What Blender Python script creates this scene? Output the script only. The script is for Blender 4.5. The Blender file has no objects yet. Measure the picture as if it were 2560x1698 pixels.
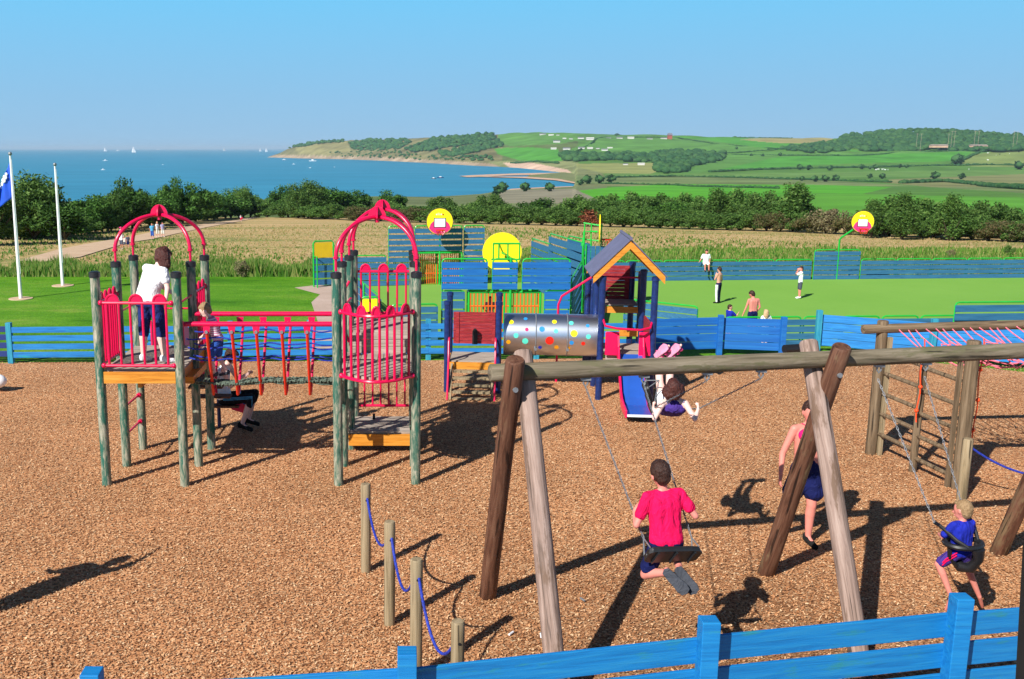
import bpy, bmesh, math, random
import numpy as np
from mathutils import Vector, Matrix, Quaternion
R = math.radians
random.seed(7); rng = np.random.default_rng(7)
sc = bpy.context.scene; col = sc.collection
# ------------------------------------------------------------------ camera
F = 2460.0; CX = 1000.0; CY = 849.0; PT = math.atan2(849-371, 2460.0); H = 4.4
cam = bpy.data.cameras.new("camera"); camo = bpy.data.objects.new("camera", cam); col.objects.link(camo)
camo.location = (0, 0, H); camo.rotation_euler = (math.pi/2-PT, 0, 0)
cam.sensor_fit = 'HORIZONTAL'; cam.sensor_width = 36; cam.lens = 36*F/2560; cam.shift_x = (1280-CX)/2560
cam.clip_start = 0.1; cam.clip_end = 200000
sc.camera = camo
# ------------------------------------------------------------------ sky and sun
SUN_EL = R(37.0); SHD = Vector((.63, .777)).normalized()
w = bpy.data.worlds.new("World"); sc.world = w; w.use_nodes = True
nt = w.node_tree; bg = nt.nodes['Background']
sky = nt.nodes.new('ShaderNodeTexSky'); sky.sky_type = 'NISHITA'; sky.sun_disc = False
sky.sun_elevation = SUN_EL; sky.sun_rotation = math.atan2(-SHD.x, -SHD.y); sky.altitude = 0
sky.air_density = 1.0; sky.dust_density = 0.0; sky.ozone_density = 4.0
# clear summer air: Nishita overhead, blending to the pale cyan and then periwinkle band that lies above the sea
tcw = nt.nodes.new('ShaderNodeTexCoord'); sxw = nt.nodes.new('ShaderNodeSeparateXYZ'); nt.links.new(tcw.outputs['Generated'], sxw.inputs[0])
band = nt.nodes.new('ShaderNodeValToRGB'); e = band.color_ramp.elements; e.new(.5); e.new(.25)
for i_, (p_, c_) in enumerate([(0, (.33, .56, .79)), (.05, (.28, .56, .83)), (.14, (.19, .60, .95)), (.32, (.08, .27, .55))]): e[i_].position = p_; e[i_].color = (c_[0], c_[1], c_[2], 1)
nt.links.new(sxw.outputs[2], band.inputs['Fac'])
scl = nt.nodes.new('ShaderNodeVectorMath'); scl.operation = 'SCALE'; scl.inputs['Scale'].default_value = 8.3; nt.links.new(band.outputs[0], scl.inputs[0])
mrw = nt.nodes.new('ShaderNodeMapRange'); mrw.inputs[1].default_value = .2; mrw.inputs[2].default_value = .45; nt.links.new(sxw.outputs[2], mrw.inputs[0])
mxs = nt.nodes.new('ShaderNodeMix'); mxs.data_type = 'RGBA'; nt.links.new(mrw.outputs[0], mxs.inputs[0]); nt.links.new(scl.outputs[0], mxs.inputs[6]); dk = nt.nodes.new('ShaderNodeVectorMath'); dk.operation = 'SCALE'; dk.inputs['Scale'].default_value = .5; nt.links.new(sky.outputs[0], dk.inputs[0]); nt.links.new(dk.outputs[0], mxs.inputs[7])
nt.links.new(mxs.outputs[2], bg.inputs[0]); bg.inputs[1].default_value = 0.085
sl = bpy.data.lights.new("sun", 'SUN'); sl.energy = 5.0; sl.angle = R(0.5); sl.color = (1, .955, .88)
so = bpy.data.objects.new("sun", sl); col.objects.link(so)
sd = Vector((SHD.x*math.cos(SUN_EL), SHD.y*math.cos(SUN_EL), -math.sin(SUN_EL)))
so.rotation_euler = sd.to_track_quat('-Z', 'Y').to_euler()
sc.view_settings.view_transform = 'Standard'; sc.view_settings.look = 'None'; sc.view_settings.exposure = 0.5; sc.view_settings.gamma = 1
sc.render.engine = 'CYCLES'
sc.cycles.max_bounces = 5; sc.cycles.transparent_max_bounces = 6
# ------------------------------------------------------------------ surveying helpers (pixels of a 2364 px wide view -> points)
S = 2560/2364; CP = math.cos(PT); SP = math.sin(PT)
def ray(x, y):
    u = (x*S-CX)/F; v = (y*S-CY)/F
    return (u, CP-SP*v, -(SP+CP*v))
def G(x, y, z=0.0):
    r = ray(x, y); t = (z-H)/r[2]; return Vector((r[0]*t, r[1]*t, z))
def D(x, y, Y):
    r = ray(x, y); t = Y/r[1]; return Vector((r[0]*t, Y, H+r[2]*t))
# ------------------------------------------------------------------ mesh helpers
def V(*a): return Vector(a)
class MB:
    def __init__(s): s.v = []; s.f = []
    def add(s, vs, fs):
        n = len(s.v); s.v += [tuple(v) for v in vs]; s.f += [tuple(i+n for i in f) for f in fs]; return s
    def box(s, c, size, M=None):
        x, y, z = [k/2 for k in size]; vs = [V(a, b, d) for a in (-x, x) for b in (-y, y) for d in (-z, z)]
        if M is not None: vs = [M @ v for v in vs]
        c = Vector(c)
        return s.add([v+c for v in vs], [(0, 1, 3, 2), (4, 6, 7, 5), (0, 4, 5, 1), (2, 3, 7, 6), (0, 2, 6, 4), (1, 5, 7, 3)])
    def beam(s, p0, p1, wd, ht, up=(0, 0, 1)):      # rectangular bar
        p0 = Vector(p0); p1 = Vector(p1); d = (p1-p0); L = d.length; d.normalize(); up = Vector(up)
        if abs(d.dot(up)) > .98: up = V(0, 1, 0)
        sd_ = d.cross(up).normalized(); u = sd_.cross(d).normalized()
        M = Matrix((d, sd_, u)).transposed()
        return s.box((p0+p1)/2, (L, wd, ht), M)
    def tube(s, pts, r, n=8, r1=None, closed=False, caps=True):
        pts = [Vector(p) for p in pts]; m = len(pts); rings = []; prev = None
        rs = [r + ((r1-r)*i/(m-1) if r1 is not None else 0) for i in range(m)] if not isinstance(r, (list, tuple)) else r
        for i, p in enumerate(pts):
            if closed: t = pts[(i+1) % m]-pts[i-1]
            else: t = pts[min(i+1, m-1)]-pts[max(i-1, 0)]
            if t.length < 1e-9: t = V(0, 0, 1)
            t.normalize()
            if prev is None: a = V(0, 0, 1) if abs(t.z) < .9 else V(1, 0, 0); a = (a-t*a.dot(t)).normalized()
            else: a = (prev-t*prev.dot(t)); a = a.normalized() if a.length > 1e-6 else t.orthogonal().normalized()
            prev = a; b = t.cross(a)
            rings.append([p+(a*math.cos(2*math.pi*k/n)+b*math.sin(2*math.pi*k/n))*rs[i] for k in range(n)])
        vs = [q for rg in rings for q in rg]; fs = []
        for i in range(m if closed else m-1):
            j = (i+1) % m
            for k in range(n): fs.append((i*n+k, i*n+(k+1) % n, j*n+(k+1) % n, j*n+k))
        if caps and not closed: fs.append(tuple(range(n))[::-1]); fs.append(tuple((m-1)*n+k for k in range(n)))
        return s.add(vs, fs)
    def ball(s, c, r, n=10, m=7, M=None):
        c = Vector(c); r = (r, r, r) if not hasattr(r, '__len__') else r; vs = []; fs = []
        for i in range(1, m):
            th = math.pi*i/m
            for k in range(n):
                ph = 2*math.pi*k/n; vs.append(V(math.sin(th)*math.cos(ph)*r[0], math.sin(th)*math.sin(ph)*r[1], math.cos(th)*r[2]))
        vs += [V(0, 0, r[2]), V(0, 0, -r[2])]; T = len(vs)-2
        for i in range(m-2):
            for k in range(n): fs.append((i*n+k, (i+1)*n+k, (i+1)*n+(k+1) % n, i*n+(k+1) % n))
        for k in range(n): fs.append((T, k, (k+1) % n)); fs.append((T+1, (m-2)*n+(k+1) % n, (m-2)*n+k))
        if M is not None: vs = [M @ v for v in vs]
        return s.add([v+c for v in vs], fs)
    def cap(s, a, b, ra, rb=None, n=10):            # round cone
        rb = ra if rb is None else rb; a = Vector(a); b = Vector(b)
        s.ball(a, ra, n, 8); s.ball(b, rb, n, 8)
        if (b-a).length > 1e-4: s.tube([a, b], ra, n, rb)
        return s
    def prism(s, poly, vec):                        # poly: list of 3d points, extruded by vec
        n = len(poly); vec = Vector(vec); p = [Vector(q) for q in poly]
        return s.add(p+[q+vec for q in p], [tuple(range(n))[::-1], tuple(range(n, 2*n))]+[(i, (i+1) % n, n+(i+1) % n, n+i) for i in range(n)])
    def quad(s, *p): return s.add(p, [tuple(range(len(p)))])
def mkobj(name, verts, faces, mat, parent=None, smooth=True, ang=40, origin=None):
    me = bpy.data.meshes.new(name)
    o = bpy.data.objects.new(name, me); col.objects.link(o)
    off = root_loc(parent) if parent else (Vector(origin) if origin is not None else V(0, 0, 0))
    me.from_pydata([(v[0]-off[0], v[1]-off[1], v[2]-off[2]) for v in verts], [], faces); me.update()
    if parent: o.parent = parent
    else: o.location = off
    for m in (mat if isinstance(mat, (list, tuple)) else [mat]): me.materials.append(m)
    if smooth:
        me.polygons.foreach_set('use_smooth', [True]*len(me.polygons))
        try: me.set_sharp_from_angle(angle=R(ang))
        except Exception: pass
    return o
def root_loc(p):
    q = V(0, 0, 0)
    while p: q += p.location; p = p.parent
    return q
def build(mb, name, mat, parent=None, smooth=True, origin=None, bev=0):
    o = mkobj(name, mb.v, mb.f, mat, parent, smooth, origin=origin)
    if bev:
        b = o.modifiers.new('bevel', 'BEVEL'); b.width = bev; b.segments = 2; b.limit_method = 'ANGLE'
    return o
def npobj(name, v, f, mat, parent=None, smooth=False):
    me = bpy.data.meshes.new(name); o = bpy.data.objects.new(name, me); col.objects.link(o)
    k = f.shape[1]
    me.vertices.add(len(v)); me.vertices.foreach_set('co', v.astype(np.float32).ravel())
    me.loops.add(f.size); me.loops.foreach_set('vertex_index', f.astype(np.int32).ravel())
    me.polygons.add(len(f)); me.polygons.foreach_set('loop_start', np.arange(0, f.size, k, dtype=np.int32))
    try: me.polygons.foreach_set('loop_total', np.full(len(f), k, dtype=np.int32))
    except Exception: pass
    if smooth: me.polygons.foreach_set('use_smooth', np.ones(len(f), dtype=bool))
    me.update(calc_edges=True); me.validate()
    me.materials.append(mat)
    if parent: o.parent = parent
    return o
def tag(o, label, cat, group=None, kind=None):
    o['label'] = label; o['category'] = cat
    if group: o['group'] = group
    if kind: o['kind'] = kind
    return o
def struct(o, kind='structure', label=None):
    o['kind'] = kind
    if label: o['label'] = label
    return o
def thing(name, label, cat, loc=(0, 0, 0), group=None, rz=0):
    o = bpy.data.objects.new(name, None); col.objects.link(o); o.location = Vector(loc); o.rotation_euler.z = rz
    o.empty_display_size = .2
    return tag(o, label, cat, group)
def copy_tree(o, parent=None):
    c = o.copy(); col.objects.link(c)
    if parent: c.parent = parent
    for ch in list(o.children): copy_tree(ch, c)
    return c
def spar(name, p0, p1, r, mat, parent=None, r1=None, n=14, rough=0.0, cham=True):
    """a log or post with its own axis along local Z (so that grain runs along it)"""
    p0 = Vector(p0); p1 = Vector(p1); d = p1-p0; L = d.length; r1 = r if r1 is None else r1
    pts = []; rs = []; m = 9 if rough else 2
    for i in range(m):
        t = i/(m-1); pts.append(V(rough*math.sin(3*t+r*40), rough*math.cos(4*t+L), t*L)); rs.append(r+(r1-r)*t)
    if cham: pts = [V(pts[0].x, pts[0].y, 0)]+pts+[V(pts[-1].x, pts[-1].y, L+.006)]; rs = [r*.9]+rs+[r1*.88]; pts[1].z = .008; pts[-2].z = L-.01
    mb = MB().tube(pts, rs, n)
    me = bpy.data.meshes.new(name); me.from_pydata(mb.v, [], mb.f); me.materials.append(mat)
    me.polygons.foreach_set('use_smooth', [True]*len(me.polygons)); me.set_sharp_from_angle(angle=R(50))
    o = bpy.data.objects.new(name, me); col.objects.link(o)
    o.rotation_mode = 'QUATERNION'; o.rotation_quaternion = d.to_track_quat('Z', 'Y')
    off = root_loc(parent) if parent else V(0, 0, 0)
    if parent: o.parent = parent
    o.location = p0-off
    return o
# ------------------------------------------------------------------ materials
def newmat(name):
    m = bpy.data.materials.new(name); m.use_nodes = True; t = m.node_tree
    return m, t, t.nodes['Principled BSDF'], t.nodes.new, t.links.new
def c4(c): return (c[0], c[1], c[2], 1)
def plain(name, c, rough=.5, var=.12, scale=6, metal=0, bump=.0, spec=.5, coat=0):
    m, t, b, N, L = newmat(name); tc = N('ShaderNodeTexCoord'); n = N('ShaderNodeTexNoise'); n.inputs['Scale'].default_value = scale; n.inputs['Detail'].default_value = 5
    r = N('ShaderNodeValToRGB'); L(tc.outputs['Object'], n.inputs['Vector']); L(n.outputs['Fac'], r.inputs['Fac'])
    r.color_ramp.elements[0].position = .3; r.color_ramp.elements[1].position = .7
    r.color_ramp.elements[0].color = c4([k*(1-var) for k in c]); r.color_ramp.elements[1].color = c4([min(1, k*(1+var)) for k in c])
    L(r.outputs[0], b.inputs['Base Color']); b.inputs['Roughness'].default_value = rough; b.inputs['Metallic'].default_value = metal
    b.inputs['Specular IOR Level'].default_value = spec; b.inputs['Coat Weight'].default_value = coat
    if bump:
        bp = N('ShaderNodeBump'); bp.inputs['Strength'].default_value = bump; bp.inputs['Distance'].default_value = .01
        n2 = N('ShaderNodeTexNoise'); n2.inputs['Scale'].default_value = scale*8; L(tc.outputs['Object'], n2.inputs['Vector']); L(n2.outputs['Fac'], bp.inputs['Height']); L(bp.outputs[0], b.inputs['Normal'])
    return m
def wood(name, cols, pos, sc3=(30, 30, 2.5), scale=1.0, rough=.75, bump=.35, patch=None, cracks=0, dist=0.6):
    """grain stretched along one local axis; optional patch=(colour, threshold, scale3) for worn paint or damp"""
    m, t, b, N, L = newmat(name); tc = N('ShaderNodeTexCoord'); mp = N('ShaderNodeMapping'); mp.inputs['Scale'].default_value = sc3
    L(tc.outputs['Object'], mp.inputs['Vector'])
    oi = N('ShaderNodeObjectInfo'); ad = N('ShaderNodeVectorMath'); ad.operation = 'SCALE'; ad.inputs['Scale'].default_value = 40
    cb = N('ShaderNodeCombineXYZ'); L(oi.outputs['Random'], cb.inputs[0]); L(oi.outputs['Random'], cb.inputs[1]); L(cb.outputs[0], ad.inputs[0]); L(ad.outputs[0], mp.inputs['Location'])
    n = N('ShaderNodeTexNoise'); n.inputs['Scale'].default_value = scale; n.inputs['Detail'].default_value = 6; n.inputs['Roughness'].default_value = .65; n.inputs['Distortion'].default_value = dist
    L(mp.outputs[0], n.inputs['Vector'])
    r = N('ShaderNodeValToRGB'); e = r.color_ramp.elements
    while len(e) < len(cols): e.new(.5)
    for i, (c, p) in enumerate(zip(cols, pos)): e[i].position = p; e[i].color = c4(c)
    L(n.outputs['Fac'], r.inputs['Fac']); out = r.outputs[0]
    if patch:
        pc, th, ps = patch; mp2 = N('ShaderNodeMapping'); mp2.inputs['Scale'].default_value = ps; L(tc.outputs['Object'], mp2.inputs['Vector']); L(ad.outputs[0], mp2.inputs['Location'])
        n2 = N('ShaderNodeTexNoise'); n2.inputs['Scale'].default_value = 1; n2.inputs['Detail'].default_value = 5; n2.inputs['Roughness'].default_value = .7; L(mp2.outputs[0], n2.inputs['Vector'])
        mr = N('ShaderNodeMapRange'); mr.inputs[1].default_value = th-.04; mr.inputs[2].default_value = th+.04; L(n2.outputs['Fac'], mr.inputs[0])
        mx = N('ShaderNodeMix'); mx.data_type = 'RGBA'; L(mr.outputs[0], mx.inputs[0]); L(out, mx.inputs[6]); mx.inputs[7].default_value = c4(pc); out = mx.outputs[2]
    if cracks:
        mp3 = N('ShaderNodeMapping'); mp3.inputs['Scale'].default_value = [q*cracks for q in sc3]; L(tc.outputs['Object'], mp3.inputs['Vector']); L(ad.outputs[0], mp3.inputs['Location'])
        n3 = N('ShaderNodeTexNoise'); n3.inputs['Scale'].default_value = 1; n3.inputs['Detail'].default_value = 3; n3.inputs['Distortion'].default_value = .3; L(mp3.outputs[0], n3.inputs['Vector'])
        m3 = N('ShaderNodeMapRange'); m3.inputs[1].default_value = .335; m3.inputs[2].default_value = .385; m3.inputs[3].default_value = .25; m3.inputs[4].default_value = 1; L(n3.outputs['Fac'], m3.inputs[0])
        h3 = N('ShaderNodeHueSaturation'); L(out, h3.inputs['Color']); L(m3.outputs[0], h3.inputs['Value']); out = h3.outputs[0]
    L(out, b.inputs['Base Color']); b.inputs['Roughness'].default_value = rough; b.inputs['Specular IOR Level'].default_value = .3
    bp = N('ShaderNodeBump'); bp.inputs['Strength'].default_value = bump; bp.inputs['Distance'].default_value = .01; L(n.outputs['Fac'], bp.inputs['Height']); L(bp.outputs[0], b.inputs['Normal'])
    return m
def leafmat(name, cols, rough=.6, trans=.25):
    m, t, b, N, L = newmat(name); g = N('ShaderNodeNewGeometry'); r = N('ShaderNodeValToRGB'); e = r.color_ramp.elements
    while len(e) < len(cols): e.new(.5)
    for i, c in enumerate(cols): e[i].position = i/(len(cols)-1) if len(cols) > 1 else 0; e[i].color = c4(c)
    oi = N('ShaderNodeObjectInfo'); hs_ = N('ShaderNodeHueSaturation'); mr = N('ShaderNodeMapRange'); mr.inputs[3].default_value = .8; mr.inputs[4].default_value = 1.2
    L(oi.outputs['Random'], mr.inputs[0]); L(mr.outputs[0], hs_.inputs['Value'])
    L(g.outputs['Random Per Island'], r.inputs['Fac']); L(r.outputs[0], hs_.inputs['Color']); L(hs_.outputs[0], b.inputs['Base Color']); b.inputs['Roughness'].default_value = rough; b.inputs['Specular IOR Level'].default_value = .2
    tr = N('ShaderNodeBsdfTranslucent'); L(hs_.outputs[0], tr.inputs[0]); mx = N('ShaderNodeMixShader'); mx.inputs[0].default_value = trans
    L(b.outputs[0], mx.inputs[1]); L(tr.outputs[0], mx.inputs[2]); L(mx.outputs[0], t.nodes['Material Output'].inputs[0])
    return m
M = {}
M['red'] = plain('red_paint', (.70, .004, .07), .28, .08, 3)
M['red2'] = plain('orange_red_paint', (.72, .03, .012), .35, .08, 3)
M['pinkplastic'] = plain('pink_plastic', (.78, .006, .085), .3, .05, 3)
M['chuteblue'] = plain('blue_chute', (.02, .09, .42), .25, .1, 4)
M['black'] = plain('black_rubber', (.012, .012, .014), .45, .2, 12)
M['blackcap'] = plain('black_cap', (.015, .017, .02), .4, .2, 12)
M['darkframe'] = plain('dark_frame', (.006, .007, .005), .6, .2, 12)
M['green'] = plain('green_paint', (.015, .42, .05), .3, .1, 3)
M['yellow'] = plain('yellow_panel', (.95, .78, .01), .4, .04, 3)
M['ochre'] = plain('ochre_panel', (.68, .42, .01), .5, .06, 3)
M['magenta'] = plain('magenta_paint', (.75, .03, .2), .4, .04, 3)
M['white'] = plain('white_paint', (.82, .82, .84), .4, .03, 3)
M['orange_bar'] = plain('orange_bars', (.8, .12, .015), .4, .08, 3)
M['steel'] = plain('galvanised_steel', (.26, .28, .30), .45, .2, 20, metal=.5)
M['chainsteel'] = plain('dull_chain', (.16, .17, .19), .5, .25, 30, metal=.3)
M['brushed'] = plain('brushed_steel', (.70, .76, .86), .34, .04, 4, metal=1.0)  # base colour tinted blue to show the sky reflected in the tunnel
M['postgreen'] = wood('weathered_green_post', [(.02, .07, .05), (.07, .14, .10), (.24, .25, .18), (.44, .41, .33)], [.3, .42, .52, .68], (26, 26, 5), 1, .7, .4, patch=((.025, .12, .085), .56, (9, 9, 2.2)))
M['navy'] = plain('navy_post', (.008, .025, .12), .35, .35, 14, bump=.2)
M['orangewood'] = wood('varnished_board', [(.42, .15, .015), (.62, .25, .03), (.72, .33, .06)], [.3, .5, .75], (2, 30, 30), 1, .45, .15)
M['deck'] = wood('deck_boards', [(.20, .16, .13), (.36, .30, .25), (.50, .43, .37)], [.3, .5, .75], (2.5, 30, 30), 1, .8, .3)
M['redboard'] = wood('red_boards', [(.14, .01, .015), (.30, .018, .025), (.46, .08, .08)], [.3, .5, .78], (2.5, 40, 40), 1, .65, .3)
M['brownwood'] = wood('reddish_brown_log', [(.035, .014, .008), (.115, .048, .028), (.20, .105, .065)], [.3, .5, .75], (26, 26, 2.2), 1, .65, .6, cracks=.7, patch=((.17, .11, .06), .60, (5, 5, 1.2)))
M['palewood'] = wood('weathered_pale_log', [(.09, .06, .045), (.29, .20, .165), (.46, .35, .30)], [.28, .5, .76], (24, 24, 1.3), 1, .8, .8, cracks=.7, patch=((.16, .10, .07), .58, (7, 7, 1.6)))
M['beamwood'] = wood('grey_green_beam', [(.055, .045, .025), (.17, .14, .095), (.32, .27, .20)], [.28, .5, .78], (20, 20, 1.6), 1, .8, .8, cracks=.8, patch=((.13, .12, .065), .56, (8, 8, 2)))
M['bollwood'] = wood('bollard_wood', [(.11, .085, .045), (.29, .22, .13), (.40, .32, .21)], [.28, .5, .76], (34, 34, 1.4), 1, .8, .6, cracks=.6)
M['framewood'] = wood('climbing_frame_wood', [(.06, .04, .022), (.16, .11, .065), (.27, .20, .13)], [.28, .5, .76], (30, 30, 1.6), 1, .8, .6, cracks=.7)
M['bluefence'] = wood('blue_fence_board', [(.010, .12, .34), (.018, .19, .52), (.03, .27, .60)], [.3, .5, .75], (1.6, 28, 28), 1, .6, .25, patch=((.02, .30, .40), .66, (1.5, 4, 6)))
M['bluenear'] = wood('blue_stained_board', [(.004, .13, .38), (.006, .19, .50), (.03, .27, .50)], [.3, .52, .85], (1.5, 22, 30), 1, .6, .5, patch=((.02, .22, .30), .62, (1.2, 5, 6)))
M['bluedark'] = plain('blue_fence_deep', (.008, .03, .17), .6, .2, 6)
M['teal'] = wood('teal_blue_post', [(.01, .16, .30), (.03, .28, .42), (.07, .36, .42)], [.3, .5, .75], (24, 24, 2), 1, .6, .3)
M['muga'] = wood('slate_blue_board', [(.02, .09, .20), (.03, .13, .27), (.045, .17, .31)], [.3, .5, .75], (.7, 12, 12), 1, .6, .15)
M['muganear'] = wood('bright_blue_board', [(.008, .09, .34), (.012, .13, .44), (.02, .19, .50)], [.3, .5, .75], (.7, 12, 12), 1, .6, .15)
M['roof'] = plain('slate_roof', (.13, .12, .20), .5, .12, 5)
M['rope_blue'] = plain('blue_rope', (.01, .03, .32), .7, .5, 60)
M['rope_dark'] = plain('dark_green_rope', (.09, .12, .09), .8, .8, 50)
M['rope_pink'] = plain('pink_rope', (.78, .16, .22), .7, .3, 40)
M['rope_orange'] = plain('orange_rope', (.85, .07, .01), .6, .2, 40)
M['white_metal'] = plain('white_metal', (.85, .85, .87), .3, .03, 3)
# bark chips ground
def chipmat():
    m, t, b, N, L = newmat('bark_chips'); tc = N('ShaderNodeTexCoord')
    vo = N('ShaderNodeTexVoronoi'); vo.inputs['Scale'].default_value = 70; vo.inputs['Randomness'].default_value = 1
    nz = N('ShaderNodeTexNoise'); nz.inputs['Scale'].default_value = 9; nz.inputs['Detail'].default_value = 2
    mixv = N('ShaderNodeVectorMath'); mixv.operation = 'MULTIPLY_ADD'; L(nz.outputs['Color'], mixv.inputs[0]); mixv.inputs[1].default_value = (.06, .06, .06); L(tc.outputs['Object'], mixv.inputs[2])
    L(tc.outputs['Object'], nz.inputs['Vector']); L(mixv.outputs[0], vo.inputs['Vector'])
    sep = N('ShaderNodeSeparateColor'); L(vo.outputs['Color'], sep.inputs[0])
    r = N('ShaderNodeValToRGB'); e = r.color_ramp.elements
    cs = [(0, (.06, .026, .013)), (.15, (.22, .09, .038)), (.34, (.50, .22, .09)), (.66, (.63, .31, .145)), (.93, (.74, .42, .21)), (1, (.90, .68, .42))]
    while len(e) < len(cs): e.new(.5)
    for i, (p, c) in enumerate(cs): e[i].position = p; e[i].color = c4(c)
    L(sep.outputs[0], r.inputs['Fac'])
    n2 = N('ShaderNodeTexNoise'); n2.inputs['Scale'].default_value = .55; n2.inputs['Detail'].default_value = 6; n2.inputs['Roughness'].default_value = .6; L(tc.outputs['Object'], n2.inputs['Vector'])
    mr = N('ShaderNodeMapRange'); mr.inputs[1].default_value = .35; mr.inputs[2].default_value = .68; mr.inputs[3].default_value = 1.08; mr.inputs[4].default_value = .78; L(n2.outputs['Fac'], mr.inputs[0])
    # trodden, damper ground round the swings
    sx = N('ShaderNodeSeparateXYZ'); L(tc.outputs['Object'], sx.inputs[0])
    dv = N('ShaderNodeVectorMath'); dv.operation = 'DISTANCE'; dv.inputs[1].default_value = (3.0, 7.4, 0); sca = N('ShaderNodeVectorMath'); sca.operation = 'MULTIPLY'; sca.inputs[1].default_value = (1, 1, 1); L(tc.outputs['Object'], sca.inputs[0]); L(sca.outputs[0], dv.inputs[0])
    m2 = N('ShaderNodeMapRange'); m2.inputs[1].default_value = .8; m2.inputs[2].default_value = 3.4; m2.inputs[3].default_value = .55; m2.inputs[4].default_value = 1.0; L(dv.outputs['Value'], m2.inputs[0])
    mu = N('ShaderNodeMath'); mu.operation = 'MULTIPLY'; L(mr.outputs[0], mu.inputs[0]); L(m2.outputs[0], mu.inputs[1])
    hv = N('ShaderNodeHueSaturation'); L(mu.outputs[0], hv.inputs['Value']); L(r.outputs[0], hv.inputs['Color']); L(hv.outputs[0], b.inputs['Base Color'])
    b.inputs['Roughness'].default_value = .85; b.inputs['Specular IOR Level'].default_value = .25
    bp = N('ShaderNodeBump'); bp.inputs['Strength'].default_value = .9; bp.inputs['Distance'].default_value = .012; L(sep.outputs[1], bp.inputs['Height']); L(bp.outputs[0], b.inputs['Normal'])
    return m
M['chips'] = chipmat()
M['chipbits'] = leafmat('loose_chips', [(.20, .08, .03), (.50, .215, .09), (.62, .30, .14), (.70, .38, .185), (.86, .60, .36)], .8, 0)
def groundmat(name, stops, sc3, scale, fine=40, bump=.3, extra=None, contrast=1):
    m, t, b, N, L = newmat(name); tc = N('ShaderNodeTexCoord'); mp = N('ShaderNodeMapping'); mp.inputs['Scale'].default_value = sc3; L(tc.outputs['Object'], mp.inputs['Vector'])
    n = N('ShaderNodeTexNoise'); n.inputs['Scale'].default_value = scale; n.inputs['Detail'].default_value = 10; n.inputs['Roughness'].default_value = .68; L(mp.outputs[0], n.inputs['Vector'])
    r = N('ShaderNodeValToRGB'); e = r.color_ramp.elements
    while len(e) < len(stops): e.new(.5)
    for i, (p, c) in enumerate(stops): e[i].position = p; e[i].color = c4(c)
    L(n.outputs['Fac'], r.inputs['Fac'])
    n2 = N('ShaderNodeTexNoise'); n2.inputs['Scale'].default_value = fine; n2.inputs['Detail'].default_value = 3; L(tc.outputs['Object'], n2.inputs['Vector'])
    mr = N('ShaderNodeMapRange'); mr.inputs[1].default_value = .3; mr.inputs[2].default_value = .7; mr.inputs[3].default_value = 1-.3*contrast; mr.inputs[4].default_value = 1+.3*contrast; L(n2.outputs['Fac'], mr.inputs[0])
    hv = N('ShaderNodeHueSaturation'); L(mr.outputs[0], hv.inputs['Value']); L(r.outputs[0], hv.inputs['Color'])
    L(hv.outputs[0], b.inputs['Base Color']); b.inputs['Roughness'].default_value = .9; b.inputs['Specular IOR Level'].default_value = .15
    bp = N('ShaderNodeBump'); bp.inputs['Strength'].default_value = bump; bp.inputs['Distance'].default_value = .05; L(n2.outputs['Fac'], bp.inputs['Height']); L(bp.outputs[0], b.inputs['Normal'])
    return m
M['lawn'] = groundmat('lawn', [(.34, (.04, .145, .003)), (.45, (.07, .215, .006)), (.56, (.105, .26, .012)), (.68, (.18, .28, .035))], (.6, 1.3, 1), .30, 16, .5, contrast=1.1)
M['meadow'] = groundmat('meadow', [(.30, (.12, .18, .035)), (.40, (.26, .25, .08)), (.48, (.44, .32, .14)), (.75, (.56, .38, .20))], (.35, 1, 1), .10, 2.5, .5, contrast=.8)
M['court'] = groundmat('court_surface', [(.3, (.165, .36, .05)), (.7, (.20, .40, .065))], (1, 1, 1), .15, 20, .05, contrast=.15)
M['path'] = groundmat('gravel_path', [(.3, (.50, .34, .22)), (.7, (.62, .46, .32))], (1, 1, 1), .4, 5, .1, contrast=.3)
M['slab'] = groundmat('concrete_path', [(.3, (.42, .31, .25)), (.7, (.52, .40, .34))], (1, 1, 1), .6, 8, .1, contrast=.2)
M['sand'] = groundmat('sand', [(.3, (.50, .30, .20)), (.7, (.62, .42, .30))], (.02, .02, .02), 1, .1, .1, contrast=.3)
M['marsh'] = groundmat('marsh', [(.3, (.13, .17, .06)), (.7, (.22, .23, .10))], (.02, .02, .02), 1, .1, .1, contrast=.3)
M['mud'] = groundmat('mud_flat', [(.3, (.30, .24, .22)), (.7, (.38, .31, .28))], (.02, .02, .02), 1, .1, .1, contrast=.3)
M['house_wall'] = plain('house_wall', (.62, .61, .58), .7, .05, 1)
M['house_roof'] = plain('house_roof', (.16, .15, .19), .7, .1, 1)
M['house_red'] = plain('red_roof', (.35, .08, .05), .7, .1, 1)
M['trunk'] = wood('bark', [(.04, .03, .02), (.10, .08, .055)], [.3, .7], (4, 4, 1), 1, .9, .5)
M['leafA'] = leafmat('leaves_dark', [(.015, .05, .01), (.04, .11, .016), (.075, .18, .03), (.12, .25, .045)], trans=.35)
M['leafB'] = leafmat('leaves_mid', [(.03, .08, .015), (.07, .16, .03), (.115, .22, .045), (.18, .30, .07)], trans=.38)
M['leafR'] = leafmat('leaves_russet', [(.05, .09, .02), (.13, .12, .045), (.17, .12, .06), (.12, .19, .05)], trans=.35)
M['leafRed'] = leafmat('leaves_red', [(.08, .03, .015), (.22, .06, .03), (.30, .11, .05)])
M['leafD'] = leafmat('leaves_dry', [(.14, .11, .06), (.24, .20, .11), (.16, .17, .07)])
M['leafFar'] = leafmat('leaves_far', [(.012, .045, .02), (.03, .09, .03), (.05, .13, .04)])
M['grassG'] = leafmat('tall_green_grass', [(.035, .11, .01), (.075, .19, .02), (.14, .24, .04), (.28, .28, .09)], trans=.3)
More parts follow.
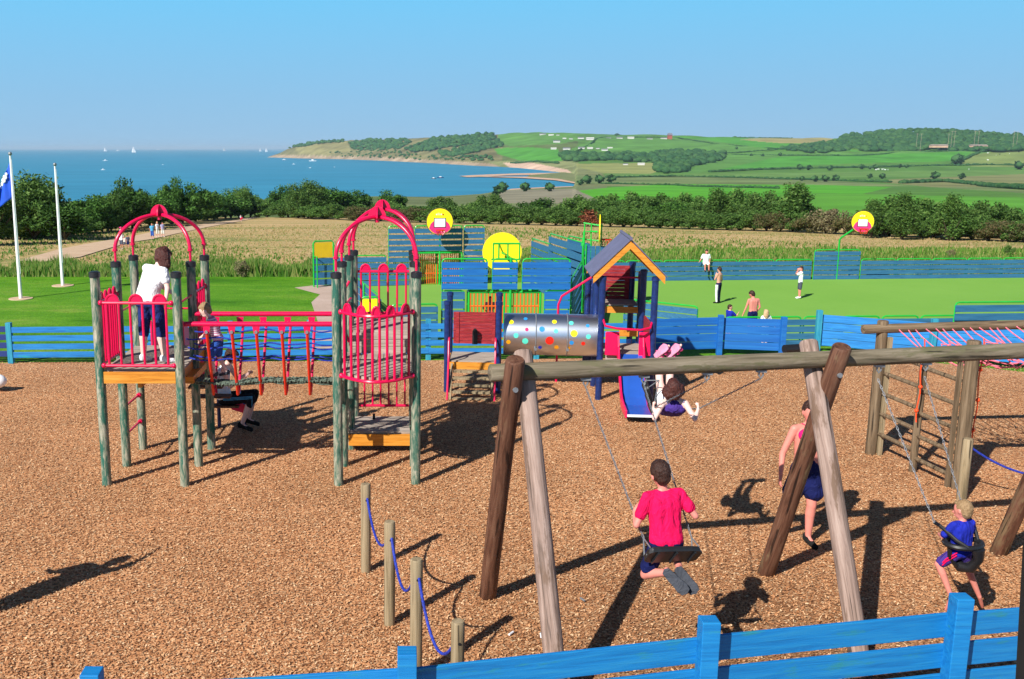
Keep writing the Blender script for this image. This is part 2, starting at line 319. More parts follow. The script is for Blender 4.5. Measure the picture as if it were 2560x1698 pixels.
M['grassY'] = leafmat('dry_meadow_grass', [(.16, .20, .04), (.34, .27, .11), (.46, .32, .16), (.52, .40, .22), (.24, .26, .07)], trans=.3)
# ------------------------------------------------------------------ terrain
SEA = -40.0
def zt(X, Y):
    if Y < 21.7: return -.02
    if Y < 33: return -.02-2.58*(Y-21.7)/11.3
    if Y < 55: return -2.6
    if Y < 232: return -2.6-(Y-55)*.05
    return -11.45-(Y-232)*.0462
def GT(x, y, dz=0.0, f=zt, y0=22, y1=6000, step=1.01):
    r = ray(x, y); Y = y0; pz = None
    while Y < y1:
        X = r[0]/r[1]*Y; zr = H+r[2]/r[1]*Y
        if zr <= f(X, Y)+dz: return V(X, Y, f(X, Y)+dz)
        Y *= step
    return V(r[0]/r[1]*y1, y1, f(r[0]/r[1]*y1, y1))
def GTf(x, y): return GT(x, y, 0, zt, 40, 240, 1.002)
# bark-chip playground
mb = MB(); P = [(-17, -4), (17, -4), (17, 16), (12.0, 19.6), (9.2, 21.3), (8.2, 20.8), (0, 20.3), (-17, 19.9)]
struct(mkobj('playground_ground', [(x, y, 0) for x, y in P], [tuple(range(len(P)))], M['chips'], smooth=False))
# loose chips on top
n = 280000; Y = 5.2+15.0*rng.random(n)**1.35; X = (rng.random(n)*1.12-.47)*(Y*1.06+1.0)
worn = np.exp(-(((X-2.6-.0*Y)/1.3)**2+((Y-7.3)/.9)**2))+np.exp(-(((X-5.2)/.9)**2+((Y-8.2)/.8)**2))+.4*np.exp(-((X+.3)**2+(Y-6.5)**2)); kp = rng.random(n) > worn*.85; X = X[kp]; Y = Y[kp]; n = len(X)
a = rng.random(n)*math.pi*2; L = .006+.010*rng.random(n); W = .0035+.004*rng.random(n); tl = (rng.random((n, 2))-.5)*.9
ux = np.stack([np.cos(a), np.sin(a), tl[:, 0]], 1)*L[:, None]; uy = np.stack([-np.sin(a), np.cos(a), tl[:, 1]], 1)*W[:, None]
c = np.stack([X, Y, .006+.012*rng.random(n)], 1)
v = np.stack([c-ux-uy, c+ux-uy, c+ux+uy, c-ux+uy], 1).reshape(-1, 3); f = np.arange(4*n).reshape(n, 4)
struct(npobj('loose_bark_chips', v, f, M['chipbits']), 'stuff', 'loose tan bark chips scattered over the playground')
# grass ground : lawn then meadow
def sheet(name, ys, xr, mat, dz=0.0, cols=40):
    vs = []; fs = []
    for j, y in enumerate(ys):
        x0, x1 = xr(y)
        for i in range(cols+1):
            x = x0+(x1-x0)*i/cols; vs.append((x, y, zt(x, y)+dz))
    for j in range(len(ys)-1):
        for i in range(cols): q = j*(cols+1)+i; fs.append((q, q+1, q+cols+2, q+cols+1))
    return mkobj(name, vs, fs, mat, smooth=False)
struct(sheet('lawn', [15, 21.7]+[21.7+k*1.13 for k in range(1, 11)]+[33, 55], lambda y: (-1.0*y-20, 1.0*y+20), M['lawn']))
struct(sheet('meadow', [55]+list(range(60, 236, 8)), lambda y: (-1.0*y-20, 1.0*y+20), M['meadow']))
# gravel path through the meadow
def strip(name, L_, R_, mat, dz=.05, sub=8):
    vs = []; fs = []; m = len(L_); k = 0
    for i in range(m-1):
        for t in range(sub if i < m-2 else sub+1):
            u = t/sub; a_ = L_[i].lerp(L_[i+1], u); b_ = R_[i].lerp(R_[i+1], u)
            for w_ in (0, .5, 1): p = a_.lerp(b_, w_); vs.append((p.x, p.y, zt(p.x, p.y)+dz)); 
            k += 1
    for i in range(k-1):
        for j in (0, 1): q = i*3+j; fs.append((q, q+1, q+4, q+3))
    return mkobj(name, vs, fs, mat, smooth=False)
pl = [(40, 604), (140, 576), (230, 559), (300, 548), (345, 538), (400, 529), (470, 518), (545, 509), (585, 500), (588, 490), (592, 480)]
pr_ = [(100, 607), (185, 595), (240, 578), (300, 561), (352, 553), (410, 540), (480, 525), (552, 512), (600, 502), (601, 491), (600, 480)]
struct(strip('path', [GTf(*p) for p in pl], [GTf(*p) for p in pr_], M['path'], .06))
L2 = [V(-7.2, 24, 0), V(-5.2, 36, 0), V(-4.2, 41, 0), V(-5.2, 49.6, 0), V(-4.8, 50.6, 0)]; R2 = [V(-1.6, 24, 0), V(-1.4, 36, 0), V(-1.5, 41, 0), V(-2.2, 49.6, 0), V(-2.4, 50.6, 0)]
# sports court surface and the concrete walk beside it
def slabm(name, P, z, mat): return struct(mkobj(name, [(p[0], p[1], z) for p in P], [tuple(range(len(P)))], mat, smooth=False))
slabm('court_surface', [(1.0, 35.2), (9.5, 35.0), (40, 36.2), (40, 54.6), (8.0, 52.1), (-.7, 50.6), (-2.2, 50.3), (-.5, 36.0)], -2.585, M['court'])
slabm('concrete_path', [(-2.0, 33.2), (-.6, 36.0), (-2.3, 50.3), (-4.3, 50.9), (-5.4, 49.9), (-3.9, 47.5), (-4.1, 45), (-3.4, 40), (-3.2, 36), (-4.2, 33.2)], -2.59, M['slab'])
# ------------------------------------------------------------------ far land (real heights, 0.25 to 5 km away)
xs_ = [600, 620, 645, 665, 700, 740, 790, 860, 920, 1000, 1100, 1150, 1200, 1300, 1420, 1500, 1640, 1750, 1830, 1920, 2000, 2130, 2290, 2364, 2700]
yk_ = [366, 362, 354, 344, 333, 326, 325, 322, 320, 317, 312, 311, 306, 307, 310, 311, 316, 317, 318, 320, 309, 301, 311, 318, 322]
def sky_y(x): return float(np.interp(x, xs_, yk_))
def coast_y(x): return float(np.interp(x, [600, 620, 700, 800, 900, 1000, 1100, 1150, 1200, 1260, 1330], [365, 363.5, 366, 368, 372, 377, 383, 385, 388, 394, 403]))
def near_y(x): return float(np.interp(x, [-200, 600, 880, 1000, 1110, 1170, 1240, 1330], [468, 460, 453, 455, 448, 439, 435, 431]))
def dep(y): r = ray(1000/S, y); return -r[2]/r[1]
def row(y, Yd): return (Yd, H-dep(y)*Yd)
def seaY(y): return (H-SEA)/dep(y)
def profile(x):
    if x < 612:
        Yn = seaY(near_y(x)); return [(228, zt(0, 228)-.3), (300, -15.5), (Yn-40, SEA+1.5), (Yn, SEA), (Yn+60, SEA-4), (9000, SEA-20)]
    if x < 1330:
        Yn = seaY(near_y(x)); Yc = seaY(coast_y(x)); W = float(np.interp(x, [612, 640, 1100, 1330], [80, 260, 800, 1400]))
        yc = coast_y(x); ys = sky_y(x); Ysk = Yc+W; c1 = row(yc-.5*(yc-ys), Yc+.42*W); c0 = row(yc-.14*(yc-ys)-.8, Yc+.1*W); s_ = row(ys, Ysk)
        return [(228, zt(0, 228)-.3), (300, -15.5), (Yn-40, SEA+1.5), (Yn, SEA), (Yn+50, SEA-3), (Yc-40, SEA-3), (Yc, SEA+.3), c0, c1, s_, (Ysk+300, s_[1]-10), (9000, s_[1]-90)]
    e = float(np.interp(x, [1330, 1700, 2000, 2364], [0, 1, 1, 1]))
    Ysk = float(np.interp(x, [1330, 1500, 1900, 2130, 2700], [3130, 3150, 3000, 2600, 2500])); ys = sky_y(x)
    m1 = float(np.interp(x, [1330, 1700, 2000, 2364], [352, 350, 345, 335])); s_ = row(ys, Ysk)
    return [(228, zt(0, 228)-.3), (300, -15), row(457, 450), row(431, 1000), row(406, 1500), row(385, 1850), row(m1+8, 2250), s_, (Ysk+300, s_[1]-12), (9000, s_[1]-120)]
_pc = {}
def hz(X, Y):
    x = (CX+F*(X/Y)/CP)/S      # column index of this bearing
    k = round(x/2)
    if k not in _pc: p = profile(k*2); _pc[k] = ([q[0] for q in p], [q[1] for q in p])
    return float(np.interp(Y, *_pc[k]))
def HT(x, y, y0=300, y1=5600): return GT(x, y, 0, hz, y0, y1, 1.004)
ctr = 0
def inpoly(x, y, P):
    c = np.zeros(x.shape, bool); j = len(P)-1
    for i in range(len(P)):
        xi, yi = P[i]; xj, yj = P[j]
        c ^= ((yi > y) != (yj > y)) & (x < (xj-xi)*(y-yi)/((yj-yi) if yj != yi else 1e-9)+xi); j = i
    return c
cols_ = np.arange(-260, 2760, 2.2); rws = np.concatenate([np.geomspace(228, 900, 40), np.geomspace(910, 5600, 230), [6500, 9000]])
Z = np.zeros((len(rws), len(cols_)))
for i, x in enumerate(cols_):
    p = profile(x); Z[:, i] = np.interp(rws, [q[0] for q in p], [q[1] for q in p])
KK = np.array([1, 2, 3, 2, 1.])/9; Zp = np.pad(Z, ((0, 0), (2, 2)), 'edge'); Z = sum(KK[k]*Zp[:, k:k+Z.shape[1]] for k in range(5))
ratio = (cols_*S-CX)/F*CP; XX = ratio[None, :]*rws[:, None]; YY = np.repeat(rws[:, None], len(cols_), 1)
hill = np.clip((Z-SEA-4)/30, 0, 1)
Z = Z+hill*(2.5*np.sin(XX/61+YY/83)+1.6*np.sin(XX/23-YY/31)+1.2*np.sin(YY/17+XX/40))*.6*np.clip((YY-900)/800, 0, 1)
# where each patch of land appears fixes its field
dz_ = Z-H; dpt = YY*CP-dz_*SP; py = (CY+F*(-dz_*CP-YY*SP)/dpt)/S; px = (CX+F*XX/dpt)/S
nz = (np.sin(XX*.031+YY*.017)+np.sin(XX*.013-YY*.041+1)+np.sin(XX*.087+YY*.063+2))/3
C = np.zeros(Z.shape+(3,)); C[:] = (.09, .20, .035)
def fld(P, c, n_=.12):
    m_ = inpoly(px, py, P)
    C[m_] = np.array(c)*(1+n_*nz[m_])[:, None]
OLV = (.15, .18, .06); BG = (.075, .27, .03); MG = (.10, .24, .045); TAN = (.30, .27, .11); DG = (.035, .085, .035); SCR = (.17, .16, .07); SAND = (.55, .38, .28); GOLD = (.26, .28, .09)
fld([(-400, 300), (1335, 300), (1335, 600), (-400, 600)], (.10, .14, .04), .3)
fld([(1100, 425), (1400, 420), (1400, 500), (900, 500), (900, 452)], (.14, .17, .07), .2)
fld([(600, 300), (1160, 300), (1160, 395), (600, 400)], SCR, .35)
fld([(600, 357), (900, 363), (1180, 381), (1180, 392), (600, 372)], (.33, .25, .17), .3)
fld([(680, 340), (740, 328), (800, 326), (812, 350), (740, 357), (690, 356)], (.24, .22, .09), .3)
fld([(1150, 304), (1350, 306), (1352, 322), (1290, 332), (1180, 338), (1150, 330)], MG)
fld([(1140, 343), (1220, 340), (1288, 345), (1300, 372), (1200, 371), (1150, 356)], BG)
fld([(1350, 305), (1420, 309), (1520, 312), (1490, 318), (1372, 322)], (.09, .21, .05))
fld([(1300, 352), (1370, 322), (1480, 317), (1600, 320), (1790, 345), (1680, 352), (1640, 358), (1560, 350), (1400, 358), (1330, 357)], MG)
fld([(1480, 315), (1620, 316), (1800, 318), (1830, 322), (1990, 350), (1790, 346), (1610, 321)], BG)
fld([(1830, 315), (1930, 318), (1900, 331), (1800, 331), (1700, 322)], TAN)
fld([(1120, 372), (1310, 372), (1340, 378), (1500, 395), (1500, 430), (1300, 430), (1180, 395)], (.20, .22, .09), .3)
fld([(1160, 376), (1220, 374), (1310, 392), (1320, 399), (1180, 391)], SAND, .15)
fld([(1330, 378), (1560, 376), (1530, 392), (1500, 402), (1390, 400), (1330, 385)], GOLD)
fld([(1640, 352), (1790, 348), (2000, 353), (2364, 335), (2700, 335), (2700, 372), (2364, 372), (2000, 372), (1860, 378), (1640, 392), (1610, 400), (1560, 402)], MG)
fld([(1800, 362), (2240, 350), (2230, 372), (1960, 378), (1830, 384), (1640, 396)], BG)
fld([(2210, 380), (2250, 356), (2330, 347), (2700, 345), (2700, 390), (2250, 385)], (.19, .25, .07))
fld([(1390, 400), (1560, 402), (2364, 392), (2700, 390), (2700, 418), (2100, 408), (1700, 412), (1400, 412)], (.12, .23, .05))
fld([(1330, 405), (1600, 408), (1900, 416), (2364, 446), (2700, 450), (2700, 436), (2364, 430), (1700, 430), (1500, 424), (1330, 426)], (.15, .20, .07), .25)
fld([(2060, 414), (2364, 402), (2700, 396), (2700, 432), (2364, 432), (2150, 432), (2020, 420)], (.20, .21, .08), .2)
fld([(1318, 442), (1420, 432), (1560, 425), (1900, 427), (2060, 432), (1980, 450), (1800, 470), (1320, 470)], (.09, .33, .02), .1)
fld([(1880, 446), (2364, 456), (2700, 462), (2700, 520), (1800, 520), (1800, 450)], (.10, .29, .03), .12)
fld([(1160, 440), (1325, 436), (1400, 470), (1100, 470)], (.24, .22, .15), .2)
v = np.stack([XX, YY, Z], 2).reshape(-1, 3); nr, nc = Z.shape
q = (np.arange(nr-1)[:, None]*nc+np.arange(nc-1)[None, :]).ravel(); f = np.stack([q, q+1, q+nc+1, q+nc], 1)
m, t, b, N, L = newmat('far_fields'); at = N('ShaderNodeVertexColor'); at.layer_name = 'field'; tc = N('ShaderNodeTexCoord'); n1 = N('ShaderNodeTexNoise'); n1.inputs['Scale'].default_value = .02; n1.inputs['Detail'].default_value = 8
L(tc.outputs['Object'], n1.inputs['Vector']); mr = N('ShaderNodeMapRange'); mr.inputs[1].default_value = .3; mr.inputs[2].default_value = .7; mr.inputs[3].default_value = .8; mr.inputs[4].default_value = 1.2; L(n1.outputs['Fac'], mr.inputs[0])
hv = N('ShaderNodeHueSaturation'); L(at.outputs['Color'], hv.inputs['Color']); L(mr.outputs[0], hv.inputs['Value']); L(hv.outputs[0], b.inputs['Base Color']); b.inputs['Roughness'].default_value = .95; b.inputs['Specular IOR Level'].default_value = .1
o = npobj('hills', v, f, m, smooth=True); ca = o.data.color_attributes.new('field', 'FLOAT_COLOR', 'POINT')
ca.data.foreach_set('color', np.concatenate([C.reshape(-1, 3), np.ones((nr*nc, 1))], 1).astype(np.float32).ravel()); struct(o)
# sea
m, t, b, N, L = newmat('sea'); b.inputs['Roughness'].default_value = .35; b.inputs['Specular IOR Level'].default_value = .35; b.inputs['IOR'].default_value = 1.33
tc = N('ShaderNodeTexCoord'); mp = N('ShaderNodeMapping'); mp.inputs['Scale'].default_value = (.004, .012, 1); n1 = N('ShaderNodeTexNoise'); n1.inputs['Scale'].default_value = 1; n1.inputs['Detail'].default_value = 9; n1.inputs['Roughness'].default_value = .7
L(tc.outputs['Object'], mp.inputs['Vector']); L(mp.outputs[0], n1.inputs['Vector']); r = N('ShaderNodeValToRGB'); r.color_ramp.elements[0].position = .40; r.color_ramp.elements[0].color = (.007, .17, .29, 1); r.color_ramp.elements[1].position = .60; r.color_ramp.elements[1].color = (.022, .235, .38, 1)
L(n1.outputs['Fac'], r.inputs['Fac']); L(r.outputs[0], b.inputs['Base Color'])
mp2 = N('ShaderNodeMapping'); mp2.inputs['Scale'].default_value = (.25, .6, 1); n2 = N('ShaderNodeTexNoise'); n2.inputs['Scale'].default_value = .3; n2.inputs['Detail'].default_value = 6; L(tc.outputs['Object'], mp2.inputs['Vector']); L(mp2.outputs[0], n2.inputs['Vector'])
bp = N('ShaderNodeBump'); bp.inputs['Strength'].default_value = .6; bp.inputs['Distance'].default_value = .8; L(n2.outputs['Fac'], bp.inputs['Height']); L(bp.outputs[0], b.inputs['Normal']); M['sea'] = m
mb = MB(); mb.quad((-60000, 600, SEA), (60000, 600, SEA), (60000, 60000, SEA), (-60000, 60000, SEA)); struct(build(mb, 'sea', M['sea'], smooth=False))
# sand spits, marsh, mud at the head of the bay
def seapoly(name, P, mat, dz): return struct(mkobj(name, [tuple(G(x, y, SEA+dz)) for x, y in P], [tuple(range(len(P)))], mat, smooth=False))
seapoly('marsh', [(1290, 399), (1395, 396), (1400, 425), (1330, 421), (1290, 413), (1215, 408), (1225, 404)], M['marsh'], .9)
seapoly('beach', [(1060, 406.5), (1090, 404.5), (1150, 402), (1190, 400.5), (1240, 399.5), (1290, 399), (1290, 401), (1225, 404), (1170, 405), (1120, 408), (1080, 409)], M['sand'], .7)
seapoly('beach', [(1090, 407.5), (1215, 408), (1290, 413), (1330, 421), (1325, 423), (1280, 416), (1205, 411)], M['sand'], .95)
seapoly('beach', [(1165, 441), (1180, 436), (1240, 433), (1320, 430), (1335, 434), (1330, 440), (1250, 445), (1180, 446)], M['sand'], 1.5)
# ------------------------------------------------------------------ trees and bushes
def crown_np(n_clump, n_leaf, rx, rz, leaf, seed, shape='tree', z0=.25):
    g = np.random.default_rng(seed); vs = []
    cs = g.normal(size=(n_clump, 3)); cs /= np.linalg.norm(cs, axis=1)[:, None]; cs *= (g.random(n_clump)**.45)[:, None]*.86
    if shape == 'cone': h_ = (cs[:, 2]+1)/2; cs[:, :2] *= (1.15-h_)[:, None]
    cr = .16+.26*g.random(n_clump)
    k = g.integers(0, n_clump, n_leaf); d = g.normal(size=(n_leaf, 3)); d /= np.linalg.norm(d, axis=1)[:, None]
    p = cs[k]+d*(cr[k]*(.45+.75*g.random(n_leaf)**1.5))[:, None]
    p[:, 2] = np.maximum(p[:, 2], -1+.1*g.random(n_leaf))
    p = p*np.array([rx, rx, rz]); p[:, 2] += rz*(1-0)+z0
    a_ = g.normal(size=(n_leaf, 3)); a_ += d*.2; a_ /= np.linalg.norm(a_, axis=1)[:, None]; b_ = np.cross(a_, d+g.normal(size=(n_leaf, 3))*.5); b_ /= np.linalg.norm(b_, axis=1)[:, None]
    s_ = leaf*(.6+.8*g.random(n_leaf))[:, None]
    v_ = np.stack([p-a_*s_, p-b_*s_*.5, p+a_*s_, p+b_*s_*.5], 1).reshape(-1, 3)
    return v_, np.arange(4*n_leaf).reshape(n_leaf, 4)
def make_tree(kind, name, rx, rz, nl, leaf, mat, seed, trunk=1.0, shape='tree', ncl=26, label='', cat='tree'):
    root = thing(name, label, cat)
    v_, f_ = crown_np(ncl, nl, rx, rz, leaf, seed, shape, trunk)
    npobj('crown', v_, f_, mat, root)
    g = random.Random(seed); mb = MB(); hh = trunk+rz
    mb.tube([V(0, 0, -.4), V(.05*rx, 0, trunk*.6), V(0, .04*rx, hh)], [rx*.075, rx*.05, rx*.03], 7)
    for k in range(6):
        a_ = k*1.05+g.random(); z_ = trunk*.7+rz*.25*g.random(); mb.tube([V(0, 0, z_), V(math.cos(a_)*rx*.35, math.sin(a_)*rx*.35, z_+rz*.5), V(math.cos(a_)*rx*.65, math.sin(a_)*rx*.65, z_+rz*.9)], [rx*.04, rx*.025, rx*.012], 5)
    build(mb, 'trunk' if cat == 'tree' else 'stem', M['trunk'], root)
    return root
protos = {
 'oak': make_tree('oak', 'tree', 4.2, 2.9, 8500, .23, M['leafA'], 1, .45),
 'oak2': make_tree('oak', 'tree', 3.6, 3.2, 8000, .23, M['leafA'], 2, .35),
 'green': make_tree('green', 'tree', 3.2, 2.7, 7500, .19, M['leafB'], 3, .15),
 'conif': make_tree('conif', 'tree', 3.0, 4.2, 9500, .19, M['leafB'], 4, .15, 'cone', 34),
 'bush': make_tree('bush', 'shrub', 2.8, 1.7, 6000, .15, M['leafB'], 5, .0, cat='shrub'),
 'russet': make_tree('russet', 'shrub', 3.0, 1.6, 6000, .15, M['leafR'], 6, .0, cat='shrub'),
 'redb': make_tree('redb', 'shrub', 2.2, 1.6, 2600, .18, M['leafRed'], 7, .0, cat='shrub'),
 'dry': make_tree('dry', 'shrub', 2.4, 1.9, 1700, .16, M['leafD'], 8, .0, cat='shrub'),
 'big': make_tree('big', 'tree', 5.5, 4.2, 17000, .21, M['leafB'], 9, .2, ncl=44),
}
used = set()
def plant(kind, p, sc_, rz, label, cat, group):
    pr0 = protos[kind]
    o = pr0 if kind not in used else copy_tree(pr0); used.add(kind)
    o.location = p; o.scale = sc_ if hasattr(sc_, '__len__') else (sc_,)*3; o.rotation_euler.z = rz
    tag(o, label, cat, group); return o
ORD = ['first', 'second', 'third', 'fourth', 'fifth', 'sixth', 'seventh', 'eighth', 'ninth', 'tenth', 'eleventh', 'twelfth', 'thirteenth', 'fourteenth', 'fifteenth', 'sixteenth', 'seventeenth', 'eighteenth', 'nineteenth', 'twentieth', 'twenty-first', 'twenty-second', 'twenty-third', 'twenty-fourth', 'twenty-fifth', 'twenty-sixth', 'twenty-seventh', 'twenty-eighth', 'twenty-ninth', 'thirtieth', 'thirty-first', 'thirty-second', 'thirty-third', 'thirty-fourth', 'thirty-fifth', 'thirty-sixth', 'thirty-seventh', 'thirty-eighth', 'thirty-ninth', 'fortieth']
# (kind, x, y_base, y_top, width) in pixels -> size and place on the ground
def plant_px(kind, x, yb, yt, wd, label, cat, group, back=0):
    p = GTf(x, yb); pr0 = protos[kind]; d_ = p.y*CP-(p.z-H)*SP; mpp = d_/F*S
    if back: p = V(p.x*(1+back/p.y), p.y+back, zt(p.x, p.y+back)); d_ = p.y*CP-(p.z-H)*SP; mpp = d_/F*S
    top = D(x, yt, p.y).z-p.z; base = {'oak': (4.2, 6.25), 'oak2': (3.6, 6.75), 'green': (3.2, 5.55), 'conif': (3.0, 8.55), 'bush': (2.8, 3.4), 'russet': (3.0, 3.2), 'redb': (2.2, 3.2), 'dry': (2.4, 3.8), 'big': (5.5, 8.6)}[kind]
    sx = wd*mpp/2/base[0]; sz = top/base[1]
    return plant(kind, p, (sx, sx, sz), random.random()*6, label, cat, group)
LM = [(60, 'by the leftmost flagpole'), (165, 'right of the bare flagpole'), (260, 'left of the first red dome'), (330, 'behind the first dome, left side'), (430, 'behind the first dome, right side'), (520, 'left of the path gap'), (590, 'beside the path gap'), (740, 'right of the path gap'), (860, 'left of the twin red domes'), (950, 'right of the twin red domes'), (1010, 'behind the white squared hoop board'), (1170, 'above the plain yellow disc'), (1290, 'right of the plain yellow disc'), (1400, 'behind the edge-on hoop board'), (1500, 'above the play house roof'), (1640, 'above the seated boy'), (1760, 'right of the seated boy'), (1850, 'above the boy in long white shirt'), (1940, 'left of the far right hoop'), (2010, 'right of the far right hoop'), (2120, 'well right of the far right hoop'), (2230, 'near the right end of the hedge'), (2400, 'at the right edge')]
def near_lm(x): return min(LM, key=lambda q: abs(q[0]-x))[1]
LC = {}
def lab(desc, x):
    k = (desc, near_lm(x)); LC[k] = LC.get(k, 0)+1; return desc+' '+k[1]
    return desc+' '+k[1]+('' if LC[k] == 1 else ', number '+str(LC[k])+' there')
gt = 'trees of the hedge beyond the meadow'; gs = 'bushes of the hedge beyond the meadow'
for kind, x, yb, yt, wd, ds in [
 ('big', 78, 556, 404, 180, 'large round dark green tree'), ('big', -20, 570, 425, 150, 'broad dark green tree'), ('oak', 200, 545, 452, 120, 'dark green tree'), ('green', 250, 540, 445, 90, 'green tree'),
 ('oak', 308, 530, 414, 92, 'round topped tree standing taller'), ('oak2', 290, 535, 446, 110, 'dark leafy tree'), ('oak', 398, 520, 412, 60, 'tall dark tree'), ('oak', 440, 520, 425, 95, 'round topped tree'), ('oak2', 360, 525, 450, 110, 'dark leafy tree'),
 ('oak2', 500, 508, 444, 90, 'dark green tree'), ('big', 556, 502, 432, 76, 'rounded tree'), ('oak', 470, 512, 446, 90, 'dark leafy tree'), ('oak', 648, 500, 430, 80, 'dark green tree'), ('big', 712, 505, 418, 96, 'tallest round tree'),
 ('oak2', 770, 503, 432, 100, 'dark green tree'), ('oak', 820, 500, 440, 70, 'dark leafy tree'), ('oak', 905, 500, 440, 66, 'round dark tree'), ('green', 1130, 505, 446, 76, 'rounded green tree'), ('green', 1020, 500, 452, 60, 'green leafy tree'),
 ('oak2', 150, 560, 470, 120, 'dark leafy tree'), ('oak2', 1240, 512, 458, 70, 'green tree'), ('green', 1330, 515, 450, 80, 'green tree'), ('green', 1400, 515, 446, 80, 'pale green tree'), ('green', 1460, 515, 442, 80, 'leafy green tree'), ('green', 1520, 518, 446, 80, 'bushy green tree'), ('green', 1590, 520, 444, 80, 'leafy green tree'),
 ('conif', 1650, 524, 436, 70, 'pointed green tree'), ('green', 1710, 526, 434, 90, 'bushy green tree'), ('green', 1760, 530, 440, 80, 'leafy green tree'), ('conif', 1830, 536, 424, 104, 'tall dark pointed tree with russet tips'),
 ('green', 2040, 552, 452, 100, 'leafy green tree'), ('conif', 2080, 556, 446, 80, 'pointed green tree'), ('green', 2140, 556, 456, 110, 'dense green tree'), ('conif', 2190, 558, 450, 80, 'pointed green tree'), ('green', 2240, 558, 462, 100, 'dense green tree'), ('green', 2300, 560, 468, 90, 'bushy green tree'), ('green', 2370, 562, 484, 100, 'dense green tree'), ('conif', 2010, 552, 462, 60, 'slim green tree'), ('green', 2440, 562, 484, 100, 'dense green tree')]:
    plant_px(kind, x, yb, yt, wd*1.18, lab(ds, x), 'tree', gt, back=random.uniform(4, 12) if kind not in ('conif', 'big') else 2)
g = random.Random(3)
for i in range(58):
    x = 622+i*(2400-622)/57+g.uniform(-8, 8)
    if 590 < x < 612: continue
    yb = float(np.interp(x, [600, 900, 1400, 1800, 2364], [501, 512, 524, 535, 560])); ht = float(np.interp(x, [600, 1200, 1700, 2364], [34, 40, 44, 50]))*g.uniform(.75, 1.1)
    kind = g.choice(['bush', 'bush', 'bush', 'russet', 'green'] if x < 1300 else ['bush', 'russet', 'bush', 'green', 'green'])
    if 1340 < x < 1385: kind = 'redb'
    if 1880 < x < 1935: kind = 'dry'; ht = 62
    ds = {'bush': 'bushy green shrub', 'green': 'leafy green shrub', 'russet': 'russet and green shrub', 'redb': 'rust red shrub', 'dry': 'pale half bare shrub'}[kind]
    plant_px(kind, x, yb, yb-ht, g.uniform(66, 96), lab(ds, x), 'shrub', gs)
HS = ([0, 160, 210, 270, 308, 345, 400, 450, 500, 556, 590, 612, 640, 712, 760, 820, 870, 905, 960, 1010, 1130, 1170, 1240, 1400, 1600, 1700, 1760, 1830, 1880, 1950, 2000, 2080, 2364], [430, 475, 455, 440, 430, 450, 430, 440, 460, 450, 478, 470, 445, 435, 445, 456, 462, 455, 465, 462, 456, 466, 466, 456, 456, 444, 452, 440, 470, 478, 474, 458, 492])
for i in range(50):
    x = -10+i*48+g.uniform(-10, 10)
    if 570 < x < 625 or 1880 < x < 1980: continue
    yb = float(np.interp(x, [0, 170, 300, 590, 640, 900, 1400, 1800, 2364], [553, 546, 527, 499, 500, 505, 515, 530, 555])); yt = float(np.interp(x, *HS))+g.uniform(6, 16)
    plant_px(g.choice(['green', 'oak2', 'green']), x, yb, yt, g.uniform(80, 104), lab('rounded hedge tree', x), 'tree', gt, back=g.uniform(3, 7))
for i in range(24):
    x = -30+i*26.5+g.uniform(-8, 8); yb = float(np.interp(x, [0, 170, 300, 590], [553, 546, 527, 498]))
    plant_px(g.choice(['bush', 'oak2', 'green']), x, yb, yb-g.uniform(34, 56), g.uniform(70, 100), lab('low dark leafy shrub', x), 'shrub', gs)
grp_ = {}
for o in col.objects:
    if o.parent is None and o.get('group') in (gt, gs): grp_.setdefault(o['label'], []).append(o)
for l_, os_ in grp_.items():
    if len(os_) > 1:
        os_.sort(key=lambda q: q.location.x/q.location.y); nm_ = ['', '', 'two', 'three', 'four', 'five', 'six'][len(os_)]
        for k, q in enumerate(os_): q['label'] = l_+', '+(['left', 'right'][k] if len(os_) == 2 else ORD[k])+' of '+nm_+' such'
# tall grass along the foot of the meadow and in it
def blades(name, n, place, h0, h1, wd, mat, label, lean=.35):
    X, Y, Zg, hs_ = place(n); hh = (h0+(h1-h0)*rng.random(n))*hs_; a = rng.random(n)*2*math.pi; ln = lean*hh*(rng.random(n)+.2)
    ww = wd*(.6+.8*rng.random(n)); ca_, sa_ = np.cos(a), np.sin(a)
    p0 = np.stack([X-ww*ca_, Y-ww*sa_*.3, Zg-.03], 1); p1 = np.stack([X+ww*ca_, Y+ww*sa_*.3, Zg-.03], 1); b_ = rng.random(n)*2*math.pi
    p2 = np.stack([X+ln*np.cos(b_), Y+ln*np.sin(b_), Zg+hh], 1)
    v = np.stack([p0, p1, p2], 1).reshape(-1, 3)
    return struct(npobj(name, v, np.arange(3*n).reshape(n, 3), mat), 'stuff', label)
ztv = np.vectorize(zt)
def clump(X, Y, k=.35): return .55+.45*np.sin(X*k+1.3*np.sin(Y*.6))*np.sin(X*k*2.3+Y)+.25*np.sin(X*k*6)
def onpath(X, Y):   # keep the blades off the path
    px_ = [p.y for p in PL]; return (X > np.interp(Y, px_, [p.x for p in PL])-.3) & (X < np.interp(Y, px_, [p.x for p in PR])+.3)
PL = [GTf(*p) for p in pl]; PR = [GTf(*p) for p in pr_]; srt = sorted(range(len(PL)), key=lambda i: PL[i].y); PL = [PL[i] for i in srt]; PR2 = sorted(PR, key=lambda p: p.y)
PLs = np.array([[p.x, p.y] for p in PL]); PRs = np.array([[p.x, p.y] for p in PR2])
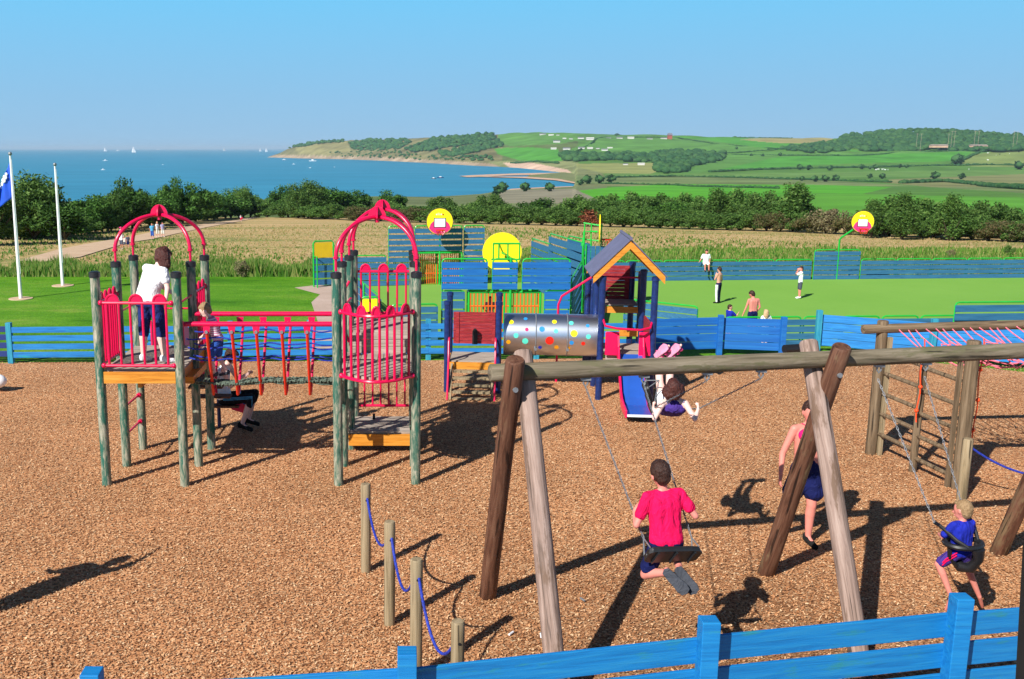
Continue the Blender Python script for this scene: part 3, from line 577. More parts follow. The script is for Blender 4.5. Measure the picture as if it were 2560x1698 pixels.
def place_fringe(n):
    Y = 54.2+7*rng.random(n)**1.4; X = (rng.random(n)*1.05-.44)*Y*1.15; k = np.clip(clump(X, Y), .35, 1.3)
    onp = (Y > 54) & (X > np.interp(Y, PLs[:, 1], PLs[:, 0])-1) & (X < np.interp(Y, PRs[:, 1], PRs[:, 0])+.5)
    crt = X > 2.5; Y = np.where(crt, Y+.9, Y); k = np.where(onp & (Y > 56.5), .12, k)
    return X, Y, ztv(X, Y), k
blades('tall_grass', 70000, place_fringe, .35, .95, .07, M['grassG'], 'tall rough green grass between the lawn and the meadow')
def place_meadow(n):
    Y = 59+np.abs(rng.random(n))**1.5*135; X = (rng.random(n)*1.05-.44)*Y*1.15
    lo = np.interp(Y, PLs[:, 1], PLs[:, 0]); hi = np.interp(Y, PRs[:, 1], PRs[:, 0]); onp = (X > lo-.8) & (X < hi+.6)
    k = (.7+.5*clump(X, Y, .12))*(Y/75)**.35; k = np.where(onp, .05, k); lim = np.interp(X/Y, [-.45, 0, .6], [150, 165, 100]); k = np.where(Y > lim, .1, k)
    return X, Y, ztv(X, Y), k
blades('meadow_grass', 60000, place_meadow, .05, .16, .12, M['grassY'], 'dry golden meadow grass beyond the lawn')
blades('meadow_grass', 26000, lambda n: (lambda r_: (r_[0], r_[1], r_[2], r_[3]*np.clip(np.sin(r_[0]*.11+r_[1]*.05)*2, .2, 1.2)))(place_meadow(n)), .08, .26, .12, M['grassG'], 'green patches of grass in the dry meadow')
def place_far(n):
    Y = 60+24*rng.random(n)**1.3; X = 6+(rng.random(n))*Y*.62; k = np.clip(clump(X, Y, .5), .3, 1.2); return X, Y, ztv(X, Y), k
blades('tall_grass', 30000, place_far, .2, .55, .09, M['grassG'], 'rough green grass growing behind the far court fence')
# tall thistles and docks against the meadow
for i, (x, yb, hh, ds) in enumerate([(560, 640, 46, 'dark brown dock weed among the tall grass behind the rope bridge'), (735, 618, 44, 'greyish thistle clump left of the yellow panel in the tall grass'), (1920, 600, 30, 'dark thistle clump in the rough grass left of the hoop pole'), (2195, 598, 26, 'brown weed clump in the rough grass right of the hoop pole'), (2330, 590, 28, 'leafy weed clump in the rough grass near the right edge')]):
    p = GT(x, yb, 0, zt, 54, 90, 1.001); o = copy_tree(protos['dry' if i != 4 else 'bush']); s_ = hh*S*p.y/F/3.8; o.location = p; o.scale = (s_*.7, s_*.7, s_*.9); tag(o, ds, 'weed', 'tall weeds in the rough grass'); o.name = 'weed_clump'
    for ch in o.children: ch['label'] = 'seed heads' if 'crown' in ch.name else 'thin stems'
# far trees : woods, hedgerows, single field trees
def blob_np(seed, sub=2, rough=.28):
    bm = bmesh.new(); bmesh.ops.create_icosphere(bm, subdivisions=sub, radius=1); g_ = np.random.default_rng(seed); A = g_.normal(size=(5, 3))*2.2; ph = g_.random(5)*6
    for v_ in bm.verts:
        c_ = np.array(v_.co); k = 1+rough*sum(np.sin(A[i] @ c_+ph[i]) for i in range(5))/2.2+g_.normal()*.05; v_.co = Vector(c_*k); v_.co.z = max(v_.co.z, -.75)
    bm.verts.ensure_lookup_table(); V_ = np.array([v_.co[:] for v_ in bm.verts]); F_ = np.array([[q.index for q in f_.verts] for f_ in bm.faces]); bm.free(); return V_, F_
BL = [blob_np(s_) for s_ in range(5)]
mf, t, b, N, L = newmat('far_foliage'); tc = N('ShaderNodeTexCoord'); n1 = N('ShaderNodeTexNoise'); n1.inputs['Scale'].default_value = .35; n1.inputs['Detail'].default_value = 6; n1.inputs['Roughness'].default_value = .8; L(tc.outputs['Object'], n1.inputs['Vector'])
gg = N('ShaderNodeNewGeometry'); r = N('ShaderNodeValToRGB'); e = r.color_ramp.elements; e.new(.5)
for i, (p_, c_) in enumerate([(.0, (.018, .055, .03)), (.5, (.035, .10, .035)), (1, (.07, .15, .045))]): e[i].position = p_; e[i].color = c4(c_)
am = N('ShaderNodeMath'); am.operation = 'MULTIPLY_ADD'; L(gg.outputs['Random Per Island'], am.inputs[0]); am.inputs[1].default_value = .55; L(n1.outputs['Fac'], am.inputs[2]); sb = N('ShaderNodeMath'); sb.operation = 'SUBTRACT'; L(am.outputs[0], sb.inputs[0]); sb.inputs[1].default_value = .22
L(sb.outputs[0], r.inputs['Fac']); L(r.outputs[0], b.inputs['Base Color']); b.inputs['Roughness'].default_value = 1; b.inputs['Specular IOR Level'].default_value = 0
bp = N('ShaderNodeBump'); bp.inputs['Distance'].default_value = 2; bp.inputs['Strength'].default_value = .8; L(n1.outputs['Fac'], bp.inputs['Height']); L(bp.outputs[0], b.inputs['Normal']); M['farfol'] = mf
def blobs(name, pts, mat=None, kind=None):
    vs = []; fs = []; n_ = 0
    for (p, r_, h_) in pts:
        V_, F_ = random.choice(BL); a_ = random.random()*6; c_, s_ = math.cos(a_), math.sin(a_)
        X = V_[:, 0]*c_-V_[:, 1]*s_; Y_ = V_[:, 0]*s_+V_[:, 1]*c_
        vs.append(np.stack([p.x+X*r_, p.y+Y_*r_, p.z+h_*.45+V_[:, 2]*h_*.6], 1)); fs.append(F_+n_); n_ += len(V_)
    return npobj(name, np.concatenate(vs), np.concatenate(fs), mat or M['farfol'], smooth=True)
def scatter(P, n_, s0, s1, g_):
    x0 = min(p[0] for p in P); x1 = max(p[0] for p in P); y0 = min(p[1] for p in P); y1 = max(p[1] for p in P); out = []; k = 0
    while len(out) < n_ and k < n_*40:
        k += 1; x = g_.uniform(x0, x1); y = g_.uniform(y0, y1)
        if inpoly(np.array([x]), np.array([y]), P)[0]:
            p = HT(x, y); s_ = g_.uniform(s0, s1); out.append((p, s_, s_*g_.uniform(.9, 1.3)))
    return out
g = random.Random(11)
woods = [('dark wood covering the hill on the right skyline', [(1930, 316), (2000, 309), (2060, 305), (2130, 303), (2200, 306), (2290, 312), (2364, 319), (2500, 322), (2500, 352), (2364, 350), (2200, 350), (2150, 346), (2100, 352), (2000, 352), (1950, 340)], 1200, 6, 10),
 ('belt of trees running left from the wooded hill', [(1800, 346), (1860, 337), (1950, 330), (1960, 350), (1900, 354), (1840, 352)], 150, 6, 9),
 ('dark woodland left of centre on the headland', [(805, 330), (862, 324), (935, 323), (950, 330), (925, 345), (880, 348), (830, 350), (812, 344)], 330, 5, 9),
 ('dark woodland on the upper headland slope', [(1000, 322), (1060, 316), (1130, 312), (1150, 320), (1120, 330), (1050, 340), (990, 350), (950, 352), (935, 345)], 420, 5, 9),
 ('diagonal belt of dark scrub on the lower headland slope', [(1010, 354), (1090, 338), (1150, 326), (1165, 338), (1100, 352), (1050, 363), (1020, 362)], 240, 4, 8),
 ('dark trees along the headland crest', [(655, 345), (680, 338), (740, 327), (790, 326), (800, 329), (740, 333), (690, 341)], 120, 5, 9),
 ('scrub patches low on the headland slope', [(760, 352), (900, 346), (1000, 362), (1130, 360), (1140, 372), (1000, 372), (860, 366), (780, 362)], 130, 3, 6),
 ('wood in the valley below the big green field', [(1290, 356), (1400, 360), (1520, 356), (1560, 350), (1620, 352), (1670, 358), (1665, 372), (1600, 385), (1580, 398), (1530, 402), (1510, 392), (1520, 378), (1420, 372), (1300, 374)], 560, 5, 9)]
for lb, P, n_, s0, s1 in woods: o = blobs('distant_wood', scatter(P, n_, s0, s1, g)); struct(o, 'stuff', lb)
def hedgerow(P, s_, label):
    pts = []
    for (a_, b_) in zip(P[:-1], P[1:]):
        A_ = HT(*a_); B_ = HT(*b_); L_ = (B_-A_).length; k = max(2, int(L_/(s_*1.1)))
        for i in range(k):
            q = A_.lerp(B_, i/k); q.z = hz(q.x, q.y); r_ = s_*g.uniform(.6, 1.25); pts.append((q, r_*1.1, r_))
    o = blobs('hedgerow', pts); tag(o, label, 'hedgerow', 'field hedgerows in the distance')
hedgerow([(1290, 354), (1330, 350), (1360, 336), (1375, 322), (1392, 318)], 2.2, 'dark hedgerow curving up beside the white holiday homes')
hedgerow([(1392, 318), (1480, 318), (1560, 318), (1660, 334), (1790, 344), (1900, 343), (2000, 346)], 2.2, 'long hedgerow along the top of the big green field')
hedgerow([(1660, 356), (1760, 349), (1800, 346)], 2.2, 'short hedgerow right of the valley wood')
hedgerow([(1420, 312), (1560, 313), (1700, 318), (1830, 320)], 2.2, 'thin hedgerow just under the skyline left of the wooded hill')
hedgerow([(1690, 358), (1790, 360), (1990, 360), (2100, 352), (2260, 350)], 2.2, 'hedgerow below the wooded hill')
hedgerow([(1640, 398), (1760, 392), (1960, 388), (2100, 385), (2280, 382), (2420, 384)], 3.0, 'long dark hedgerow across the green fields under the round trees')
hedgerow([(2200, 379), (2240, 362), (2275, 348)], 3.2, 'steep diagonal hedgerow left of the pale pasture')
hedgerow([(1400, 411), (1560, 408), (1700, 411), (1900, 417), (2060, 422)], 2.2, 'low broken hedgerow behind the bright green field')
hedgerow([(2080, 424), (2180, 420), (2260, 428), (2364, 438), (2480, 442)], 3.2, 'thick scrubby hedgerow on the right below the brown slope')
hedgerow([(1390, 425), (1560, 428), (1800, 436)], 1.6, 'thin dark hedge line behind the bright green field edge')
hedgerow([(1180, 378), (1240, 375), (1290, 378)], 3.5, 'dark scrub on the cliff top at the head of the bay')
farsp = [(1847, 392, 16, 'round field tree, left one of the pair'), (1868, 393, 15, 'round field tree, right one of the pair'), (1915, 394, 16, 'lone round field tree right of the pair'), (1987, 391, 15, 'tall field tree, leftmost of the row of three'), (2008, 391, 10, 'small field tree in the middle of the row of three'), (2022, 391, 14, 'field tree, rightmost of the row of three'), (2078, 388, 11, 'small field tree, left of two touching'), (2092, 388, 10, 'small field tree, right of two touching'), (2210, 380, 30, 'widest spreading field tree beside the diagonal hedgerow'), (2352, 392, 26, 'dark rounded tree at the right edge of the fields'), (2160, 414, 22, 'broad tree in the lower field, left of two'), (2220, 414, 18, 'broad tree in the lower field, right of two'), (1850, 418, 14, 'small tree at the left end of the dark thicket'), (1880, 420, 18, 'dark thicket tree, left part'), (1905, 420, 20, 'dark thicket tree, middle part'), (1930, 418, 18, 'dark thicket tree, right part'), (2008, 412, 14, 'low tree in the lower field right of the thicket'), (2035, 413, 16, 'low bushy tree beside the small herd'), (1700, 345, 8, 'tiny tree on the upper green slope, left one'), (1775, 347, 8, 'tiny tree on the upper green slope, right one'), (1735, 362, 9, 'small tree below the upper slope, left'), (1760, 363, 10, 'small tree below the upper slope, middle'), (1800, 361, 10, 'small tree below the upper slope, right'), (1355, 425, 26, 'dark tree clump beside the head of the bay, left'), (1385, 424, 26, 'dark tree clump beside the head of the bay, middle'), (1412, 422, 24, 'dark tree clump beside the head of the bay, right'), (1340, 428, 18, 'low dark bush beside the pink sand'), (1210, 442, 26, 'low green bush on the near shore'), (1160, 444, 30, 'rounded green bush on the point of the near shore'), (1270, 442, 26, 'low bush by the mud flat'), (1150, 452, 30, 'rounded bush behind the hedge near the water')]
Vs, Fs = crown_np(16, 900, 1, .8, .16, 77, 'tree', 0)
for i, (x, y, wd, ds) in enumerate(farsp):
    p = HT(x, y, 300); d_ = p.y; s_ = wd*S*d_/F/2
    if i == 0:
        r0 = thing('field_tree', '', 'tree'); npobj('crown', Vs*np.array([1, 1, 1]), Fs, M['leafFar'], r0); V_, F_ = BL[0]
        npobj('crown', V_*np.array([.72, .72, .55])+np.array([0, 0, .85]), F_, M['farfol'], r0, smooth=True)
        build(MB().tube([V(0, 0, -.1), V(0, 0, .6)], .07, 6), 'trunk', M['trunk'], r0); o = r0
    else: o = copy_tree(r0)
    o.location = p; o.scale = (s_, s_, s_*.95); o.rotation_euler.z = i*1.3; tag(o, ds, 'tree', 'trees scattered over the distant fields')
# holiday homes, farm buildings
HL = [(1253, 313, 16, 'white bungalow at the left end of the top row'), (1272, 314, 13, 'white bungalow second in the top row'), (1288, 313, 8, 'small white bungalow third in the top row'), (1285, 329, 17, 'long white bungalow alone below the top row'), (1303, 321, 9, 'grey roofed chalet below the top row'), (1318, 322, 9, 'small chalet right of the grey roofed chalet'), (1341, 321, 15, 'white chalet, left of the adjoining pair'), (1362, 323, 19, 'wide chalet, right of the adjoining pair'), (1405, 321, 12, 'dark chalet left of the row of cottages'), (1430, 321, 15, 'low cottage right of the dark chalet'), (1456, 321, 16, 'cottage at the right end of the row'), (1500, 323, 14, 'dark roofed house left of the white one on the ridge'), (1532, 322, 15, 'white house beside the red one on the ridge'), (1278, 345, 14, 'white caravan at the left of the lower row'), (1308, 346, 18, 'long white caravan in the lower row'), (1342, 344, 16, 'white holiday home in the middle of the lower row'), (1362, 344, 14, 'white holiday home right of the middle in the lower row'), (1380, 344, 9, 'small white hut at the right of the lower row'), (1396, 348, 16, 'white roofed farmhouse above the cream house'), (1408, 344, 13, 'white shed behind the farmhouse'), (1373, 359, 16, 'cream house standing lowest beside the curving hedgerow'), (1444, 381, 12, 'white house at the left below the valley wood'), (1480, 381, 17, 'long white house below the valley wood'), (1538, 381, 5, 'tiny white hut below the valley wood'), (1661, 380, 12, 'white barn among the valley trees')]
for i, (x, y, wd, ds) in enumerate(HL):
    if x == 1661: x, y = 1527, 381
    p = HT(x, y, 300); w_ = wd*S*p.y/F; w_ *= .86; hh = min(w_*.20, 4.5); dd = w_*.5; rt = thing('house', ds, 'house', p, 'far houses on the hillside')
    wl = MB().box(p+V(0, 0, hh*.4), (w_, dd, hh*1.2)); build(wl, 'wall', M['house_wall'], rt, False)
    z_ = p.z+hh; rf = MB().prism([V(p.x-w_*.54, p.y-dd*.6, z_), V(p.x-w_*.54, p.y, z_+hh*.6), V(p.x-w_*.54, p.y+dd*.6, z_)], V(w_*1.08, 0, 0)); build(rf, 'roof', M['house_wall'] if i % 3 == 1 else M['house_roof'], rt, False)
p = HT(1546, 321); w_ = 9*S*p.y/F; rt = thing('house', 'tall red house standing on the ridge skyline', 'house', p, 'far houses on the hillside'); build(MB().box(p+V(0, 0, w_*.4), (w_, w_, w_*1.0)), 'wall', M['house_red'], rt, False); build(MB().prism([V(p.x-w_*.55, p.y-w_*.6, p.z+w_*.9), V(p.x-w_*.55, p.y, p.z+w_*1.4), V(p.x-w_*.55, p.y+w_*.6, p.z+w_*.9)], V(w_*1.1, 0, 0)), 'roof', M['house_roof'], rt, False)
for (x, y, wd, ds) in [(2338, 343, 56, 'long pale roofed barn in the hillside wood, left one'), (2430, 344, 50, 'long barn in the hillside wood, right one')]:
    x = x-0; xx = {2338: 2327/1.0, 2430: 2430}[x]; xx = (1860+{2338: 1600, 2430: 1930}[x]/3.377)/S; p = HT(xx, 346); w_ = 130/3.377*p.y/F; p.z += 7; rt = thing('barn', ds, 'barn', p, 'barns in the hillside wood')
    build(MB().box(p+V(0, -20, 0), (w_, 14, 5)), 'wall', M['sand'], rt, False); build(MB().prism([V(p.x-w_*.52, p.y-28, p.z+2.4), V(p.x-w_*.52, p.y-20, p.z+4.5), V(p.x-w_*.52, p.y-12, p.z+2.4)], V(w_*1.04, 0, 0)), 'roof', M['mud'], rt, False)
# wooden power poles
for i, xf in enumerate([1465, 1500, 1732, 1760, 1785, 1955, 1988, 2285, 2315]):
    xx = (1860+xf/3.377)/S; p = HT(xx, 344); top = D(xx, (290+(127 if i > 2 else 150)/3.377)/S, p.y-40)
    base = V(top.x, top.y, hz(top.x, top.y)); rt = thing('power_pole', 'pale power pole, '+ORD[i]+' from the left, over the hillside wood', 'pole', base, 'power poles over the hillside wood')
    build(MB().tube([base, top], .22, 6), 'pole', M['slab'], rt); build(MB().beam(top+V(-3, 0, -.6), top+V(3, 0, -.6), .35, .35), 'crossarm', M['slab'], rt)
# cows
cow = None
for i, (xf, yf, ds) in enumerate([(1115, 461, 'white cow at the left of the small herd'), (1135, 458, 'black and white cow in the small herd'), (1150, 459, 'black cow in the middle of the small herd'), (1168, 457, 'black and white cow right of the middle of the small herd'), (1190, 461, 'white cow near the right of the small herd'), (1215, 460, 'white cow at the right of the small herd'), (2058, 320, 'white cow at the top left of the pale pasture'), (2058, 380, 'white cow lowest in the pale pasture'), (2128, 338, 'white cow lying in the pale pasture'), (2158, 328, 'black cow beside the lying white cow'), (2205, 342, 'black cow in the middle of the pale pasture'), (2240, 326, 'black and white cow in the middle of the pale pasture'), (2258, 340, 'black cow right of the middle of the pale pasture'), (2320, 312, 'black cow high at the right of the pale pasture'), (1898, 456, 'white cow alone in the lower green field')]):
    x = (1860+xf/3.377)/S; y = (290+yf/3.377)/S; p = HT(x, y)
    if cow is None:
        rt = thing('cow', '', 'cow'); mb = MB(); mb.cap(V(-.75, 0, 1.05), V(.65, 0, 1.1), .42, .38).cap(V(.7, 0, 1.2), V(1.15, 0, 1.45), .25, .18).cap(V(1.15, 0, 1.45), V(1.5, 0, 1.3), .19, .12)
        for (lx, ly) in ((-.8, .22), (-.8, -.22), (.6, .22), (.6, -.22)): mb.tube([V(lx, ly, 1), V(lx+(.08 if lx < 0 else 0), ly, .5), V(lx, ly, 0)], [.17, .09, .07], 6)
        mb.tube([V(-1.1, 0, 1.2), V(-1.2, 0, .6)], .04, 5); build(mb, 'body', M['white'], rt); cow = rt; o = rt
    else: o = copy_tree(cow)
    o.location = p; o.rotation_euler.z = i*2.1; o.scale = (1.5, 1.5, 1.5); tag(o, ds, 'cow', 'cows grazing in the far fields')
    if 'black' in ds and 'and' not in ds:
        me = o.children[0].data.copy(); me.materials[0] = M['black']; o.children[0].data = me
# boats
M['sail'] = M['white']
def hull(mb, L_, B_, h_):
    st = [(-.5, .75, .0), (-.25, 1, 0), (.1, .95, 0), (.35, .6, .06), (.5, .04, .16)]; vs = []
    for (u, b_, r_) in st: vs += [V(u*L_, -b_*B_/2, h_*(1+r_)), V(u*L_, -b_*B_*.3, -h_*.2), V(u*L_, b_*B_*.3, -h_*.2), V(u*L_, b_*B_/2, h_*(1+r_))]
    fs = [(0, 1, 2, 3), (16, 19, 18, 17)]
    for i in range(4):
        for k in range(3): fs.append((i*4+k, i*4+4+k, i*4+5+k, i*4+1+k))
        fs.append((i*4, i*4+3, i*4+7, i*4+4))
    return mb.add(vs, fs)
def sailboat(ds, x, y, hpx, ang, spin=False):
    p = G(x, y, SEA+.1); m_ = p.length/F; Hm = hpx*m_; L_ = Hm*.62; rt = thing('sailing_boat', ds, 'sailing boat', p, 'sailing boats out on the bay')
    mb = hull(MB(), L_, L_*.3, L_*.1); build(mb, 'hull', M['white'], rt, False, origin=p); 
    build(MB().tube([V(0, 0, 0), V(0, 0, Hm)], L_*.012, 6), 'mast', M['steel'], rt)
    s1 = MB().prism([V(-.03*L_, 0, L_*.14), V(-.03*L_, 0, Hm*.98), V(-L_*.3, L_*.06, Hm*.5), V(-L_*.48, L_*.08, L_*.16)], V(0, L_*.015, 0)); s2 = MB().prism([V(.03*L_, 0, Hm*.85), V(L_*.28, L_*.05, Hm*.4), V(L_*.46, 0, L_*.15), V(.05*L_, L_*.06, L_*.15)], V(0, L_*.015, 0))
    for s_, nm in ((s1, 'mainsail'), (s2, 'foresail')): o = build(s_, nm, M['sail'], rt, False)
    for ch in rt.children:
        if ch.name.startswith('hull') or True: pass
    rt.rotation_euler.z = ang
    return rt
_build = build
# parts of the boats are modelled about their own waterline, so undo the world offset
def fix_local(rt):
    for ch in rt.children:
        off = rt.location.copy(); me = ch.data
        for v_ in me.vertices: v_.co += off
for (x, y, hp, a_, ds) in [(54, 342, 7, .4, 'tiny sailing boat on the horizon above the flagpoles'), (164, 343.5, 6, 1.2, 'small white sail right of the second flagpole'), (243, 350, 11, .3, 'upright white sail left of the first red dome'), (309, 353, 16, .2, 'leaning sailing boat, tallest sail above the first red dome'), (518, 349, 9, .5, 'white sail midway between the domes and the headland'), (601, 350, 9, .3, 'sailing boat, left of the two beside the headland tip'), (615, 351, 10, .2, 'sailing boat, right of the two beside the headland tip'), (496, 343, 5, .2, 'faint sail on the horizon left of the midway sail')]:
    fix_local(sailboat(ds, x, y, hp, a_))
def motor(ds, x, y, wpx, ang, cols_m='white'):
    p = G(x, y, SEA+.05); L_ = wpx*p.length/F; rt = thing('motor_boat', ds, 'boat', p, 'small boats in the bay'); mb = hull(MB(), L_, L_*.34, L_*.11); build(mb, 'hull', M[cols_m], rt, False)
    build(MB().box(V(-.02*L_, 0, L_*.18), (L_*.3, L_*.22, L_*.14)), 'cabin', M['white'], rt, False, bev=L_*.02); rt.rotation_euler.z = ang; fix_local(rt)
for (x, y, wp, a_, c_, ds) in [(243, 371.5, 11, .1, 'white', 'white moored boat above the left red dome, upper of two'), (238, 392.5, 10, 0, 'white', 'white moored boat left of the red dome, lower of two'), (376, 380.5, 5, 0, 'white', 'tiny white boat between the red dome and the domes of the second tower'), (272, 348.5, 9, 0, 'white', 'speeding motor boat with a white wake left of the tallest sail'), (365, 346, 8, 0, 'white', 'motor boat with a wake right of the tallest sail'), (656, 369.5, 10, 0, 'white', 'white boat just below the headland tip'), (678, 379.5, 7, 0, 'white', 'small white boat below the headland, left of the long white one'), (722, 372.5, 18, 0, 'white', 'long white motor boat moored under the headland'), (716, 388, 6, 0, 'white', 'small boat below the long white motor boat'), (772, 386, 4, 0, 'white', 'tiny boat right of the long white motor boat'), (1001, 413, 14, .15, 'steel', 'grey open boat, left of the pair off the sand spit'), (1017, 411, 16, .2, 'bluedark', 'dark open boat, right of the pair off the sand spit')]:
    motor(ds, x, y, wp, a_, c_)
for (x0, x1, y, ds) in [(252, 271, 348.8, 'white wake trailing behind a speeding motor boat'), (366, 392, 346.3, 'white wake trailing from a motor boat')]:
    a_ = G(x0, y, SEA+.3); b_ = G(x1, y, SEA+.3); mb = MB().prism([a_, b_, b_+V(0, 60, 0), a_+V(0, 25, 0)], V(0, 0, .4)); o = build(mb, 'wake', M['white'], smooth=False); struct(o, 'stuff', ds)
# ------------------------------------------------------------------ play tower helpers
def post(p, h, parent, r=.062, mat='postgreen', cap_='blackcap', name='post'):
    o = spar(name, (p[0], p[1], -.05), (p[0], p[1], h-.04), r, M[mat], parent, n=16, cham=False)
    c = MB().tube([V(p[0], p[1], h-.075), V(p[0], p[1], h-.012), V(p[0], p[1], h)], [r*1.16, r*1.16, r*.75], 16); build(c, 'post_cap', M[cap_], parent)
    return o
def loops(mb, P0, P1, z0, z1, nl, r=.0165, bow=0, mat=None, gap=.52, disc=True, lh=.085):
    """barrier: two rails, pairs of bars joined over the top rail in a closed loop with a half disc"""
    P0 = Vector(P0); P1 = Vector(P1); nrm = V(P1.y-P0.y, P0.x-P1.x, 0).normalized()
    def pos(t, z): q = P0.lerp(P1, t)+nrm*bow*4*t*(1-t); return V(q.x, q.y, z)
    ts = [i/14 for i in range(15)] if bow else [0, 1]
    mb.tube([pos(t, z1) for t in ts], r*1.25, 8); mb.tube([pos(t, z0) for t in ts], r*1.25, 8)
    for t_, z_ in ((0, z0), (0, z1), (1, z0), (1, z1)): mb.ball(pos(t_, z_), r*2.1, 8, 6)
    for i in range(nl):
        c = (i+.5)/nl; hw = gap/nl/2; pts = [pos(c-hw, z0)]
        for k in range(9):
            a = math.pi*k/8; pts.append(pos(c-hw*math.cos(a), z1+.02+lh*math.sin(a)))
        pts.append(pos(c+hw, z0)); mb.tube(pts, r, 7)
        if disc:
            pl_ = [pos(c-hw*.9*math.cos(math.pi*k/10), z1+(lh+.01)*math.sin(math.pi*k/10)) for k in range(11)]; mb.prism([p-nrm*.006 for p in pl_], nrm*.012)
def planks(mb, x0, x1, y0, y1, z, n, along='x', th=.035):
    for i in range(n):
        if along == 'x': w_ = (y1-y0)/n; mb.box(((x0+x1)/2, y0+w_*(i+.5), z-th/2), (x1-x0, w_-.009, th))
        else: w_ = (x1-x0)/n; mb.box((x0+w_*(i+.5), (y0+y1)/2, z-th/2), (w_-.009, y1-y0, th))
def dome(parent, posts, zc, ztop, knob=True):
    cx = sum(p[0] for p in posts)/4; cy = sum(p[1] for p in posts)/4
    for p in posts:
        pts = [V(p[0], p[1], zc-.02), V(p[0], p[1], zc+.16)]
        build(MB().tube(pts, .017, 8), 'arch_stub', M['red'], parent)
        pts = []
        for k in range(13):
            a = math.pi/2*k/12; u = 1-math.cos(a)
            pts.append(V(p[0]+(cx-p[0])*u*.985, p[1]+(cy-p[1])*u*.985, zc+.15+(ztop-zc-.15)*math.sin(a)))
        mb = MB().tube(pts, .026, 10); mb.tube([V(p[0], p[1], zc+.135), V(p[0], p[1], zc+.165)], .036, 10); build(mb, 'dome_arch', M['red'], parent)
    mb = MB(); r = .12
    for vx, vy in ((1, 0), (0, 1)):
        pl_ = [V(cx+vx*r*math.cos(math.pi*k/10), cy+vy*r*math.cos(math.pi*k/10), ztop-.01+r*1.25*math.sin(math.pi*k/10)) for k in range(11)]; pl_ += [V(cx-vx*r*.8, cy-vy*r*.8, ztop-.03), V(cx+vx*r*.8, cy+vy*r*.8, ztop-.03)]
        mb.prism([p-V(vy, vx, 0)*.009 for p in pl_], V(vy, vx, 0)*.018)
    mb.tube([V(cx, cy, ztop-.07), V(cx, cy, ztop+.0)], .03, 10); build(mb, 'dome_finial', M['red'], parent)
# ------------------------------------------------------------------ tower A (left)
A = thing('play_tower', 'weathered green post play tower on the left, one red dome, pony tailed girl in white standing on its deck', 'play tower', (-3.35, 13.3, 0))
A['label'] = 'weathered green posted play tower with one red dome, left of the rope bridge'
pA = [(-3.9, 12.49), (-2.855, 12.46), (-3.85, 13.28), (-2.84, 13.3), (-3.83, 14.1), (-2.81, 14.1)]
for i, p in enumerate(pA): post(p, 2.86 if i < 2 else 2.9, A)
mb = MB(); planks(mb, -3.86, -2.84, 12.5, 14.1, 1.575, 12, 'x'); build(mb, 'deck', M['deck'], A, False)
mb = MB(); mb.box((-3.375, 12.44, 1.48), (.93, .03, .15)); mb.box((-3.375, 14.12, 1.48), (.9, .03, .15)); mb.box((-3.84, 13.3, 1.48), (.03, 1.5, .15)); mb.box((-2.87, 13.3, 1.48), (.03, 1.5, .15)); build(mb, 'fascia', M['orangewood'], A, False)
mb = MB(); mb.box((-3.42, 12.95, 1.36), (.05, .75, .10)); mb.box((-3.05, 13.2, 1.37), (.6, .9, .09)); mb.box((-3.35, 13.28, 1.41), (.95, .06, .14)); build(mb, 'under_beam', M['orangewood'], A, False)
def bar_part(parent, *a, **k):
    mb = MB(); loops(mb, *a, **k); return build(mb, 'barrier', M['red'], parent)
bar_part(A, (-3.83, 12.44, 0), (-2.92, 12.42, 0), 1.64, 2.46, 3)
bar_part(A, (-3.88, 12.56, 0), (-3.85, 13.22, 0), 1.64, 2.46, 4, gap=.5)
bar_part(A, (-2.83, 13.38, 0), (-2.81, 14.04, 0), 1.64, 2.46, 3, gap=.5)
mb = MB()
for z in (.45, .85, 1.22): mb.tube([V(-3.85, 13.33, z), V(-3.83, 14.05, z)], .016, 8); mb.tube([V(-3.83, 13.98, z), V(-3.83, 14.05, z)], .032, 8)
build(mb, 'rung', M['red'], A)
mb = MB(); mb.tube([V(-3.84, 13.34, 2.2), V(-3.82, 14.04, 2.2)], .015, 7); mb.tube([V(-2.84, 12.52, 2.44), V(-2.84, 13.25, 2.44)], .015, 7); mb.tube([V(-3.75, 14.1, 2.12), V(-2.9, 14.1, 2.12)], .015, 7); build(mb, 'grab_rail', M['red'], A)
dome(A, [pA[2], pA[3], pA[4], pA[5]], 2.9, 3.5)
# curved slide dropping from the back of tower A and turning to the right
sl_ = [(-3.4, 14.12, 1.52), (-3.38, 14.45, 1.42), (-3.3, 14.8, 1.15), (-3.14, 15.08, .85), (-2.92, 15.22, .58), (-2.68, 15.27, .40), (-2.45, 15.28, .33)]
def chute(pts, hw, side, m_bed, m_side, parent, nm='slide_bed'):
    bed = MB(); sd1 = MB(); P_ = [Vector(p) for p in pts]; Ls = []; Rs = []
    for i, p in enumerate(P_):
        t = P_[min(i+1, len(P_)-1)]-P_[max(0, i-1)]; n_ = V(t.y, -t.x, 0).normalized(); Ls.append(p-n_*hw); Rs.append(p+n_*hw)
    for i in range(len(P_)-1):
        bed.prism([Ls[i], Rs[i], Rs[i+1], Ls[i+1]], V(0, 0, -.025))
        for Q, sg in ((Ls, -1), (Rs, 1)):
            n_ = (Rs[i]-Ls[i]).normalized()*.03*sg; sd1.prism([Q[i]-V(0, 0, .05), Q[i+1]-V(0, 0, .05), Q[i+1]+V(0, 0, side(i+1)), Q[i]+V(0, 0, side(i))], n_)
    build(bed, nm, m_bed, parent, False); build(sd1, 'slide_side', m_side, parent, False, bev=.008)
chute(sl_, .22, lambda i: [.42, .34, .18, .14, .13, .12, .10][i], M['chuteblue'], M['pinkplastic'], A)
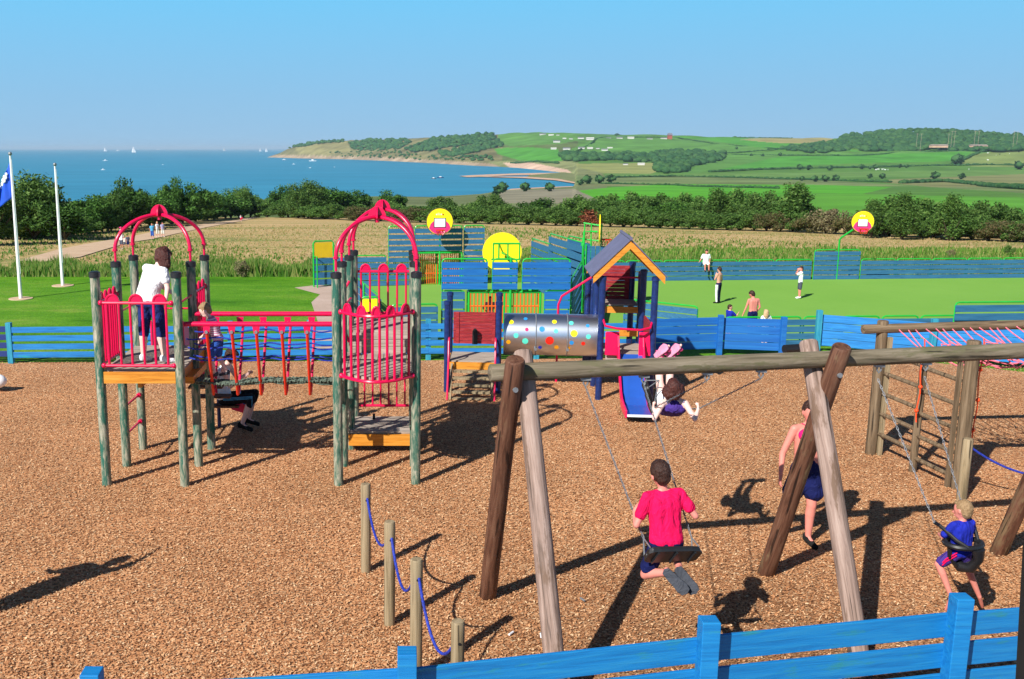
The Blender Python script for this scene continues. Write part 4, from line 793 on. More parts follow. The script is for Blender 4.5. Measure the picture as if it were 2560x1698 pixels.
mb = MB(); mb.tube([V(-2.9, 15.25, 0), V(-2.9, 15.25, .55)], .03, 8); mb.tube([V(-2.5, 15.28, 0), V(-2.5, 15.28, .3)], .025, 8); build(mb, 'slide_leg', M['navy'], A)
mb = MB(); 
for i in range(6): mb.beam(V(-3.5+.09*i, 14.12+.18*i, 1.42-.2*i), V(-2.98+.09*i, 14.12+.18*i, 1.42-.2*i), .19, .03)
build(mb, 'ramp_board', M['brownwood'], A, False)
# ------------------------------------------------------------------ rope bridge
B = thing('rope_bridge', 'red railed rope bridge with V shaped hangers between the domed towers', 'rope bridge', (-1.83, 12.9, 1.3))
yf, yb_ = 12.58, 13.26; zr = 2.16
build(MB().tube([V(-2.8, yf, zr), V(-.87, yf, zr)], .034, 10), 'handrail', M['red'], B); build(MB().tube([V(-2.8, yb_, zr+.02), V(-.85, yb_, zr+.02)], .034, 10), 'handrail', M['red'], B)
hx = [-2.513, -2.185, -1.868, -1.535, -1.207]
for i, x in enumerate(hx):
    x2 = x-.0; mb = MB(); mb.tube([V(x, yf, zr-.12), V(x-.005, 12.90, 1.17), V(x-.01, 12.94, 1.13)], .021, 8); build(mb, 'hanger_bar', M['red2'], B)
    mb = MB(); mb.tube([V(x2+.04, yb_, zr-.10), V(x, 12.98, 1.17), V(x-.01, 12.94, 1.13)], .019, 8); build(mb, 'hanger_bar', M['red'], B)
    for y_, s_ in ((yf, -1), (yb_, -1)):
        mb = MB().prism([V(x-.05, y_-.02, zr-.02), V(x+.05, y_-.02, zr-.02), V(x+.03, y_-.02, zr-.13), V(x-.03, y_-.02, zr-.13)], V(0, .03, 0)); build(mb, 'hanger_bracket', M['red'], B, False)
        build(MB().tube([V(x, y_-.05, zr-.1), V(x, y_+.02, zr-.1)], .022, 10), 'hanger_bolt', M['steel'], B)
def zig(x0, x1, y, z, amp, n=40, ph=0, yy=0.02): return [V(x0+(x1-x0)*k/n, y+yy*math.sin(k*1.1+ph), z+amp*math.sin(k*.55+ph)+.5*amp*math.sin(k*.21+ph)) for k in range(n+1)]
for y_, zz in ((12.66, 1.98), (12.74, 1.83), (12.80, 1.66), (13.2, 1.98), (13.14, 1.80), (13.06, 1.64)): build(MB().tube(zig(-2.8, -.87, y_, zz-.02, .014, ph=zz*5), .0105, 6), 'side_rope', M['rope_blue'], B)
mb = MB()
for y_ in (12.84, 12.9, 12.96, 13.02):
    for k in range(38):
        x = -2.8+1.93*k/38; sg = .018*(-1)**k; sag = -.05*math.exp(-((x+2.35)/.25)**2)
        mb.tube([V(x, y_-sg, 1.33+sag), V(x+.03, y_+sg, 1.345+sag), V(x+.056, y_-sg*.4, 1.33+sag)], .017, 6)
    mb.tube(zig(-2.8, -.87, y_+.02, 1.30, .012, ph=y_*9), .012, 6)
build(mb, 'chain_walkway', M['rope_dark'], B)
# ------------------------------------------------------------------ tower B (middle)
T = thing('play_tower', 'weathered green posted play tower with two red domes and a bowed red balcony', 'play tower', (-.3, 13.6, 0))
pL = [(-.817, 12.5), (-.79, 13.3), (-.73, 14.1), (-.70, 14.8)]; pR_ = [(.21, 12.55), (.2, 13.3), (.2, 14.1), (.2, 14.8)]
for p in pL+pR_: post(p, 2.85 if p[1] < 13 else 2.9, T)
mb = MB(); planks(mb, -.78, .17, 12.5, 13.7, 1.55, 12, 'y'); 
bowp = []
for k in range(13):
    t = k/12; bowp.append(V(-.75+.9*t, 12.5-.36*4*t*(1-t), 1.55))
for k in range(12):
    a_, b_ = bowp[k], bowp[k+1]; mb.prism([V(a_.x+.004, 12.5, 1.515), V(b_.x-.004, 12.5, 1.515), V(b_.x-.004, b_.y, 1.515), V(a_.x+.004, a_.y, 1.515)], V(0, 0, .035))
build(mb, 'deck', M['deck'], T, False)
mb = MB(); planks(mb, -.7, .17, 13.72, 14.85, 1.87, 8, 'x'); build(mb, 'upper_deck', M['deck'], T, False)
mb = MB()
for i in range(3): mb.box((-.265, 13.71, 1.59+.1*i), (.87, .025, .092))
build(mb, 'deck_riser', M['deck'], T, False)
mb = MB(); loops(mb, (-.76, 12.46, 0), (.16, 12.46, 0), 1.50, 2.34, 5, bow=.36, gap=.5, lh=.10, r=.018); build(mb, 'balcony_barrier', M['red'], T)
bar_part(T, (-.66, 14.83, 0), (.16, 14.83, 0), 1.93, 2.57, 3, gap=.5)
mb = MB(); mb.tube([V(-.66, 14.84, .47), V(.16, 14.84, .47)], .022, 8); mb.tube([V(-.66, 14.84, 1.5), V(.16, 14.84, 1.5)], .022, 8)
for k in range(6): mb.tube([V(-.55+.125*k, 14.84, .47), V(-.55+.125*k, 14.84, 1.5)], .015, 7)
build(mb, 'lower_barrier', M['red'], T)
mb = MB(); mb.box((-.28, 13.9, .2), (.92, .04, .17)); mb.box((-.74, 14.3, .2), (.03, .8, .17)); build(mb, 'lower_fascia', M['orangewood'], T, False)
mb = MB(); planks(mb, -.74, .17, 13.92, 14.76, .32, 6, 'x'); build(mb, 'lower_deck', M['deck'], T, False)
mb = MB(); mb.box((-.4, 14.6, .36), (.04, .04, .09)); build(mb, 'bolt_block', M['black'], T, False)
# red climbing hoops down the left side
mb = MB()
for dy, k_ in ((0, 1), (.5, .9)):
    mb.tube([V(-.72, 13.85+dy, 2.55), V(-.78, 13.8+dy, 2.45), V(-.84, 13.75+dy, 2.1), V(-.80, 13.72+dy, 1.9), V(-.72, 13.7+dy, 1.7)], .02, 8)
for z in (2.5, 2.3, 2.1, 1.9): mb.tube([V(-.72, 14.15, z), V(-.80, 14.4, z+.03), V(-.71, 14.75, z)], .018, 8)
mb.tube([V(-.70, 13.9, 2.3), V(-.74, 13.6, 2.28), V(-.76, 13.35, 2.3)], .018, 8); build(mb, 'climbing_hoop', M['red'], T)
mb = MB()
for k in range(6): mb.tube([V(-.79, 13.36+.12*k, 1.66), V(-.78, 13.36+.12*k, 2.3)], .014, 6)
build(mb, 'side_barrier', M['red'], T)
dome(T, [pL[0], pL[1], pR_[0], pR_[1]], 2.88, 3.52); dome(T, [pL[2], pL[3], pR_[2], pR_[3]], 2.9, 3.53)
# ------------------------------------------------------------------ low blue tower, tunnel and play house (turned about 6 degrees)
A0 = R(-6); ca0, sa0 = math.cos(A0), math.sin(A0)
def Q(u, v_, z=0, o_=(.86, 17.6)): return V(o_[0]+u*ca0-v_*sa0, o_[1]+u*sa0+v_*ca0, z)   # u right, v away
def qbox(mb, u0, u1, v0, v1, z0, z1):
    return mb.prism([Q(u0, v0, z0), Q(u1, v0, z0), Q(u1, v1, z0), Q(u0, v1, z0)], V(0, 0, z1-z0))
LT = thing('play_tower', 'low navy posted play deck with wooden steps, left of the spotted tunnel', 'play tower', Q(.45, .5))
for (u, v_) in ((0, 0), (.93, .0), (0, .85), (.93, .85)): post(Q(u, v_), 1.70 if v_ == 0 else 1.74, LT, .056, 'navy', 'navy')
mb = MB(); 
for i in range(8): qbox(mb, .05, .9, .02+.105*i, .115+.105*i, .55, .585)
build(mb, 'deck', M['deck'], LT, False)
build(qbox(qbox(MB(), .03, .9, -.035, -.005, .44, .57), .0, .03, 0, .85, .44, .57), 'fascia', M['orangewood'], LT, False)
mb = MB()
for i in range(10): qbox(mb, .07, .87, .83, .86, .75+.061*i, .805+.061*i)
qbox(mb, .12, .18, .815, .83, .75, 1.36); qbox(mb, .80, .86, .815, .83, .75, 1.36); build(mb, 'wall_panel', M['redboard'], LT, False)
mb = MB(); mb.prism([Q(.43, .81, .74), Q(.53, .81, .74), Q(.53, .81, .98), Q(.51, .81, 1.03), Q(.48, .81, 1.05), Q(.45, .81, 1.03), Q(.43, .81, .98)], Q(0, .02)-Q(0, 0)+V(0, 0, 0)); build(mb, 'peep_slot', M['black'], LT, False)
mb = MB()
for i in range(5): z = .44-.105*i; qbox(mb, .12, .80, -.16-.10*i, -.05-.10*i, z-.04, z)
build(mb, 'step', M['bollwood'], LT, False)
mb = MB()
for u in (.09, .83): mb.beam(Q(u, -.02, .52), Q(u, -.58, -.02), .035, .09)
build(mb, 'stringer', M['bollwood'], LT, False)
for u in (.04, .88):
    build(MB().tube([Q(u, 0, 1.02), Q(u, -.12, 1.02), Q(u, -.17, .96), Q(u, -.22, .6), Q(u, -.62, .0)], .018, 8), 'handrail', M['red'], LT)
TU = thing('play_tunnel', 'shiny steel crawl tunnel covered with coloured spots', 'play tunnel', Q(1.9, .45, 1.0))
tz, tr, v0_ = 1.02, .385, .48; nseg = 48
def tpos(u, a, r=tr): return Q(u, v0_-r*math.cos(a), tz+r*math.sin(a))     # a = 0 faces the camera
for k, (u0, u1) in enumerate(((1.02, 1.60), (1.615, 2.17), (2.185, 2.80))):
    mb = MB(); vs = []; 
    for u in (u0, u1):
        for rr in (tr, tr-.012): vs += [tpos(u, 2*math.pi*i/nseg, rr) for i in range(nseg)]
    fs = []
    for i in range(nseg): j = (i+1) % nseg; fs += [(i, j, 2*nseg+j, 2*nseg+i), (nseg+i, 3*nseg+i, 3*nseg+j, nseg+j), (i, nseg+i, nseg+j, j), (2*nseg+i, 2*nseg+j, 3*nseg+j, 3*nseg+i)]
    build(mb.add(vs, fs), 'tunnel_shell', M['brushed'], TU)
for u in (1.607, 2.178):
    build(MB().tube([tpos(u, 2*math.pi*i/32, tr+.008) for i in range(32)], .010, 6, closed=True), 'tunnel_clamp', M['steel'], TU); p = tpos(u, -.55, tr+.02); build(MB().box(p, (.05, .03, .05)), 'clamp_bolt', M['steel'], TU, False)
sp = {'y': M['yellow'], 't': plain('turquoise_spot', (.10, .72, .55), .4, .03, 2), 'b': plain('blue_spot', (.02, .27, .68), .35, .05, 2), 'd': plain('deep_blue_spot', (.01, .04, .5), .35, .05, 2), 'r': plain('red_spot', (.85, .02, .01), .35, .03, 2), 'm': plain('magenta_spot', (.7, .02, .15), .35, .03, 2), 'o': plain('orange_spot', (.85, .36, .01), .35, .03, 2)}
# (x, y in the photograph, radius m, colour) mapped onto the barrel
for fx, fy, r_, k in [(1278, 805, .045, 'y'), (1314, 797, .035, 'b'), (1317, 824, .032, 'm'), (1290, 839, .045, 't'), (1313, 853, .055, 't'), (1271, 855, .04, 'o'), (1355, 823, .05, 'b'), (1386, 805, .042, 'y'), (1390, 828, .038, 't'), (1374, 852, .075, 'r'), (1350, 869, .034, 'd'), (1391, 868, .042, 'o'), (1428, 808, .042, 't'), (1469, 815, .032, 'b'), (1435, 834, .062, 'y'), (1471, 842, .042, 't'), (1429, 857, .040, 'b'), (1458, 859, .036, 'r'), (1421, 871, .038, 'o')]:
    r0 = ray(fx/S, fy/S); best = None
    for Yk in np.arange(16.6, 18.4, .01):
        P_ = V(r0[0]/r0[1]*Yk, Yk, H+r0[2]/r0[1]*Yk); d_ = P_-V(.86, 17.6, 0); uu = d_.x*ca0+d_.y*sa0; vv = -d_.x*sa0+d_.y*ca0
        if (vv-v0_)**2+(P_.z-tz)**2 < (tr+.004)**2: best = (uu, math.atan2(P_.z-tz, -(vv-v0_))); break
    if not best: continue
    u_, a_ = best; vs = [tpos(u_, a_, tr+.004)]+[tpos(u_+r_*math.cos(2*math.pi*i/20), a_+r_*math.sin(2*math.pi*i/20)/tr, tr+.004) for i in range(20)]
    build(MB().add(vs, [(0, 1+i, 1+(i+1) % 20) for i in range(20)]), 'spot', sp[k], TU)
# play house
HO = thing('play_house', 'play house on navy posts with slate roof, orange bargeboards and blue slide', 'play house', Q(3.2, .6))
u0, u1 = 2.72, 3.62
for (u, v_, h) in ((u0, -.28, 2.22), (u1, -.28, 2.22), (u0, .75, 2.22), (u1-.06, .75, 2.22), (u0+.02, 1.75, 2.05), (u1-.14, 1.75, 2.25), (u1-.0, 1.45, 2.05), (u0-.12, 1.25, 1.95)): post(Q(u, v_), h, HO, .058, 'navy', 'navy')
uc = (u0+u1)/2-.015
def roofp(sg, dz, th, v0, v1, w_=.65, zt_=2.86, ze=2.21, mat=M['roof'], nm='roof'):
    e_ = uc+sg*w_; P_ = [Q(uc, v0, zt_+dz), Q(e_, v0, ze+dz), Q(e_, v1, ze+dz), Q(uc, v1, zt_+dz)]; return build(MB().prism(P_, V(0, 0, th)), nm, mat, HO, False)
roofp(-1, 0, .02, -.42, 1.05); roofp(1, 0, .02, -.42, 1.05)
for v_ in (-.40, .98):
    for sg in (-1, 1):
        e_ = uc+sg*.61; mb = MB().prism([Q(uc, v_, 2.845), Q(e_, v_, 2.235), Q(e_, v_, 2.10), Q(uc, v_, 2.705)] if sg < 0 else [Q(uc, v_, 2.845), Q(uc, v_, 2.705), Q(e_, v_, 2.10), Q(e_, v_, 2.235)], Q(0, .035)-Q(0, 0)); build(mb, 'bargeboard', M['orangewood'], HO, False)
build(MB().tube([Q(uc, -.46, 2.885), Q(uc, 1.08, 2.885)], .028, 8), 'ridge_cap', M['roof'], HO)
mb = MB()
for i in range(6): qbox(mb, u0, u1, -.22+.16*i, -.07+.16*i, .80, .835)
qbox(mb, u0+.1, u1-.1, -.26, -.23, .68, .80); build(mb, 'deck', M['deck'], HO, False)
mb = MB(); qbox(mb, u0+.45, u1-.1, .80, .83, .95, 1.10); qbox(mb, u0+.04, u1-.1, 1.0, 1.03, 1.36, 1.48); build(mb, 'fascia', M['orangewood'], HO, False)
mb = MB()
for i in range(6): qbox(mb, u0+.04, u1-.1, 1.04+.12*i, 1.15+.12*i, 1.49, 1.52)
build(mb, 'upper_deck', M['deck'], HO, False)
mb = MB()
for i in range(9): qbox(mb, u0+.05, u1-.16, 1.72, 1.745, 1.52+.073*i, 1.586+.073*i)
qbox(mb, u1-.28, u1-.2, 1.705, 1.72, 1.52, 2.17); build(mb, 'wall_panel', M['redboard'], HO, False)
mb = MB()
for i in range(9): qbox(mb, u1-.03, u1-.0, .75, 1.7, 1.42+.073*i, 1.486+.073*i); 
for i in range(7): qbox(mb, u1-.03, u1-.0, -.22, .7, .86+.073*i, .926+.073*i)
for i in range(6): qbox(mb, u0-.0, u0+.03, .8, 1.2, 1.3+.073*i, 1.366+.073*i)
build(mb, 'side_panel', M['redboard'], HO, False)
build(MB().tube([Q(u0+.05, 1.0, 2.05), Q(u1-.1, 1.0, 2.03)], .016, 8), 'grab_rail', M['red'], HO)
build(MB().tube([Q(u0+.03, -.30, 1.46), Q(u0+.06, -.42, 1.36), Q(u0+.25, -.5, 1.33), Q(u1-.25, -.5, 1.31), Q(u1-.07, -.42, 1.34), Q(u1-.03, -.30, 1.42)], .02, 8), 'front_rail', M['red'], HO)
build(MB().tube([Q(u0-.02, .85, 2.1), Q(u0-.62, 1.0, 1.66), Q(u0-.68, 1.0, 1.5), Q(u0-.68, 1.0, 0)], .022, 8), 'fire_pole', M['red'], HO)
mb = MB(); mb.ball(Q(u0+.2, 1.68, 1.62), (.09, .03, .07)); build(mb, 'steering_knob', M['black'], HO)
for (ua, ub) in ((u0+.08, u0+.30), (u1-.24, u1-.06)):
    build(MB().prism([Q(ua, -.34, .82), Q(ub+.03, -.34, .82), Q(ub, -.34, 1.24), Q(ua, -.34, 1.24)], Q(0, .03)-Q(0, 0)), 'slide_hood', M['pinkplastic'], HO, False, bev=.01)
us = u0+.52
spts = [Q(us, -.30, .84), Q(us, -.44, .80), Q(us, -.72, .52), Q(us, -1.02, .24), Q(us, -1.2, .15), Q(us, -1.45, .13), Q(us, -1.82, .14)]
chute([(p.x, p.y, p.z) for p in spts], .20, lambda i: [.4, .2, .12, .12, .12, .11, .08][i], M['chuteblue'], M['pinkplastic'], HO)
build(MB().prism([Q(us-.2, -1.82, .12), Q(us+.2, -1.82, .12), Q(us+.2, -1.82, .155), Q(us-.2, -1.82, .155)], Q(0, -.03)-Q(0, 0)), 'slide_lip', M['white'], HO, False)
# ------------------------------------------------------------------ rope bollards
prev = None
mats_ = ['bollwood', 'bollwood', 'palewood', 'bollwood']
BP = [(V(-.36, 9.76, 0), .97, 'farthest rope bollard, nearest the two domed tower'), (V(-.097, 8.58, 0), 1.02, 'second rope bollard from the far end, with a rope hole near its top'), (V(.135, 7.6, 0), 1.08, 'third rope bollard, the cracked grey one rising behind the blue fence post'), (V(.44, 6.95, 0), .86, 'nearest rope bollard, short yellowish post just behind the blue fence')]
for p, h, ds in BP:
    t_ = thing('bollard', ds, 'bollard', p, 'timber bollards linked by blue rope'); rr = .052
    spar('post', p-V(0, 0, .1), p+V(0, 0, h), rr, M['bollwood'], t_, n=20, rough=.002)
    build(MB().tube([p+V(.012, -rr-.001, h-.16), p+V(.012, -rr+.02, h-.16)], .012, 10), 'rope_hole', M['black'], t_)
def rope(name, p0, p1, sag, mat, r=.011, n=16, wob=0):
    pts = [Vector(p0).lerp(Vector(p1), k/n)+V(wob*math.sin(k*1.7), wob*math.cos(k*2.1), -sag*4*(k/n)*(1-k/n)) for k in range(n+1)]
    return MB().tube(pts, r, 8)
for i in range(3):
    a_, ha, _ = BP[i]; b_, hb, _ = BP[i+1]
    o = build(rope('r', a_+V(.02, -.045, ha-.14), b_+V(-.03, .045, hb-.22), .2+.05*i, None, .0125), 'rope', M['rope_blue'], None, origin=a_); tag(o, ['blue rope sagging between the farthest and second bollards', 'blue rope sagging between the second and third bollards', 'longest blue rope sagging between the third and nearest bollards'][i], 'rope', 'blue ropes linking the bollards')
# ------------------------------------------------------------------ swing frame
SW = thing('swing_set', 'large timber swing frame of crossed logs with a long grey beam', 'swing frame', (3.6, 8.9, 0))
ud = V(2.86, .54, 0).normalized(); nd = V(-ud.y, ud.x, 0)
Bm0 = V(1.07, 8.44, 2.47)
def bp_(s_, z=0): return Bm0+ud*s_+V(0, 0, z)
spar('beam', bp_(-.29), bp_(6.9), .078, M['beamwood'], SW, n=22, rough=.004)
frames = [(0, V(.875, 9.2, 0)), (2.83, V(3.85, 9.74, 0)), (5.72, V(6.62, 10.28, 0))]
tops = [((1190, 832), (1207, 814)), ((1945, 802), (1866, 790)), None]
for i, (s_, bs) in enumerate(frames):
    near_top = bs+(bp_(s_)-bs)*0; c = bp_(s_)
    # brown leg: far foot, top on the near side of the beam
    tb = c-nd*.20+V(0, 0, .13)-ud*.03
    if tops[i]: q = D(*tops[i][0], tb.y); tb = V(q.x, q.y, q.z)
    spar('leg', bs-V(0, 0, .08), tb, .085, M['brownwood'], SW, n=20, rough=.006)
    fp = V(c.x*2-bs.x, c.y*2-bs.y, 0)+ud*(-.0); tt = c+nd*.22+V(0, 0, .16)+ud*.09
    if tops[i]: q = D(*tops[i][1], tt.y); tt = V(q.x, q.y, q.z)
    if i == 0: fp = V(0, 0, 0)+G(1300, 1640)*0+G(1296, 1668)
    if i == 1: fp = G(1996, 1560)
    spar('leg', fp-V(0, 0, .08), tt, .085, M['palewood'], SW, n=20, rough=.006)
    bq = c-nd*.085+V(0, 0, -.12); build(MB().tube([bs.lerp(tb, .90)-nd*.07, bs.lerp(tb, .90)-nd*.105], .024, 8), 'bolt', M['steel'], SW)
# ------------------------------------------------------------------ chains
def chain(name, pts, parent, L=.034, rr=.0032, w_=.0075):
    P_ = [Vector(p) for p in pts]; mb = MB(); seg = []; 
    for a_, b_ in zip(P_[:-1], P_[1:]):
        n_ = max(1, round((b_-a_).length/L)); seg += [(a_.lerp(b_, k/n_), a_.lerp(b_, (k+1)/n_)) for k in range(n_)]
    for k, (a_, b_) in enumerate(seg):
        d = (b_-a_).normalized(); s_ = d.orthogonal().normalized(); s_ = s_ if k % 2 else d.cross(s_); m_ = (a_+b_)/2; l2 = (b_-a_).length*.66
        mb.tube([m_+d*l2*math.cos(t_*math.pi/4)+s_*w_*math.sin(t_*math.pi/4) for t_ in range(8)], rr, 5, closed=True)
    return build(mb, name, M['chainsteel'], parent)
def shackle(s_, parent, off=0):
    c = bp_(s_, -.08); mb = MB(); mb.box(c+V(0, 0, -.01), (.09, .05, .02)); mb.tube([c+V(-.015, 0, 0), c+V(-.02, 0, -.05), c+V(0, .0, -.08), c+V(.02, 0, -.05), c+V(.015, 0, 0)], .009, 6); build(mb, 'shackle', M['steel'], parent); return c+V(0, 0, -.08)
def solve_s(x):    # distance along the beam whose image is at column x
    lo, hi = -1, 8
    for _ in range(40):
        m_ = (lo+hi)/2; p = bp_(m_); d_ = p.y*CP-(p.z-H)*SP; px_ = (CX+F*p.x/d_)/S
        if px_ < x: lo = m_
        else: hi = m_
    return lo
hooks = {k: solve_s(x) for k, x in dict(a=1353, b=1488, c=1634, d=1759, e=2032, f=2140, g=2268).items()}
# ------------------------------------------------------------------ climbing frame with pink net
CF = thing('climbing_net_set', 'timber climbing frame with ladder bars and a pink scramble net on the right', 'climbing frame', (7.8, 13.2, 0))
c1, c2, c3, c4_ = V(6.9, 13.85, 0), V(7.11, 13.05, 0), V(7.35, 12.36, 0), V(7.17, 11.95, 0)
for p, h, r_ in ((c1, 1.98, .075), (c2, 1.50, .05), (c3, 1.98, .085)): spar('post', p-V(0, 0, .08), p+V(0, 0, h), r_, M['framewood'], CF, n=18, rough=.003)
mb = MB()
for sd_ in (1,): mb.beam(c1+V(.10, -.05, 0), c1+V(.10, -.05, 1.75), .06, .06)
build(mb, 'ladder_stile', M['bollwood'], CF, False); mb = MB(); mb.beam(c3+V(-.12, .04, 0), c3+V(-.12, .04, 1.7), .05, .05); build(mb, 'ladder_stile', M['framewood'], CF, False)
mb = MB()
for k in range(5): z = .32+.30*k; mb.tube([c1+V(.08, -.05, z), c2+V(0, 0, z-.02)], .031, 8)
for k in range(5): z = .20+.32*k; mb.tube([c2+V(0, 0, z), c3+V(-.1, .03, z-.03)], .031, 8)
build(mb, 'ladder_bar', M['framewood'], CF)
lgA = V(6.60, 13.80, 1.87); lgB = V(10.6, 14.05, 1.93); spar('top_log', lgA, lgB, .068, M['framewood'], CF, n=16, rough=.004)
lnA = V(7.05, 12.35, 1.80); lnB = V(10.9, 12.6, 1.86); spar('near_log', lnA, lnB, .06, M['framewood'], CF, n=16, rough=.004)
spar('post', V(9.9, 14.0, -.1), V(9.9, 14.0, 2.0), .075, M['framewood'], CF, n=16); spar('post', V(10.2, 12.5, -.1), V(10.2, 12.5, 1.98), .075, M['framewood'], CF, n=16)
mb = MB(); n1_ = 26
def netp(i, t):
    a_ = lgA.lerp(lgB, .12+.86*i/n1_)+V(0, 0, .02); b_ = lnA.lerp(lnB, .06+.9*(i+1.2)/n1_); p = a_.lerp(b_, t); p.z -= .28*math.sin(math.pi*min(1, t*1.05))*(.8+.2*math.sin(i*1.3)); p.x += .02*math.sin(i*2+t*9); return p
for i in range(n1_+1): mb.tube([netp(i, t/8) for t in range(9)], .0085, 5)
for t in (.3, .5, .68, .84): mb.tube([netp(i/3, t+.035*math.sin(i*2.1)) for i in range(3*n1_+1)], .0085, 5)
build(mb, 'scramble_net', M['rope_pink'], CF)
mb = MB()
for i in range(24):
    x0_ = 7.3+.13*i; mb.tube([V(x0_+.1*math.sin(i*2.3), 12.95, 1.62), V(x0_+.14, 12.8, 1.55+.05*math.sin(i*3)), V(x0_+.28+.08*math.cos(i*1.7), 12.7, 1.6+.05*math.cos(i))], .011, 5)
build(mb, 'bunched_net', M['rope_pink'], CF)
def knotrope(x, yt, Y, zb, ds, mat='rope_orange'):
    p = D(x, yt, Y); mb = MB(); zt_ = p.z+.1; pts = [V(p.x+.012*math.sin(k*.9), Y, zt_-(zt_-zb)*k/14) for k in range(15)]; mb.tube(pts, .0095, 6)
    for k in (4, 8, 12): mb.ball(pts[k], .028, 8, 6)
    o = build(mb, 'climbing_rope', M[mat], None, origin=V(p.x, Y, zb)); tag(o, ds, 'rope', 'orange knotted ropes under the climbing frame')
knotrope(2133, 800, 12.9, .75, 'orange knotted rope hanging beside the middle ladder post'); knotrope(2270, 800, 12.5, .55, 'orange knotted rope hanging right of the thick climbing frame post')
t_ = thing('bollard', 'squared pale bollard standing against the foot of the climbing frame, holding a dark blue rope', 'bollard', c4_, 'timber bollards linked by blue rope'); spar('post', c4_-V(0, 0, .1), c4_+V(0, 0, .80), .062, M['bollwood'], t_, n=14)
o = build(rope('r', c4_+V(.06, 0, .68), V(9.2, 11.6, .78), .38, None, .014, 24), 'rope', M['rope_blue'], None, origin=c4_); tag(o, 'dark blue rope sagging from the bollard by the climbing frame out of the right edge', 'rope', 'blue ropes linking the bollards')
# ------------------------------------------------------------------ blue board fences
def fence(name_label, P_, h, nb, bh, mat, pmat, post_h, side=-1, z_of=None, posts=True, psz=.11, z0=.10, gap=None, group='blue board fences round the playground'):
    P_ = [Vector(p) for p in P_]; rt = thing('board_fence', name_label, 'fence', P_[0], group)
    for i in range(len(P_)-1):
        a_, b_ = P_[i], P_[i+1]; d = b_-a_; L_ = d.length; d.normalize(); n_ = V(-d.y, d.x, 0)*side
        pitch = (h-z0)/nb
        for k in range(nb):
            z = z0+pitch*k+pitch/2; me = MB().box((0, 0, 0), (L_-.006, .028, bh)); o = build(me, 'board', mat, rt, False, bev=.004)
            for v_ in o.data.vertices: v_.co += rt.location     # back to a local shape
            o.location = (a_+b_)/2+n_*(psz/2+.016)+V(0, 0, z+.004*math.sin(i*3+k*5))-rt.location; o.rotation_euler.z = math.atan2(d.y, d.x)
            o.rotation_euler.y = -math.atan2(b_.z-a_.z, L_)
            if bh > .18:
                for q in (a_+d*.03, b_-d*.03):
                    mb2 = MB()
                    for dz in (-.05, .05): c_ = q+n_*(psz/2+.031)+V(0, 0, z+dz); mb2.tube([c_, c_+n_*.003], .006, 8)
                    build(mb2, 'screw', M['darkframe'], rt)
    if posts:
        for p in (P_[1:] if 'left half' in name_label else P_):
            o = build(MB().box((0, 0, post_h/2-.1), (psz, psz, post_h+.2)), 'post', pmat, rt, False, bev=.006)
            for v_ in o.data.vertices: v_.co += rt.location
            o.location = p-rt.location
    return rt
fence('long blue board fence behind the left half of the playground, lawn showing through its gaps', [(-8.03, 20.06, 0), (-5.2, 20.2, 0), (-3.55, 20.25, 0), (-1.9, 20.35, 0), (.6, 20.5, 0), (2.9, 20.5, 0), (5.1, 20.6, 0)], .80, 4, .118, M['bluefence'], M['teal'], .86, side=-1)
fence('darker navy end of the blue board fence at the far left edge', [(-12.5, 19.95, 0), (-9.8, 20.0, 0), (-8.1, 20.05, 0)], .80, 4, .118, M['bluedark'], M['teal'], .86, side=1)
fence('short bright blue board fence with three posts, right of the play house', [(5.25, 20.75, 0), (6.95, 21.0, 0), (8.22, 20.75, 0)], .80, 4, .165, M['muganear'], M['muganear'], .86, side=1)
fence('blue board fence running behind the pink net on the right', [(9.25, 21.4, 0), (11.2, 20.3, 0), (13.1, 19.2, 0), (15.4, 17.9, 0)], .80, 4, .16, M['bluefence'], M['teal'], .90, side=1)
fence('near blue board fence crossing the bottom right corner', [tuple(G(212, 1555, 1.0).xy)+(-.20,), (.046, 5.86, -.005), (2.13, 6.28, .0), (4.13, 6.74, -.05), (6.2, 7.2, -.12)], 1.075, 4, .19, M['bluenear'], M['bluenear'], 1.22, side=1, psz=.125)
o = thing('dark_post', 'tall black post close to the camera at the right edge', 'post', (2.40, 3.5, 0)); 
build(MB().beam(D(2372, 1262, 3.5)+V(.028, 0, 0), D(2346, 1600, 3.5)+V(.040, 0, 0), .06, .05), 'post', M['darkframe'], o, False)
# things on the ground in the gap and around
o = build(MB().tube([G(1795, 804, .45)+V(.1, -.1, 0), G(1868, 803, .45)], .09, 12), 'black_bench', M['black'], None, origin=V(8.8, 21.2, 0)); tag(o, 'black tube barrier lying across the gap in the blue fence', 'barrier')
for (x, y, a_, c_, ds) in [(1180, 1462, .9, 'white', 'white cigarette end on the chips left of the pale swing leg'), (1249, 1467, 1.5, 'white', 'white scrap standing beside the foot of the pale swing leg'), (1345, 1384, -1.1, 'steel', 'bluish scrap on the chips under the swings')]:
    p = G(x, y, .02); d = V(math.cos(a_), math.sin(a_), 0)*.035; o = build(MB().tube([p-d, p+d], .010, 8), 'litter', M[c_], None, origin=p); tag(o, ds, 'litter', 'scraps lying on the bark chips')
